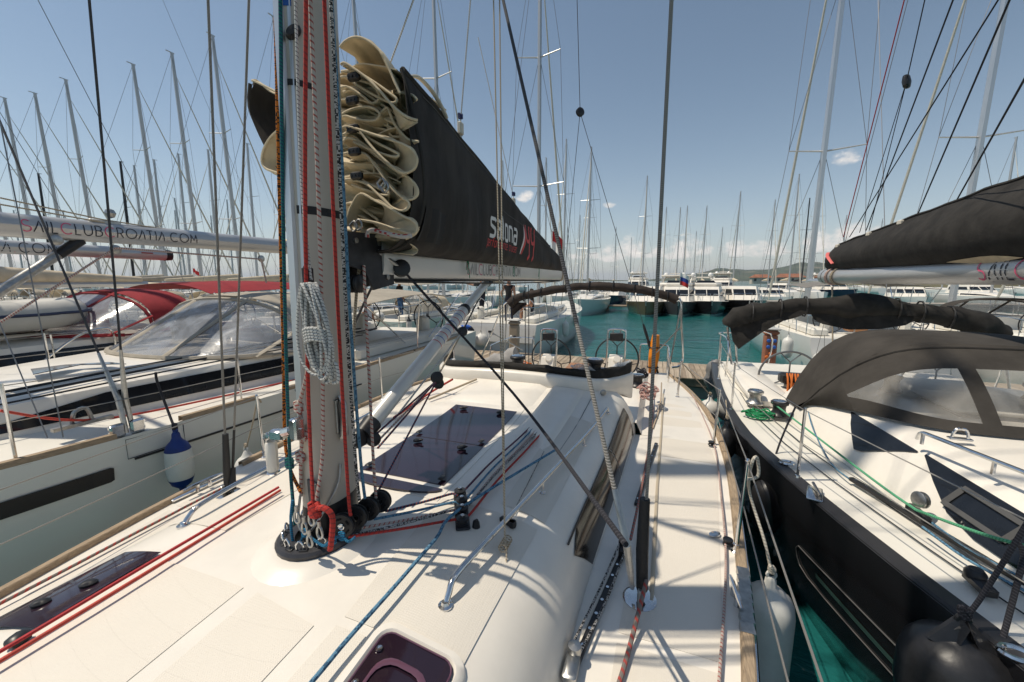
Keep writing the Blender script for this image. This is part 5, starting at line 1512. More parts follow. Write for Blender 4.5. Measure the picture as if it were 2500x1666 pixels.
# ------------------------------------------------------------------ builder for the other sailing yachts (stern at y = 0, bow towards +y, waterline z = 0)
HULLG = mat('hull_pale_grey', (.66, .68, .655), .16, coat=.6, var=.03, vscale=1)
HULLW = mat('hull_white', (.74, .73, .70), .2, coat=.4, var=.03, vscale=1)
HULLK = mat('hull_black', (.013, .013, .015), .12, coat=.6, var=.35, vscale=2, bump=.02, bscale=4)
HULLT = mat('hull_seafoam', (.42, .55, .53), .25, coat=.3)
HULLN = mat('hull_navy', (.012, .022, .05), .2, coat=.4)
HULLBR = mat('hull_bronze', (.15, .12, .07), .25, .3, coat=.4)
HULLGR = mat('hull_graphite', (.075, .08, .085), .25, .2, coat=.4)
ANTIF = mat('antifouling_green', (.02, .12, .10), .6)
DECKW = mat('deck_cream', (.72, .69, .62), .45, var=.05, vscale=2)
REDC = mat('red_canvas', (.25, .030, .036), .85, var=.2, vscale=4, bump=.4, bscale=9, spec=.2)
BEIGE = mat('beige_canvas', (.36, .325, .27), .85, var=.18, vscale=4, bump=.4, bscale=9, spec=.2)
CREAMC = mat('cream_canvas', (.56, .48, .36), .85, var=.15, vscale=4, bump=.4, bscale=9, spec=.2)
DGREYC = mat('dark_grey_canvas', (.056, .051, .046), .9, var=.3, vscale=3, bump=.7, bscale=7, spec=.15)
CLEAR = vinyl_mat('clear_vinyl_window', (.42, .45, .50), .33, 2.6)
FARWIRE = mat('rigging_wire', (.22, .22, .23), .5, .5)
JIBW = mat('furled_jib', (.56, .53, .46), .7, var=.15, vscale=4, stretch=(6, 6, .6))

def hull_tab(L, B, stern=.84):
    return [(0, stern * B / 2), (.12 * L, (stern + .07) * B / 2), (.3 * L, .985 * B / 2), (.45 * L, B / 2), (.6 * L, .93 * B / 2), (.75 * L, .72 * B / 2), (.88 * L, .41 * B / 2), (.96 * L, .16 * B / 2), (L, .015)]

def boat_hull(root, L, tab, fb, m, sheer=.18, lod=0, teak=False, boot=ANTIF):
    n = 26 if lod == 0 else 12
    zs = [-.3, 0, .30, .62, .86, 1.0]; fl = [.58, .82, .915, .965, .99, 1.0]
    f = lambda y: sinterp(tab, y)
    sz = lambda y: fb + sheer * (max(0, y - .4 * L) / (.6 * L)) ** 2
    ys = [L * i / n for i in range(n + 1)]
    g = G()
    for s in (-1, 1):
        rows = [[(s * max(.012, f(y) * k) , y - (.10 * (1 - z) if y == 0 else 0) , (-.3 if z < 0 else z * sz(y))) for z, k in zip(zs, fl)] for y in ys]
        g.mi(0); b0 = len(g.f); g.grid(rows, flip=(s > 0))
        for q in range(b0, len(g.f)):
            if (q - b0) % 5 == 0: g.m[q] = 1
    w = f(0); l = [(-w * k, -.1 * (1 - z), (-.3 if z < 0 else z * sz(0))) for z, k in zip(zs, fl)]
    g.mi(0).add(l + [(-p[0], p[1], p[2]) for p in l[::-1]], [tuple(range(12))])
    obj('hull', g, [m, boot], root, 50)
    g = G()
    g.grid([[(t * (f(y) - .003), y, sz(y) - .015 + .03 * (1 - t * t)) for t in (-1, -.9, -.5, 0, .5, .9, 1)] for y in ys])
    obj('deck', g, DECKW, root, 50)
    if teak:
        for s in (-1, 1):
            g = G(); g.grid([[(s * (f(y) + q), y, sz(y) + z) for q, z in ((-.06, -.01), (-.055, .04), (-.005, .04), (.002, -.02))] for y in ys[:-1]], flip=(s < 0)); obj('toe_rail', g, TEAK if teak is True else teak, root, 30)
    return f, sz

def boat_roof(root, y0, y1, w0, w1, z, h, win=True, m=GEL, lod=0, wy=None, wz=(.22, .62)):
    """coachroof: from bulkhead y0 (aft) to nose y1"""
    n = 16 if lod == 0 else 8
    W = lambda t: lerp(w0, w1, t ** 1.6); H = lambda t: h * (1 - t ** 3.2) * (1 - .12 * t)
    prof = ((1.0, 0), (.975, .30), (.945, .62), (.90, .88), (.80, .975), (.5, 1.03), (0, 1.06))
    pf = [(-a, b) for a, b in prof] + [(a, b) for a, b in prof[-2::-1]]
    rows = [[(a * W(i / n), lerp(y0, y1, i / n), z - .01 + H(i / n) * b) for a, b in pf] for i in range(n + 1)]
    g = G().grid(rows); g.add(rows[0], [tuple(range(len(pf)))])
    o = obj('coachroof', g, m, root, 40)
    if win:
        for s in (-1, 1):
            a0, a1 = wy or (.04, .80)
            r = []
            for i in range(11):
                t = lerp(a0, a1, i / 10); k = 1 - .85 * max(0, (i - 7) / 3)
                lo, hi = wz[0] + (.0), lerp(wz[0] + .05, wz[1], k)
                def pt(u): 
                    return (s * (W(t) * lerp(1.0, .945, u / .62) + .006), lerp(y0, y1, t), z + H(t) * u)
                r.append([pt(lerp(lo, hi, q / 2)) for q in range(3)])
            obj('side_window', G().grid(r, flip=(s < 0)), WINDK, root, 50)
    return o, (lambda y: z + H(max(0, min(1, (y - y0) / (y1 - y0)))) * 1.04), (lambda y: W(max(0, min(1, (y - y0) / (y1 - y0)))))

def boat_mast(root, y, z, top, r=.085, rake=.02, spread=2, sw=1.0, m=ALU, L=12, hb_=1.8, furl=JIBW, bowz=1.4, lod=0, wire=.0045, jib_w=.055):
    P = lambda q, a=0: V((a, y - (q - z) * rake, q))
    n = 10 if lod == 0 else 6
    g = G().tube([P(z), P(lerp(z, top, .7)), P(top)], [r, r, r * .8], n, flat=1.35)
    g.box(P(top) + V((0, -.1, .02)), (.06, .5, .05))
    M_ = obj('mast', g, m, root, 60)
    tips = []
    for k in range(spread):
        q = lerp(z, top, (k + 1) / (spread + 1) * .98); l = sw * (1 - .18 * k)
        for s in (-1, 1):
            g = G().tube([P(q), P(q, s * l) + V((0, -.25, .06))], [.035, .022], 6); obj('spreader', g, m, M_)
        tips.append((q + .06, l))
    w = wire
    g = G()
    for s in (-1, 1):
        pts = [V((s * hb_, y - .25, z - .3))] + [P(q, s * l) + V((0, -.25, 0)) for q, l in tips] + [P(top)]
        for a, b in zip(pts, pts[1:]): g.tube([a, b], w, 4, cap=False)
        if tips: g.tube([V((s * (hb_ - .1), y - .2, z - .3)), P(tips[0][0])], w, 4, cap=False)
        for (q, l), (q2, _) in zip(tips, tips[1:]): g.tube([P(q, s * l) + V((0, -.25, 0)), P(q2)], w, 4, cap=False)
    g.tube([P(top), V((0, .1, bowz))], w, 4, cap=False)
    o = obj('standing_rigging', g, FARWIRE, root); 
    if lod > 1: o['kind'] = 'stuff'
    if furl:
        a = V((0, L - .25, bowz + .25)); b = P(lerp(z, top, .93)); d = b - a
        pts = [a + d * t for t in (0, .03, .05, .5, .9, .94, 1)]
        g = G().tube(pts, [.02, .05, jib_w * 1.2, jib_w, jib_w * .5, .02, .012], 8 if lod == 0 else 6); obj('furled_jib', g, furl, root)
    if lod == 0:
        g = G()
        for k in (-1, 1): g.tube([P(top) + V((k * .12, -.05, .0)), P(top) + V((k * .12, -.05, .55))], .006, 4)
        g.box(P(top) + V((0, .15, .22)), (.02, .3, .02)); g.tube([P(top) + V((0, 0, 0)), P(top) + V((0, .15, .22))], .008, 4)
        obj('mast_antenna', g, FARWIRE, M_)
    return M_, P

def boat_boom(root, y, z, l, cover=None, r=.11, m=ALU, rise=.0, ch=.34, lod=0):
    P = lambda t: V((0, y - .15 - l * t, z + rise * t))
    g = G().tube([P(0), P(1)], r, 14 if lod == 0 else 6, flat=1.0); o = obj('boom', g, m, root, 50)
    if cover:
        rows = []
        for i in range(13):
            t = i / 12; hh = lerp(ch * 1.5, ch * .45, t); ww = lerp(.2, .11, t)
            c = P(t * .97)
            rows.append([c + V((ww * math.cos(a) * (1 + .15 * noise.noise((i * .7, j, 1))), 0, r * .6 + hh * .5 + hh * .55 * math.sin(a))) for j, a in enumerate([2*PI*k/10 for k in range(10)])])
        g = G().grid(rows, closed=True); g.f.append(tuple(range(10))); g.m.append(0); g.f.append(tuple(120 + k for k in range(9, -1, -1))); g.m.append(0)
        obj('sail_cover', g, cover, root, 60)
    return o, P

def boat_hood(root, y, z, w, h, d, m, vin=CLEAR, frames=True):
    """sprayhood: arch at y (aft edge), clear front sloping down forward over d"""
    n = 16
    def arch(t, k, zz): return V((w * k * math.sin(t * PI / 2 * .99), 0, zz * (math.cos(t * PI / 2)) ** .55))
    ts = [-1 + 2 * i / n for i in range(n + 1)]
    A = [arch(t, 1, h) + V((0, y, z)) for t in ts]
    B_ = [arch(t, .98, h * .97) + V((0, y + d * .42 - .12 * abs(t), z)) for t in ts]
    C_ = [arch(t, .93, .02) + V((0, y + d * (1.05 - .45 * t * t), z)) for t in ts]
    rows = [A] + [[a.lerp(b, q) + V((0, 0, .03 * math.sin(q * PI))) for a, b in zip(A, B_)] for q in (.33, .66, 1)]
    o = obj('sprayhood', G().sheet(rows, .008), m, root, 60)
    rows = [[b.lerp(c, q) for b, c in zip(B_, C_)] for q in (0, .2, .4, .6, .8, 1)]
    def patch(i0, i1, q0, q1):
        r = []
        for q in [lerp(q0, q1, k / 4) for k in range(5)]: r.append([B_[i].lerp(C_[i], q) for i in range(i0, i1 + 1)])
        return G().sheet(r, .004)
    for i0, i1 in ((1, 6), (6, 10), (10, 15)):
        obj('hood_window', patch(i0, i1, .06, .93), vin, o, 60)
    for i in (0, 1, 6, 10, 15, 16):
        pts = [B_[i].lerp(C_[i], q) for q in (0, .25, .5, .75, 1)]; obj('hood_seam', G().tube(pts, .05, 6, flat=.35), m, o)
    obj('hood_seam', G().tube([B_[i].lerp(C_[i], .06) for i in range(n + 1)], .03, 6), m, o); obj('hood_seam', G().tube([B_[i].lerp(C_[i], .96) for i in range(n + 1)], .035, 6), m, o)
    return o

def boat_bimini(root, y0, y1, w, z, m, zd, crown=.22, pole=STEEL, droop=.10):
    rows = []
    for i in range(9):
        t = i / 8; y = lerp(y0, y1, t)
        rows.append([(w * u * (1 - .05 * abs(2 * t - 1)), y, z + crown * (1 - abs(u) ** 2.4) - droop * (1 - math.sin(t * PI)) * .6 + .015 * noise.noise((u * 5, t * 5, y))) for u in [-1 + k / 6 for k in range(13)]])
    g = G().sheet(rows, .01, flip=True)
    o = obj('bimini', g, m, root, 60)
    for s in (-1, 1):
        for ya in (y0 + .05, (y0 + y1) / 2, y1 - .05):
            g = G().tube([(s * w * .98, ya, z - .05), (s * w * .93, lerp(ya, (y0 + y1) / 2, .75), zd)], .014, 6); obj('bimini_pole', g, pole, root)
    return o

def boat_rails(root, f, sz, L, ys, h=.60, wires=2, lod=0, inset=.08):
    for s in (-1, 1):
        tops = []
        for y in ys:
            x = s * (f(y) - inset)
            if lod < 2:
                g = G().tube([(x, y, sz(y)), (x, y, sz(y) + h)], .012 if lod == 0 else .014, 6); g.lathe([(.028, 0), (.02, .03), (0, .03)], (x, y, sz(y)), n=8); obj('stanchion', g, STEEL, root)
            tops.append(V((x, y, sz(y) + h)))
        g = G()
        for k in range(wires):
            for a, b in zip(tops, tops[1:]): g.tube(sag(a - V((0, 0, .02 + .28 * k)), b - V((0, 0, .02 + .28 * k)), .008, 5), .004, 4, cap=False)
        obj('lifeline', g, LINEW, root)
    g = G()
    y = L - .9
    a = V((f(y) - .05, y, sz(y))); b = V((-a.x, y, a.z)); c = V((0, L - .02, sz(L) + h + .02))
    g.tube(smooth_path([a, a + V((0, .05, h)), V((a.x * .6, L - .3, c.z)), c, V((-a.x * .6, L - .3, c.z)), b + V((0, .05, h)), b], 4), .014, 6)
    for s in (-1, 1):
        xs = s * (f(.2) - .08)
        g.tube(smooth_path([(xs, 1.5, sz(1)), (xs, 1.5, sz(1) + h), (xs, .35, sz(1) + h), (xs * .8, .12, sz(1) + h), (xs * .45, .1, sz(1) + h), (xs * .45, .1, sz(1))], 4), .014, 6); g.tube([(xs, .6, sz(1)), (xs, .6, sz(1) + h)], .012, 5)
    obj('pulpit', g, STEEL, root)

def boat_cockpit(root, f, sz, roofy, wheels=2, y=1.2, r=.42, m=RIMB):
    z = sz(0)
    for s in (-1, 1): obj('cockpit_coaming', G().box((s * (f(1.5) - .52), roofy * .5 + .2, z + .10), (.42, roofy - .6, .24), ch=.05), DECKW, root, 40)
    for s in ((-1, 1) if wheels == 2 else ((0,) if wheels else ())):
        c = V((s * f(1) * .52, y, z + .46)); wheel(c, r, root, m)
        g = G().box((c.x, y + .25, z + .25), (.24, .28, .55), ch=.06); obj('pedestal', g, DECKW, root, 40)
def quick_fender(pos, length, r, label, m=FW_, tip=None, group=None, ropez=.5, toward=0.0):
    return fender(label, pos, length, r, m, tip, [V(pos) + V((toward, 0, ropez))], LINEW, group=group, roper=.006)

# ------------------------------------------------------------------ grey yacht lying next to ours on the left
GY = thing('sailing_yacht', 'pale grey hulled yacht with beige sprayhood, next on the left of the front yacht', 'yacht', (-6.4, 10, 0), PI, 'yachts moored in rows', local=True)
LB_ = 13.6
def toB(p): return V((-6.4 - p[0], 10 - p[1], p[2]))
tabB = [(0, 1.72), (2, 1.93), (4, 2.03), (6, 2.06), (7.8, 2.04), (9, 1.93), (10.2, 1.66), (11.6, 1.15), (12.8, .5), (13.6, .02)]
f, sz = boat_hull(GY, LB_, tabB, 1.62, HULLG, .10)
boat_roof(GY, 4.7, 11.2, 1.60, .45, 1.62, .42, True, wy=(.10, .62), wz=(.20, .72))
for s in (-1, 1):
    for y0, y1 in ((1, 3.4), (3.45, 6.35), (6.75, 7.55), (8.05, 9.6), (9.65, 11.4)):
        rows = [[(s * (f(y) + q), y, sz(y) + z) for q, z in ((-.07, -.01), (-.065, .045), (-.012, .045), (-.004, -.01))] for y in [lerp(y0, y1, i / 6) for i in range(7)]]
        obj('toe_rail_plank', G().grid(rows, flip=(s < 0)), TEAK, GY, 30)
    # recessed hull window with rounded end and the styling groove aft of it
    rows = []
    for i in range(17):
        y = 8.1 if i == 0 else lerp(8.125, 10.6, (i - 1) / 15); k = .82 if i == 0 else 1
        zc, hh = 1.325, .068 * k
        r = []
        for q in (-1, 0, 1):
            z = zc + hh * q; w = f(y) * interp([(.62, .965), (.86, .99), (1, 1)], z / sz(y)); r.append((s * (w + .012), y, z))
        rows.append(r)
    obj('hull_window', G().grid(rows, flip=(s > 0)), WINDK, GY, 50)
    g = G().tube([(s * (f(y) * .992 + .004), y, 1.37 + .01 * (y - 5)) for y in [lerp(5.0, 7.95, i / 10) for i in range(11)]], .012, 5); obj('hull_groove', g, BLK, GY)
    g = G()
    q = [(s * (f(y) * (.985 if z < 1.4 else .996) + .003), y, z) for y, z in ((7.55, 1.60), (8.0, 1.60), (8.0, 1.42), (7.55, 1.42))]
    g.tube(q + [q[0]], .004, 4); obj('gate_seam', g, mat('seam_dark', (.05, .05, .05), .6), GY)
boat_rails(GY, f, sz, LB_, (3.2, 5.1, 6.9, 8.6, 10.4), .62)
MB_, PB_ = boat_mast(GY, 8.6, 2.05, 20.5, .11, .02, 3, 1.5, L=LB_, hb_=1.95, bowz=1.75, furl=None)
BM = mat('boom_grey', (.50, .50, .50), .34, .5, var=.06, vscale=6, stretch=(1, .2, 1))
ob, PBm = boat_boom(GY, 8.55, 3.57, 6.0, None, .125, BM, .06)
ya, yb = 10 - sight(48, 515, X=-6.28).y, 10 - sight(457, 553, X=-6.28).y
hgt = (ya - yb) / text_len('SAILCLUBCROATIA.COM', 1)
def putB(u, v):
    y = ya - u; c = PBm((8.4 - y) / 6.0); a = math.asin(max(-.95, min(.95, (v - hgt * .5) / .125)))
    return c + V((-.1275 * math.cos(a), 0, .1275 * math.sin(a)))
club_name(ob, putB, hgt, .085)
boat_hood(GY, 4.75, 1.98, 1.5, .82, 2.1, BEIGE)
boat_bimini(GY, .9, 4.6, 1.75, 2.72, BEIGE, 1.75, .12, droop=.28)
boat_cockpit(GY, f, sz, 4.6)
# strut, mainsheet and mast-base hardware of the grey yacht
a, b = toB(sight(-30, 690, X=-6.4)), toB(sight(186, 552, X=-6.4))
g = G().tube([a, b], [.05, .05], 12); d_ = (b - a)
o = obj('boom_strut', g, STEELD, GY); g = G().tube([a + d_ * .72 + V((0, 0, .0)), b], .056, 12); obj('strut_collar', g, BLK, o)
g = G().tube([toB(sight(x, y, X=-6.4 + .3)) for x, y in ((-10, 880), (190, 760), (400, 632))], .006, 6)
for q in ((128, 548), (265, 570), (600, 592)):
    p = toB(sight(*q, X=-6.4 + .12)); block('boom_block', p - V((0, 0, .02)), .055, (1, .1, 0), ob, STEELD)
for (q0, q1, lab) in (((0, 742), (265, 570), 'red and white mainsheet sloping up to the long grey boom'), ((265, 570), (600, 596), 'red and white mainsheet running along under the long grey boom')):
    rope('mainsheet', [sight(*q0, X=-6.2), sight(*q1, X=-6.2)], .012, REDW, lab)
rope('mainsheet', [sight(600, 596, X=-6.2), sight(612, 650, X=-6.2)], .012, REDW, 'short red and white mainsheet fall below the end block of the grey boom')
for q0, q1, lab in (((0, 455), (236, 505), 'upper of two pale cords along the top of the grey boom'), ((0, 470), (240, 512), 'lower of two pale cords along the top of the grey boom')):
    rope('topping_cord', [sight(*q0, X=-6.3), sight(*q1, X=-6.3)], .008, SANDR, lab)
rope('topping_cord', [sight(236, 505, X=-6.35), sight(520, 548, X=-6.35), sight(660, 562, X=-6.35)], .008, SANDR, 'pale cord from the deck lamp along the aft half of the grey boom')
p = toB(sight(237, 512, X=-6.4)); g = G().box(p, (.12, .3, .06), ch=.01); g.ball(p + V((0, -.08, .12)), .06, 8); obj('boom_lamp', g, STEELD, ob)
# shroud plates and wires as they stand on the near rail
cpt = sight(330, 990, X=-4.45); cpt.z = 1.62
for q0, q1 in (((205, 0), (328, 968)), ((80, 125), (325, 955))):
    pass
for x0, y0, x1, y1 in ((205, 0, 316, 905), (0, 280, 300, 880)):
    a, b = sight(x0, y0, Y=2.05), sight(x1, y1, Y=2.05)
    b = V((-4.5, 2.05 + .05 * (x0 > 100), 1.95)) if True else b
    o = obj('shroud', G().tube([toB(b + (a - b) * k) for k in (0, 1, 3)], .009, 7), WIREK, GY)
    obj('turnbuckle', G().tube([toB(V((b.x + .05, b.y, 1.64))), toB(b), toB(b + (a - b).normalized() * .45)], [.02, .024, .012], 8), STEELD, GY)
g = G()
for dy in (-.07, .08): g.box(toB((-4.44, 2.05 + dy, 1.68)), (.05, .11, .13), ch=.015)
obj('chainplate', g, STEEL, GY)
# deck fittings on the near side
for y0, y1, w_, z_, nm, mm in ((3.6, 8.9, 1.02, 2.07, 'roof_track', BLK), (3.8, 8.4, .8, 2.09, 'roof_track', BLK), (4.2, 9.4, 1.18, 2.03, 'roof_line', BLACKR)):
    for s in (-1,):
        g = G().tube([(s * lerp(w_ + .25, w_ - .12, t), lerp(y0, y1, t), z_ - .13 * t * t) for t in [i / 10 for i in range(11)]], .014 if nm == 'roof_track' else .009, 6); obj(nm, g, mm, GY)
rope('jib_sheet', [sight(0, 944, X=-4.75), sight(190, 966, X=-4.75), sight(400, 935, X=-4.75), sight(700, 868, X=-4.75)], .011, mat('rope_coral', (.50, .06, .04), .7, var=.25, vscale=60), 'bright red jib sheet along the side deck of the grey yacht')
p = sight(190, 960, X=-4.75)
g = G().tube(smooth_path([p + V((-.03, -.06, -.04)), p + V((0, -.05, .06)), p + V((0, .03, .08)), p + V((0, .06, -.04))], 4), .016, 7); g.box(p + V((0, 0, -.05)), (.05, .4, .03)); obj('sheet_car', g, STEELD, GY).matrix_parent_inverse = GY.matrix_basis.inverted() if False else Matrix.LocRotScale(None, None, None)
_o = [o for o in GY.children if o.name.startswith('sheet_car')][0]
_o.data.transform(Matrix.Rotation(PI, 4, 'Z') @ Matrix.Translation((6.4, -10, 0)))
tp = sight(403, 992, X=-4.22)
fender('white cylinder fender with blue ends hanging on a black lanyard against the grey hull', tp, .60, .108, mat('fender_offwhite', (.62, .64, .60), .42, var=.1, vscale=5), FB, [sight(388, 950, X=-4.35), sight(362, 880, X=-4.45), sight(358, 856, X=-4.45)], BLACKR, roper=.011)
# black foredeck hatch and tinted light on the near roof
rows = [[toB(sight(*q, Z=2.06)) for q in r] for r in (((76, 860), (185, 838), (290, 836)), ((70, 848), (150, 838), (250, 832)))]
obj('deck_light', G().sheet(rows, .008), SMOKE, GY, 30)

# ------------------------------------------------------------------ second yacht on the left, with the red canvas
RY = thing('sailing_yacht', 'white yacht with red sprayhood and red bimini, second on the left', 'yacht', (-11, 10, 0), PI, 'yachts moored in rows', local=True)
f, sz = boat_hull(RY, 13.0, hull_tab(13.0, 4.2), 1.55, HULLW, .12)
boat_roof(RY, 4.4, 10.4, 1.6, .5, 1.53, .50, True, wy=(.02, .75), wz=(.18, .66))
boat_rails(RY, f, sz, 13, (2.6, 4.6, 6.6, 8.6, 10.4), .6)
boat_mast(RY, 7.6, 2.0, 19.8, .105, .02, 3, 1.4, L=13, hb_=1.9, bowz=1.7)
ob, PBm = boat_boom(RY, 7.6, 3.6, 3.75, None, .125, BM, .0)
g = G().tube([PBm(.985), PBm(1.02)], [.132, .12], 14); obj('boom_end_cap', g, BLK, ob)
g = G().box(PBm(.88) + V((-.122, 0, .02)), (.01, .22, .03)); obj('maker_plate', g, mat('plate_red', (.35, .08, .06), .5), ob)
y_end = 10 - sight(137, 582, X=-10.9).y
hgt = .17
def putC(u, v):
    y = y_end + text_len('SAILCLUBCROATIA.COM', hgt) - u; c = PBm((7.45 - y) / 3.75); a = math.asin(max(-.95, min(.95, (v - hgt * .5) / .125)))
    return c + V((-.1275 * math.cos(a), 0, .1275 * math.sin(a)))
for i, (ch, g) in enumerate(lettering('SAILCLUBCROATIA.COM', putC, hgt, .085)):
    if i >= 9 and g.v: obj('letter', g, PINKT if i in (9, 15) else NAVY, ob, 0)
boat_hood(RY, 4.2, 1.98, 1.62, .84, 2.1, REDC)
boat_bimini(RY, .5, 3.9, 1.75, 2.78, REDC, 1.6, .22)
boat_cockpit(RY, f, sz, 4.2)
for yy in (5.6, 7.3):
    for s in (-1, 1):
        g = G().tube(smooth_path([(s * 1.5, yy, 1.55), (s * 1.5, yy, 2.02), (s * 1.48, yy + .12, 2.14), (s * 1.46, yy + .5, 2.02), (s * 1.42, yy + 1.0, 1.6)], 4), .02, 8); obj('mast_guard', g, STEEL, RY)
g = G().box((-.62, 6.5, 2.08), (.55, .62, .05), ch=.02); h = obj('deck_hatch', g, GEL, RY, 30); obj('hatch_glass', G().box((-.62, 6.5, 2.112), (.45, .5, .015), ch=.005), SMOKE, h, 30)
# tender on its foredeck
c = sight(-30, 728, X=-10.6)
DG = thing('dinghy', 'grey inflatable dinghy with navy stripe lying on the foredeck of the red canvas yacht', 'dinghy', (c.x, c.y - .2, c.z - .2))
g = G(); pa = smooth_path([(c.x - .65, c.y - 1.6, c.z), (c.x - .65, c.y + .2, c.z), (c.x - .5, c.y + .7, c.z + .02), (c.x, c.y + 1.0, c.z + .04), (c.x + .5, c.y + .7, c.z + .02), (c.x + .65, c.y + .2, c.z), (c.x + .65, c.y - 1.6, c.z)], 5)
g.tube(pa, .24, 14); obj('tube', g, mat('hypalon_grey', (.46, .45, .42), .6, var=.1, vscale=4), DG, 60)
g = G().tube([p + V(((p.x - c.x) * .26 / max(.2, abs(p.x - c.x)) * .9 if abs(p.x - c.x) > .2 else 0, .2 if p.y > c.y + .6 else 0, .03)) for p in pa], .028, 6); obj('rubbing_strake', g, mat('strake_navy', (.02, .03, .07), .6), DG)
g = G().box((c.x, c.y - .4, c.z - .12), (1.0, 2.2, .05)); obj('floor', g, mat('floor_grey', (.3, .3, .29), .7), DG)

# ------------------------------------------------------------------ black yacht on the right
KX, KS = 2.95, 9.2
KY = thing('sailing_yacht', 'black hulled yacht with white deck and dark grey sprayhood, close on the right', 'yacht', (KX, KS, 0), PI, 'yachts moored in rows', local=True)
def toK(p): return V((KX - p[0], KS - p[1], p[2]))
tabK = [(0, 1.80), (1.3, 1.93), (2.8, 2.03), (4.3, 2.02), (5.2, 1.87), (5.86, 1.72), (6.5, 1.55), (7.1, 1.37), (8.2, 1.08), (9.6, .68), (11, .28), (12, .02)]
f, sz = boat_hull(KY, 12.0, tabK, 1.34, HULLK, .12, teak=False, boot=HULLK)
for s in (-1, 1):   # broad black gunwale band on deck
    rows = [[(s * (f(y) + q), y, sz(y) + z) for q, z in ((-.115, .004), (-.11, .014), (-.015, .014), (.003, -.01))] for y in [i * .4 for i in range(30)]]
    obj('gunwale_band', G().grid(rows, flip=(s < 0)), mat('gunwale_black', (.03, .03, .033), .35, var=.2, vscale=4), KY, 40)
    for off in (.32, .48, .70):   # deck seams
        g = G().tube([(s * (f(y) - off - .03 * (y > 4)), y, sz(y) + .006 + .012 * off) for y in [2.6 + i * .4 for i in range(18)]], .005, 4); obj('deck_seam', g, BLK, KY)
def kroof():
    ROW = []
    WT = [(3.2, 1.42), (4.2, 1.34), (5.2, 1.22), (6.2, 1.08), (7.2, .9), (8.4, .6), (9.6, .2)]
    HT = [(3.2, .46), (4.2, .45), (5.2, .42), (6.2, .37), (7.2, .3), (8.4, .17), (9.6, .01)]
    prof = ((1.0, 0), (.95, .25), (.86, .62), (.78, .86), (.66, .965), (.4, 1.02), (0, 1.04))
    pf = [(-a, b) for a, b in prof] + [(a, b) for a, b in prof[-2::-1]]
    ys = [3.2 + i * .32 for i in range(21)]
    rows = [[(a * sinterp(WT, y), y, 1.345 + sinterp(HT, y) * b) for a, b in pf] for y in ys]
    g = G().grid(rows); g.add(rows[0], [tuple(range(len(pf)))])
    def S(side, y, u):   # point on the sloping side, u 0 (foot) .. 1 (roof edge)
        a = interp([(0, 1.0), (.25, .95), (.62, .86), (.86, .78), (1, .70)], u)
        return V((side * a * sinterp(WT, y), y, 1.345 + sinterp(HT, y) * min(.95, u)))
    return g, S, (lambda x, y: 1.345 + sinterp(HT, y) * (1.04 - .08 * (x / max(.2, sinterp(WT, y))) ** 2))
g, KSIDE, KTOP = kroof(); obj('coachroof', g, GEL, KY, 50)
for s in (-1, 1):
    def kwin(y0, y1, u0, u1, tip0, tip1, name='side_window'):
        rows = []
        for i in range(13):
            t = i / 12; y = lerp(y0, y1, t)
            k = min(1, t / tip0 if tip0 else 1, (1 - t) / tip1 if tip1 else 1); k = max(.04, k)
            lo, hi = (lerp(u1, u0, k), u1) if True else (u0, u1)
            rows.append([KSIDE(s, y, lerp(lo, hi, q / 3)) + V((s * .006, 0, .006)) for q in range(4)])
        return obj(name, G().sheet(rows, .004, flip=(s > 0)), WINDK, KY, 30)
    kwin(4.45, 5.35, .30, .80, .5, .45); w_ = kwin(5.42, 8.3, .22, .82, .20, .3)
    a = [KSIDE(s, y, u) + V((s * .014, 0, .014)) for y, u in ((5.85, .40), (6.25, .40), (6.25, .70), (5.85, .70))]
    g = G()
    for q0, q1 in zip(a, a[1:] + a[:1]): g.tube([q0, q1], .022, 4)
    obj('window_vent', g, mat('vent_grey', (.07, .07, .07), .6), w_)
# hull window: thin raised frame with a reflecting slot, in the near topside
for s in (1,):
    def hs(y, z): return V((s * (f(y) * lerp(.93, 1.0, min(1, max(0, (z / sz(y) - .35) / .65))) ** 1 * 1.0 + (.006 if s > 0 else .006) * 1), y, z)) if False else V((s * (f(y) * interp([(0, .82), (.30, .915), (.62, .965), (.86, .99), (1, 1)], z / sz(y)) + .006), y, z))
    q = [hs(5.55, .82), hs(5.5, .74), hs(5.62, .60), hs(6.4, .62), hs(7.2, .66), hs(8.0, .72), hs(8.1, .92), hs(7.4, .90), hs(6.6, .86), hs(5.8, .83)]
    g = G().tube(smooth_path(q + [q[0]], 3), .005, 5); obj('hull_window_frame', g, mat('frame_grey', (.09, .09, .09), .45), KY)
    g = G().grid([[hs(y, .70), hs(y, .74)] for y in [5.75 + i * .2 for i in range(11)]], flip=True); obj('hull_window', g, mat('window_green_glass', (.05, .10, .09), .05, coat=.5), KY, 40)
boat_rails(KY, f, sz, 12, (1.8, 3.55, 5.40, 7.4, 9.3), .62)
MK_, PK_ = boat_mast(KY, 6.7, 1.75, 20, .11, .02, 3, 1.4, L=12, hb_=1.0, bowz=1.6, furl=None)
ob, PBm = boat_boom(KY, 5.75, 3.10, 5.45, None, .135, BM, -.02)
g = G().tube([PBm(.975), PBm(.98), PBm(1.0), PBm(1.012)], [.138, .142, .140, .10], 16); obj('boom_end_cap', g, BM, ob); g = G().tube([PBm(.972), PBm(.975)], .1375, 16); obj('boom_seal', g, BLK, ob)
def putK(u, v):
    y = yk0 + u; c = PBm((5.6 - y) / 5.45); a = math.asin(max(-.95, min(.95, (v - hk_ * .5) / .135)))
    return c + V((.1375 * math.cos(a), 0, .1375 * math.sin(a)))
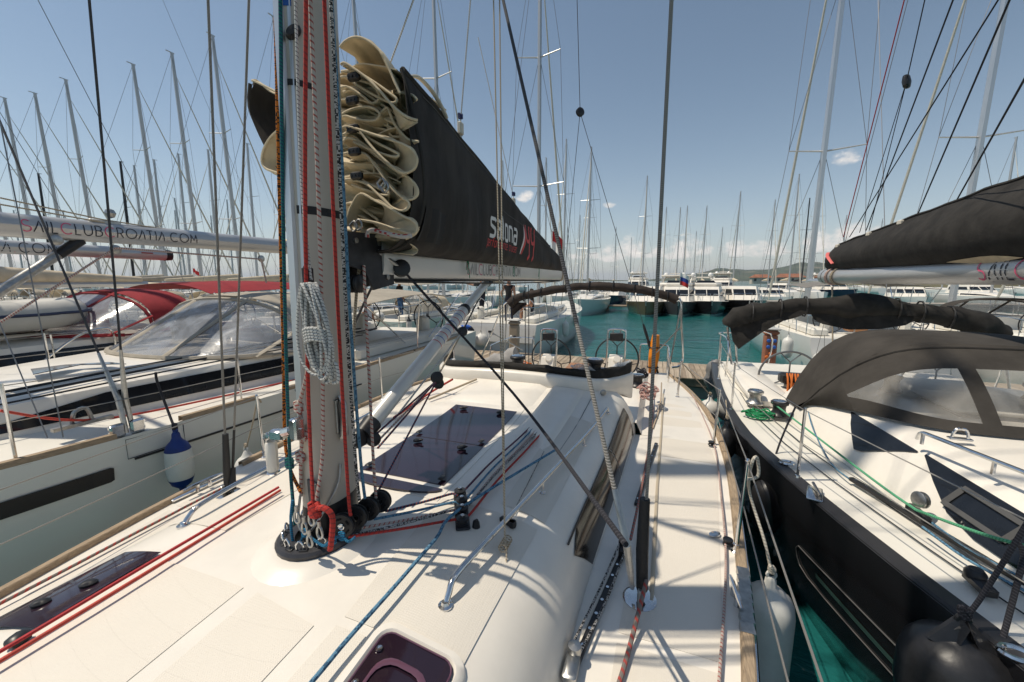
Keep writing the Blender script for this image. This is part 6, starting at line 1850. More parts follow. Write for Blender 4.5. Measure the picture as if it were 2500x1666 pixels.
# lettering reads from the aft end on this side
yk0 = KS - sight(2245, 622, X=KX - .13).y; hk_ = .17
def putK(u, v):
    y = yk0 + u; c = PBm((5.6 - y) / 5.45); a = math.asin(max(-.95, min(.95, (v - hk_ * .5) / .135)))
    return c + V((.1375 * math.cos(a), 0, .1375 * math.sin(a)))
for i, (ch, g) in enumerate(lettering('SAILCLUBCROATIA.COM', putK, hk_, .085)):
    if g.v: obj('letter', g, PINKT if i in (0, 4, 8, 15) else NAVY, ob, 0)
# its sail bag: long black wedge rising to the mast
KB = thing('sail_bag', 'long black sail bag lying on the boom of the black hulled yacht', 'sail cover', (KX, 6.5, 3.2))
rows = []
for i in range(41):
    t = i / 40; y = lerp(9.02, 3.6, t)
    hh = lerp(.36, .80, t ** .9) ; ww = lerp(.14, .28, min(1, t * 1.5)); nose = min(1, .35 + t * 14)
    r = []
    for j in range(18):
        a = 2 * PI * j / 18 + PI / 2
        c_, s_ = math.cos(a), math.sin(a)
        top = max(0, s_)
        x = ww * c_ * (1 - .75 * top ** 1.5) * nose * (1 + .06 * noise.noise((t * 9, j * .6, 4)))
        zz = 3.22 - .04 * t + hh * (.5 + .5 * s_) * nose + .02 * noise.noise((t * 14, j * .5, 7)) - .05 * (1 - top) * math.sin(min(1, t * 4) * PI / 2)
        r.append((KX + x, y, zz))
    rows.append(r)
g = G().grid(rows, closed=True); g.f.append(tuple(range(18))); g.m.append(0)
obj('bag_side', g, CANK, KB, 60)
g = G().tube([V(r[0]) + V((0, 0, .004)) for r in rows], .02, 6); obj('bag_batten', g, CANK, KB)
rows2 = [[V(rows[i][j]) + V((-.008, 0, 0)) for j in (5, 6, 7)] for i in range(3, 6)]
pts = [V(rows[i][j]) + V((-.012, 0, 0)) for i, j in ((2, 3), (3, 4), (4, 5), (5, 6))]
g = G().tube(smooth_path(pts, 4), .03, 6, flat=.4); obj('bag_mark', g, mat('mark_coral', (.62, .14, .13), .6), KB)
g = G()
for t, j in ((.3, 7),): pass
for i0, i1 in ((26, 33),):
    g = G(); g.grid([[V(rows[i][7]).lerp(V(rows[i][8]), .55 + .5 * math.sin((i - i0) / (i1 - i0) * PI) * k) + V((-.01, 0, 0)) for k in (-1, 0, 1)] for i in range(i0, i1 + 1)]); obj('sail_gap', g, SAILC, KB)
for i in (3, 11, 17):
    p = V(rows[i][0]); g = G().box(p + V((-.03, 0, -.02)), (.05, .09, .06), ch=.01); obj('jack_tab', g, CRM, KB)
for t, m_, lab in ((.93, REDW, 'pink and white rope wrapped round the boom end of the black yacht'), (.885, SANDR, 'yellowish rope wrapped round the boom of the black yacht, beside the pink one')):
    g = G()
    for k in range(2):
        c = PBm(t - .008 * k); g.tube([c + V((.15 * math.cos(a), .03 * math.sin(a), .15 * math.sin(a))) for a in [2*PI*q/16 for q in range(17)]], .012, 6, cap=False)
    o = single('boom_lashing', g, m_, lab, 'rope'); o.data.transform(Matrix.Translation((KX, KS, 0)) @ Matrix.Rotation(PI, 4, 'Z'))
# topping lines and running stays seen against the sky on the right
def skyline(name, pts, r, m, label): return rope(name, pts, r, m, label, n=6)
def kl(q, y): return sight(*q, Y=y)
for q0, q1, y0, y1, m_, lab in (((2078, 0), (1938, 545), 7.0, 8.7, RED, 'thin red line slanting up from the tail of the right-hand sail bag'),
        ((2275, 30), (1952, 545), 4.8, 8.6, BLACKR, 'dark lazy jack rising steeply from the tail of the right-hand sail bag'),
        ((2190, 0), (1990, 530), 5.0, 8.2, BLACKR, 'dark lazy jack, second from the tail of the right-hand sail bag'),
        ((2320, 0), (2110, 490), 4.0, 6.9, BLACKR, 'dark lazy jack at the middle of the right-hand sail bag'),
        ((2400, 100), (2193, 470), 3.4, 6.0, BLACKR, 'dark lazy jack nearest the right edge of the picture')):
    a, b = kl(q1, y1), kl(q0, y0); skyline('lazy_jack', [a, b, b + (b - a) * 1.2], .007, m_, lab)
pb_ = kl((2083, 188), 7.2); top = kl((2125, 0), 6.4)
single('hanging_block', G().lathe([(.01, -.10), (.06, -.07), (.075, 0), (.06, .07), (.01, .10)], pb_, (0, .3, 1), 12, .6), BLK, 'black pulley block hanging in the sky above the right-hand sail bag', 'block')
skyline('block_line', [pb_, top, top + (top - pb_) * 2], .006, BLACKR, 'dark line holding up the black pulley block in the sky')
for q, lab in (((1975, 535), 'left fall below the black pulley block'), ((1998, 528), 'right fall below the black pulley block')): skyline('block_line', [pb_, kl(q, 8.2)], .005, BLACKR, lab)
# sprayhood of the black yacht
def khood():
    Wd = 1.46
    def ridge(t, y, zc, w, zs): return V((w * t, y, zs + (zc - zs) * (1 - abs(t) ** 4.5)))
    n = 24; ts = [-1 + 2 * i / n for i in range(n + 1)]
    yA, yB = 3.3, 3.95
    def base(t):
        y = 5.12 - 1.5 * abs(t) ** 5; x = 1.27 * t * (1 - .06 * abs(t) ** 3) + .06 * t
        return V((x, y, lerp(KTOP(.9 * t, min(5.2, y)), 1.50, abs(t) ** 8) + .012))
    A = [ridge(t, yA + .1 * abs(t), 2.44, 1.34, 1.5) for t in ts]
    B_ = [ridge(t, 4.42 - .62 * abs(t) ** 4, 2.43, 1.30, 1.5) for t in ts]
    C_ = [base(t) for t in ts]
    return ts, A, B_, C_
ts, A, B_, C_ = khood(); n = len(ts)
HD = obj('sprayhood', G().sheet([[a.lerp(b, q) + V((0, 0, .03 * math.sin(q * PI) * (1 - abs(t) ** 3))) for a, b, t in zip(A, B_, ts)] for q in (0, .25, .5, .75, 1)], .008), DGREYC, KY, 60)
def fr(i, q):
    p = B_[i].lerp(C_[i], q); t = ts[i]
    nrm = V((t * .6, .55, .6)).normalized()
    return p + nrm * (.07 * math.sin(q * PI) * (1 - .5 * abs(t)))
def winpatch(i0, i1, qa, qb, m, name, curve=0.0):
    rows = []
    for k in range(9):
        r = []
        for i in range(i0, i1 + 1):
            u = (i - i0) / (i1 - i0); q0 = qa + curve * (1 - u) ** 2; r.append(fr(i, lerp(q0, qb, k / 8)))
        rows.append(r)
    return obj(name, G().sheet(rows, .005), m, HD if name != 'hood_panel' else HD, 60)
# panels: local +x is the near (port-hand) side here, seen at the left of the hood
near = 1
segs = [(2, 8), (9, 15)]
def idx(i): return i
for i0, i1 in segs: winpatch(i0, i1, .34, .90, vinyl_mat('hood_vinyl', (.55, .52, .47), .19, 3.2), 'hood_window')
for i0, i1 in ((0, 2), (8, 9), (15, 16), (22, 24)): winpatch(i0, i1, 0, 1, DGREYC, 'hood_panel')
for i0, i1 in segs: winpatch(i0, i1, 0, .34, DGREYC, 'hood_panel'); winpatch(i0, i1, .90, 1, DGREYC, 'hood_panel')
def frc(x, q):
    i = min(int(x), 23); return fr(i, q).lerp(fr(i + 1, q), x - i)
us = [k / 14 for k in range(15)]
q0_ = lambda u: .34 + .28 * u ** 3.2; q1_ = lambda u: .90 - .22 * u ** 3.2
for a_, b_, m_, nm in ((lambda u: 0, q0_, DGREYC, 'hood_panel'), (q0_, q1_, vinyl_mat('hood_vinyl', (.55, .52, .47), .19, 3.2), 'hood_window'), (q1_, lambda u: 1, DGREYC, 'hood_panel')):
    obj(nm, G().sheet([[frc(16 + 6 * u, lerp(a_(u), b_(u), k / 6)) for u in us] for k in range(7)], .005), m_, HD, 60)
# corners of the windows rounded by canvas gussets
for s, (i0, i1) in ():
    g = G(); ids = range(i0, i1 + 1) if i0 < i1 else range(i0, i1 - 1, -1); ids = list(ids)
    rows = [[fr(i, .165), fr(i, .17 + .50 * ((k / (len(ids) - 1)) ** 2.2))] for k, i in enumerate(ids)]
    g.sheet(rows, .008, flip=(s < 0)); obj('hood_panel', g, DGREYC, HD, 60)
g = G().tube([fr(i, .06) for i in range(n)], .012, 5); obj('hood_seam', g, CANK, HD)
# folded bimini, poles, wheel, winches
BKP = [sight(*q, Y=8.1) for q in ((1675, 752), (1690, 735), (1740, 718), (1830, 706), (1930, 703), (2040, 708), (2130, 720), (2210, 735), (2270, 752), (2305, 775))]
pth = [toK(p) for p in smooth_path(BKP, 5)]
BB = obj('folded_bimini', lumpy(pth, lambda t: .095 + .045 * math.sin(t * PI * 3) ** 2, 6, amp=.55, flat=1.3), CANK, KY, 60)
def flap(q, nm, sx=1):
    rows = [[toK(sight(*p, Y=8.05 - .02 * i + .03 * math.sin(j * 2))) for j, p in enumerate(r)] for i, r in enumerate(q)]
    return obj(nm, G().sheet(rows, .008), CANK, BB, 60)
flap((((1676, 745), (1740, 725), (1800, 715), (1860, 712)), ((1680, 765), (1735, 742), (1795, 728), (1850, 722)), ((1684, 785), (1720, 765), (1775, 742), (1830, 730)), ((1697, 803), (1712, 792), (1750, 765), (1800, 738))), 'bimini_flap')
flap((((1860, 715), (1940, 712), (2020, 716), (2100, 728)), ((1870, 735), (1945, 742), (2020, 742), (2095, 740)), ((1890, 745), (1950, 758), (2020, 757), (2080, 748))), 'bimini_flap')
for i in (9, 13, 16, 26, 29, 33):
    if i < len(pth): g = G().tube([pth[i] + V((0, .15 * math.cos(a), .17 * math.sin(a))) for a in [2*PI*k/10 for k in range(11)]], .014, 5); obj('bimini_strap', g, TAPE, BB)
for q in (((1672, 752), (1676, 800), (1690, 895)), ((1690, 770), (1693, 830), (1700, 900)), ((2300, 780), (2312, 840), (2320, 900))):
    g = G().tube(smooth_path([toK(sight(*p, Y=8.1)) for p in q], 5), .018, 8); obj('bimini_pole', g, STEEL, KY)
c = toK(sight(1812, 868, Y=7.35)); 
w_ = wheel(c, .42, KY, mat('wheel_steel_dark', (.20, .20, .20), .35, .6)); wheel(V((-c.x, c.y, c.z)), .42, KY, mat('wheel_steel_dark', (.20, .20, .20), .35, .6))
for s in (1, -1): g = G().box((s * c.x, c.y + .22, c.z + .04), (.38, .18, .16), ch=.03); g.box((s * c.x, c.y + .24, c.z - .32), (.2, .22, .6), ch=.03); obj('pedestal', g, BLK, KY, 40)
for q, z in (((1735, 918), 1.44), ((1790, 945), 1.44)):
    p = sight(*q, Z=z); winch(toK(V((p.x, p.y, 1.38))), .085, KY, STEELD if q[0] == 1735 else BLK)
for s in (-1, 1): g = G().box((s * 1.42, 2.0, 1.40), (.5, 2.6, .16), ch=.05); obj('cockpit_coaming', g, GEL, KY, 40)
hk = sight(1825, 880, Y=7.0)
g = G(); r_ = random.Random(5)
for k in range(7):
    x = hk.x + (k - 3) * .035; g.tube(smooth_path([(x, 7.0, hk.z + .14), (x + r_.uniform(-.02, .02), 6.93, hk.z), (x + r_.uniform(-.04, .04), 6.95, hk.z - .25 - r_.uniform(0, .15)), (x + .03, 6.99, hk.z)], 4), .013, 6)
single('hanging_rope', g, mat('rope_plain_orange', (.6, .16, .03), .7), 'bright orange rope hung in loops over the helm of the black hulled yacht', 'rope')
p = sight(1745, 950, Z=1.40); heap((p.x, p.y, 1.375), .17, .11, .05, .010, 9, 21, rope_mat('rope_green', (.03, .30, .12), (.02, .18, .08), 'dash', .3, 120), 'rope_heap', 'small green rope coil on the side deck of the black hulled yacht')
GRN = rope_mat('rope_green_pale', (.12, .42, .24), (.06, .28, .14), 'dash', .3, 120)
rope('jib_sheet', [sight(1775, 925, Z=1.55), sight(1800, 945, Z=1.5), sight(2000, 1098, Z=1.43), sight(2105, 1172, Z=1.47)], .0095, GRN, 'green sheet along the side deck of the black hulled yacht to the steel block')
rope('jib_sheet', [sight(2105, 1172, Z=1.47), sight(2250, 1225, Z=1.6), sight(2420, 1272, Z=1.7)], .0095, GRN, 'green sheet leading forward from the steel block past the right edge')
rope('adjuster_line', [sight(1855, 935, Z=1.52), sight(1868, 985, Z=1.5), sight(1908, 1062, Z=1.4), sight(1950, 1100, Z=1.4)], .006, BLUER, 'thin blue line winding from the hood corner down to the black deck track')
for k, lab in ((-10, 'upper blue adjuster line beside the black track on the right'), (16, 'lower blue adjuster line beside the black track on the right')):
    rope('adjuster_line', [sight(2120, 1195 + k, Z=1.42), sight(2220, 1268 + k, Z=1.40), sight(2380, 1355 + k, Z=1.40)], .0075, BLUER, lab)
a, b = toK(sight(1955, 1100, Z=1.385)), toK(sight(2400, 1368, Z=1.385))
g = G().box((a + b) / 2, (.04, (b - a).length, .03), math.atan2((b - a).y, (b - a).x) - PI/2, ch=.004); TR = obj('genoa_track', g, BLK, KY, 30)
for k in range(12): obj('track_bolt', G().lathe([(.011, 0), (.011, .003), (.005, .003), (0, .003)], a.lerp(b, (k + .5) / 12) + V((0, 0, .0155)), n=8), STEEL, TR)
p = toK(sight(2110, 1180, Z=1.42)); g = G().box(p + V((0, 0, .0)), (.06, .2, .05), ch=.01); obj('track_car', g, BLK, TR)
block('sheet_block', p + V((0, 0, .10)), .055, (1, .3, .1), KY, STEELD)
p = sight(2250, 1350, Z=1.37); o = toK(p); g = G().box(o + V((0, 0, .02)), (.07, .16, .05), ch=.01); g.lathe([(.045, 0), (.045, .03), (.03, .05), (0, .05)], o + V((0, -.04, .03)), n=14); obj('deck_block', g, BLK, KY)
a, b = toK(sight(2122, 995, Z=1.86)), toK(sight(2420, 1112, Z=1.86))
g = G().tube(smooth_path([a + V((0, -.06, -.07)), a + V((0, -.02, -.01)), a.lerp(b, .1), a.lerp(b, .5), b], 4), .015, 8)
for t in (.0, .62): c = a.lerp(b, t); g.tube([c, c - V((0, 0, .09))], .013, 6)
obj('handrail', g, STEEL, KY)
p = toK(sight(2207, 1000, Z=1.83)); g = G().tube(smooth_path([p + V((-.05, 0, -.03)), p + V((-.03, 0, .04)), p + V((.03, 0, .04)), p + V((.05, 0, -.03))], 4), .011, 6); g.box(p + V((0, 0, -.03)), (.14, .05, .015), ch=.004); obj('padeye', g, STEEL, KY)
p = toK(sight(1872, 1135, Z=1.36)); g = G().box(p, (.10, .24, .018), R(-18), ch=.006); g.tube([p + V((-.02, -.11, .04)), p + V((.0, .11, .04))], .012, 6); obj('cleat', g, STEEL, KY)
for q in ((1808, 1065), (2335, 1505)):
    p = toK(sight(*q, Z=1.36)); g = G().tube([p + V((.055 * math.cos(a), .04 * math.sin(a), .006)) for a in [2*PI*k/14 for k in range(15)]], .012, 6, cap=False); obj('fairlead', g, STEEL, KY)
# its fenders
tp = sight(1770, 1088, X=1.12)
fender('black cylinder fender hanging between the two hulls, middle one of three', tp, .62, .145, FK, None, [sight(1795, 1010, X=1.22), sight(1828, 935, X=1.3)], BLACKR, roper=.009)
tp = sight(1671, 968, X=.86)
fender('black cylinder fender beside the stern of the black hulled yacht, farthest of three', tp, .50, .12, FK, None, [sight(1668, 920, X=.95)], SANDR)
tp = sight(2212, 1430, X=1.43)
BF = fender('big round black fender on black lanyards at the bottom right corner, nearest the camera', tp, .62, .20, FK, None, [sight(2250, 1380, X=1.5), sight(2353, 1215, X=1.62), sight(2420, 1100, X=1.75)], BLACKR, roper=.0105)
g = G()
for s in (-1, 1): g.prism([tp + V((s * .01, 0, .03)), tp + V((s * .13, -.03, -.10)), tp + V((s * .05, -.07, -.12)), tp + V((0, -.05, 0))], (0, .02, 0))
obj('lug', g, FK, BF, 30)
rope('fender_line', [sight(2305, 1465, X=1.55), sight(2340, 1330, X=1.62), sight(2352, 1270, X=1.66), sight(2330, 1240, X=1.64)], .011, BLACKR, 'second black lanyard hanging beside the big round fender at the right edge')

rope('mainsheet', [sight(1912, 660, Y=8.75), sight(1913, 760, Y=8.75), sight(1914, 850, Y=8.75)], .013, SANDR, 'sand coloured rope hanging straight down from the boom end of the black yacht')

g = G().box((0, 3.62, 1.70), (1.1, .9, .32), ch=.06); g.box((.0, 4.3, 1.86), (.8, .7, .05), ch=.02); obj('companionway', g, DECKW, KY, 40)
g = G().box((0, 4.2, 1.80), (.7, .9, .06), ch=.02); obj('hatch_slide', g, SMOKE, KY, 30)
p = sight(2080, 945, Y=5.3); heap((p.x, 5.35, 1.72), .2, .13, .06, .010, 8, 33, mat('rope_plain_orange', (.6, .16, .03), .7), 'rope_heap', 'orange rope coil behind the clear window of the dark grey sprayhood')
p = sight(2040, 930, Y=5.6); heap((p.x, 5.7, 1.66), .16, .13, .08, .012, 6, 34, BLACKR, 'rope_heap', 'black rope tails behind the clear window of the dark grey sprayhood')
for x in (.55, -.55): winch(V((x, 3.95, 1.83)), .075, KY, BLK)
# ------------------------------------------------------------------ pontoon
PZ = .55; PYA, PYB = 10.85, 12.85
PONT = thing('pontoon', 'grey weathered plank pontoon running across behind the sterns', 'pontoon', (-3, 11.85, 0))
PLK = mat('pontoon_plank', (.33, .265, .195), .85, var=.35, vscale=3, stretch=(6, .8, 6), bump=.4, bscale=40)
PLK2 = mat('pontoon_plank_pale', (.40, .33, .25), .85, var=.3, vscale=3, stretch=(6, .8, 6), bump=.4, bscale=40)
PLK3 = mat('pontoon_plank_dark', (.26, .205, .15), .85, var=.35, vscale=3, stretch=(6, .8, 6), bump=.4, bscale=40)
pm = [[mesh_of('plank', G().box((0, 0, 0), (.134, 2.0 + dl, .035), rz, ch=.006), m, 30) for m in (PLK, PLK2, PLK3)] for dl, rz in ((0, 0), (.02, .004), (-.015, -.005))]
r_ = random.Random(3)
x = -14.0
while x < 8.4:
    o = obj('plank', pm[r_.randrange(3)][r_.choice((0, 0, 1, 2))], None, PONT); o.location = (x, 11.85 + r_.uniform(-.01, .01), PZ - .018 + r_.uniform(-.004, .004)); x += .142
g = G()
for k in range(320):
    xx = -14.1 - k * .142; g.box((xx, 11.85, PZ - .018), (.134, 2.0, .035))
for k in range(120): g.box((8.5 + k * .142, 11.85, PZ - .018), (.134, 2.0, .035))
obj('planking', g, PLK, PONT, 0, kind='stuff')
g = G()
for yy in (PYA + .1, PYB - .1): g.box((-18, yy, PZ - .13), (90, .14, .18))
obj('side_beam', g, mat('beam_wood', (.16, .125, .09), .9, var=.3, vscale=4), PONT, 30)
g = G()
for k in range(16): g.box((-58 + k * 5.4, 11.85, PZ - .48), (3.4, 1.8, .52), ch=.04)
obj('float', g, mat('float_concrete', (.20, .20, .19), .9, var=.3, vscale=3), PONT, 30)
def pedestal(q, Y, label, tone, lights):
    p = sight(*q, Y=Y); p.z = PZ
    t = thing('power_pedestal', label, 'power post', tuple(p)); g = G().box(p + V((0, 0, .5)), (.30, .26, 1.0), ch=.03); g.box(p + V((0, 0, 1.06)), (.36, .30, .12), ch=.04); obj('cabinet', g, tone, t, 30)
    obj('lid', G().box(p + V((0, 0, 1.16)), (.40, .34, .05), ch=.02), mat('lid_grey', (.45, .45, .44), .5), t, 30)
    for k, (dx, dz, c) in enumerate(lights): obj('socket', G().lathe([(.045, 0), (.05, .03), (.03, .045), (0, .045)], p + V((dx, -.132, dz)), (0, -1, 0), 10), c, t)
pedestal((1182, 795), 12.45, 'beige power pedestal standing on the pontoon left of the wheels', mat('pedestal_beige', (.33, .27, .20), .5, var=.1), [(-.06, .62, HULLW), (.06, .62, BLK)])
SB = mat('socket_blue', (.03, .12, .45), .4); SO = mat('socket_orange', (.6, .14, .02), .5)
pedestal((1767, 812), 12.5, 'rusty red power pedestal with blue sockets on the pontoon to the right', mat('pedestal_rust', (.32, .13, .075), .6, var=.3), [(-.07, .85, SB), (.07, .85, SB), (-.07, .68, SB), (.07, .68, SB), (0, .5, SO), (-.08, .4, SO)])
# covered outboard motors on the stern rails
def cover_lump(c, s, label, m, name='motor_cover'):
    rows = []
    for i in range(11):
        t = i / 10; k = (.75, .95, 1.0, 1.02, 1.0, .98, .95, .92, .85, .6, .08)[i]
        rows.append([V(c) + V((s[0] * k * math.cos(a) * (1 + .22 * noise.noise((i * .5, j * .7, c[0]))), s[1] * k * math.sin(a) * (1 + .22 * noise.noise((i * .5, j * .7, 3))), s[2] * t)) for j, a in enumerate([2*PI*q/14 for q in range(14)])])
    g = G().grid(rows, closed=True); return single(name, g, m, label, 'cover', smooth=60)
GREYP = mat('grey_tarpaulin', (.20, .20, .20), .45, var=.25, vscale=5, bump=.6, bscale=8)
p = sight(1642, 893, Y=9.0); cover_lump((p.x, p.y, p.z), (.20, .17, .62), 'grey motor cover tied to the stern rail between the two yachts on the right', GREYP)
p = sight(962, 825, Y=9.9); cover_lump((p.x, p.y, p.z), (.26, .2, .45), 'grey plastic wrapped gear on the stern of the grey hulled yacht', GREYP)
cover_lump((p.x - .75, p.y - .2, p.z + .0), (.22, .2, .42), 'smaller grey box cover beside the wrapped gear on the grey yacht stern', mat('box_grey', (.24, .24, .24), .6))

# ------------------------------------------------------------------ yachts across the pontoon, sterns towards us
def std_yacht(name, label, loc, rz, L=13.0, B=4.1, fb=1.3, hull=HULLW, canvas=None, bim=None, cover=None, mtop=18.4, mast_m=ALUD, my=6.5, furl=JIBW, lod=1, teak=None, group='yachts moored in rows', spread=2, wheels=2, wm=RIMB, hood=True, radar=False, mr=.095):
    t = thing(name, label, 'yacht', loc, rz, group, local=True)
    f, sz = boat_hull(t, L, hull_tab(L, B), fb, hull, .22, lod, teak)
    _, rt, rw = boat_roof(t, L * .33, L * .80, B * .36, B * .12, fb, .42, True, GEL, lod)
    if lod < 2: boat_rails(t, f, sz, L, [L * k for k in (.2, .36, .52, .68, .82)], .6, 2, lod)
    boat_mast(t, my, fb + .4, mtop, mr, .018, spread, B * .30, mast_m, L, B * .46, furl, fb + .22, lod, .010 if lod else .006)
    boat_boom(t, my, fb + 1.6, L * .36, cover, .10, mast_m, .0, .34, lod)
    if canvas and hood: boat_hood(t, L * .30, fb + .36, B * .33, .68, 1.6, canvas) if lod < 2 else None
    if bim: boat_bimini(t, .8, L * .27, B * .40, fb + 1.5, bim, fb + .1, .14)
    if lod < 2: boat_cockpit(t, f, sz, L * .33, wheels, m=wm)
    if radar:
        g = G().lathe([(0, 0), (.28, .02), (.3, .1), (.25, .2), (0, .23)], (0, my + .35, 8.2), n=12); obj('radar_dome', g, GEL, t)
    return t
YB = 13.45
WSTEEL = mat('wheel_rim_steel', (.45, .45, .45), .3, .8)
A1 = std_yacht('sailing_yacht', 'white yacht lying stern to the pontoon with open transom, right of the white strut', (-5.75, YB, 0), 0, 13.5, 4.3, 1.45, HULLW, None, None, None, 19.5, wheels=2, wm=WSTEEL, hood=False)
g = G(); w = 4.3 * .42
g.prism([(-w * .97, -.07, 1.36), (w * .97, -.07, 1.36), (w * .93, -.10, .80), (-w * .93, -.10, .80)], (0, -.03, 0)); obj('transom_door', g, HULLW, A1, 30)
g = G().box((.1, -.125, 1.16), (.18, .01, .07)); obj('name_plate', g, BLK, A1)
boat_bimini(A1, 2.0, 4.6, 1.55, 2.95, BEIGE, 1.5, .16)
A2 = std_yacht('sailing_yacht', 'pale green-white yacht with beige bimini behind the man in the white shirt', (-11.3, YB, 0), 0, 13.0, 4.2, 1.35, HULLT, CREAMC, BEIGE, CREAMC, 19.5)
g = G().box((0, -.35, .62), (2.6, .8, .06), ch=.01); obj('swim_platform', g, TEAKW, A2, 30)
A3 = std_yacht('sailing_yacht', 'white yacht across the pontoon behind the black folded bimini on the right', (5.95, YB, 0), 0, 13.0, 4.2, 1.4, HULLW, None, None, None, 21, my=6.6, mast_m=ALU, hood=False, mr=.11)
g = G().box((-.3, 1.2, 1.75), (.5, .4, .5), ch=.04); obj('locker', g, TEAKW, A3, 30)
A4 = std_yacht('sailing_yacht', 'white yacht across the pontoon at the right edge with grey sail cover', (10.6, YB, 0), 0, 13.5, 4.3, 1.4, HULLW, DGREYC, None, mat('grey_cover_light', (.20, .195, .18), .85, var=.15, vscale=4), 21, my=6.6, mast_m=ALU, mr=.11)
boat_bimini(A3, 1.4, 4.2, 1.7, 2.85, mat('grey_canopy', (.19, .18, .165), .85, var=.15, vscale=4, bump=.3), 1.5, .14)
A5 = std_yacht('sailing_yacht', 'white yacht with cream bimini beyond the sprayhoods, hidden mostly by the mast', (-16.2, YB, 0), 0, 12.5, 4.0, 1.3, HULLW, CREAMC, CREAMC, CREAMC, 18.6)
protoA = std_yacht('sailing_yacht', 'white yacht with cream cover across the pontoon, mast nearest the main mast on its left', (-27.2, YB, 0), 0, 12.8, 4.1, 1.3, HULLW, CREAMC, None, CREAMC, 18.3)
protoB = std_yacht('sailing_yacht', 'white yacht with beige bimini across the pontoon, second mast left of the main mast', (-31.2, YB, 0), 0, 12.8, 4.1, 1.3, HULLW, BEIGE, CREAMC, BEIGE, 18.0)
row = [(-22.0, protoA, 'white yacht with cream cover across the pontoon, directly behind the main mast'), (-35.4, protoB, 'white yacht across the pontoon, third mast left of the main mast'), (-43.6, protoA, 'white yacht across the pontoon, fourth mast left of the main mast'),
       (-48.2, protoB, 'white yacht across the pontoon, second mast from the left edge'), (-52.8, protoA, 'white yacht across the pontoon, tall mast nearest the left edge'), (-39.4, None, ''), (-57.5, protoB, 'white yacht across the pontoon, mast cut by the left edge')]
for x, pr, lab in row:
    if pr is not None: dup(pr, (x, YB, 0), R(rnd.uniform(-.6, .6)), lab)
# our side, further left
for x, pr, lab in ((-15.6, protoA, 'white yacht third on the left, cream sail cover seen over the red hood'), (-20.2, protoB, 'white yacht fourth on the left, beyond the dinghy'), (-24.8, protoA, 'white yacht fifth on the left with its bow towards us'), (-29.4, protoB, 'white yacht sixth on the left, bow towards us'), (-34.0, protoA, 'white yacht at the far left of our own row')):
    dup(pr, (x, 10.0, 0), PI, lab)
for x, lab in ((15.3, 'white yacht across the pontoon beyond the right edge, first'), (20.0, 'white yacht across the pontoon beyond the right edge, second'), (24.7, 'white yacht across the pontoon beyond the right edge, third')):
    dup(protoA, (x, YB, 0), 0, lab)
# their fenders
gf = 'white fenders on the yachts across the pontoon'
for (q, X, l, r, lab) in (((1300, 735), -3.55, .75, .14, 'white cylinder fender on the quarter of the middle yacht, nearest its stern'), ((1325, 722), -3.5, .7, .13, 'white cylinder fender on the middle yacht, toward its bow'),
        ((1812, 770), 3.8, .75, .15, 'white cylinder fender on the yacht across to the right, left one of two'), ((1778, 752), 3.78, .75, .15, 'white cylinder fender on the yacht across to the right, nearest its bow')):
    p = sight(*q, X=X); quick_fender(p, l, r, lab, group=gf, ropez=.3)
for (q, Y, l, r, lab, m) in (((1105, 770), 13.2, .62, .24, 'white ball fender at the stern of the middle yacht beside the crouching man', FW_), ((1192, 756), 13.3, .0, .0, '', None), ((1893, 812), 13.1, .6, .25, 'white ball fender at the stern of the yacht across to the right', FW_), ((872, 720), 13.2, .5, .2, 'white ball fender beside the hand of the man in the white shirt', FW_)):
    if m: p = sight(*q, Y=Y); fender(lab, p + V((0, 0, .1)), l, r, m, None, [p + V((0, .1, .5))], LINEW, group=gf, ball=True)
for q, lab in (((939, 728), 'slim white fender with black cap on the pale green yacht, left one'), ((981, 722), 'slim white fender with black cap on the pale green yacht, right one')):
    p = sight(*q, X=-9.25); fender(lab, p, .75, .11, FW_, FK, [p + V((0, 0, .4))], LINEW, group=gf)

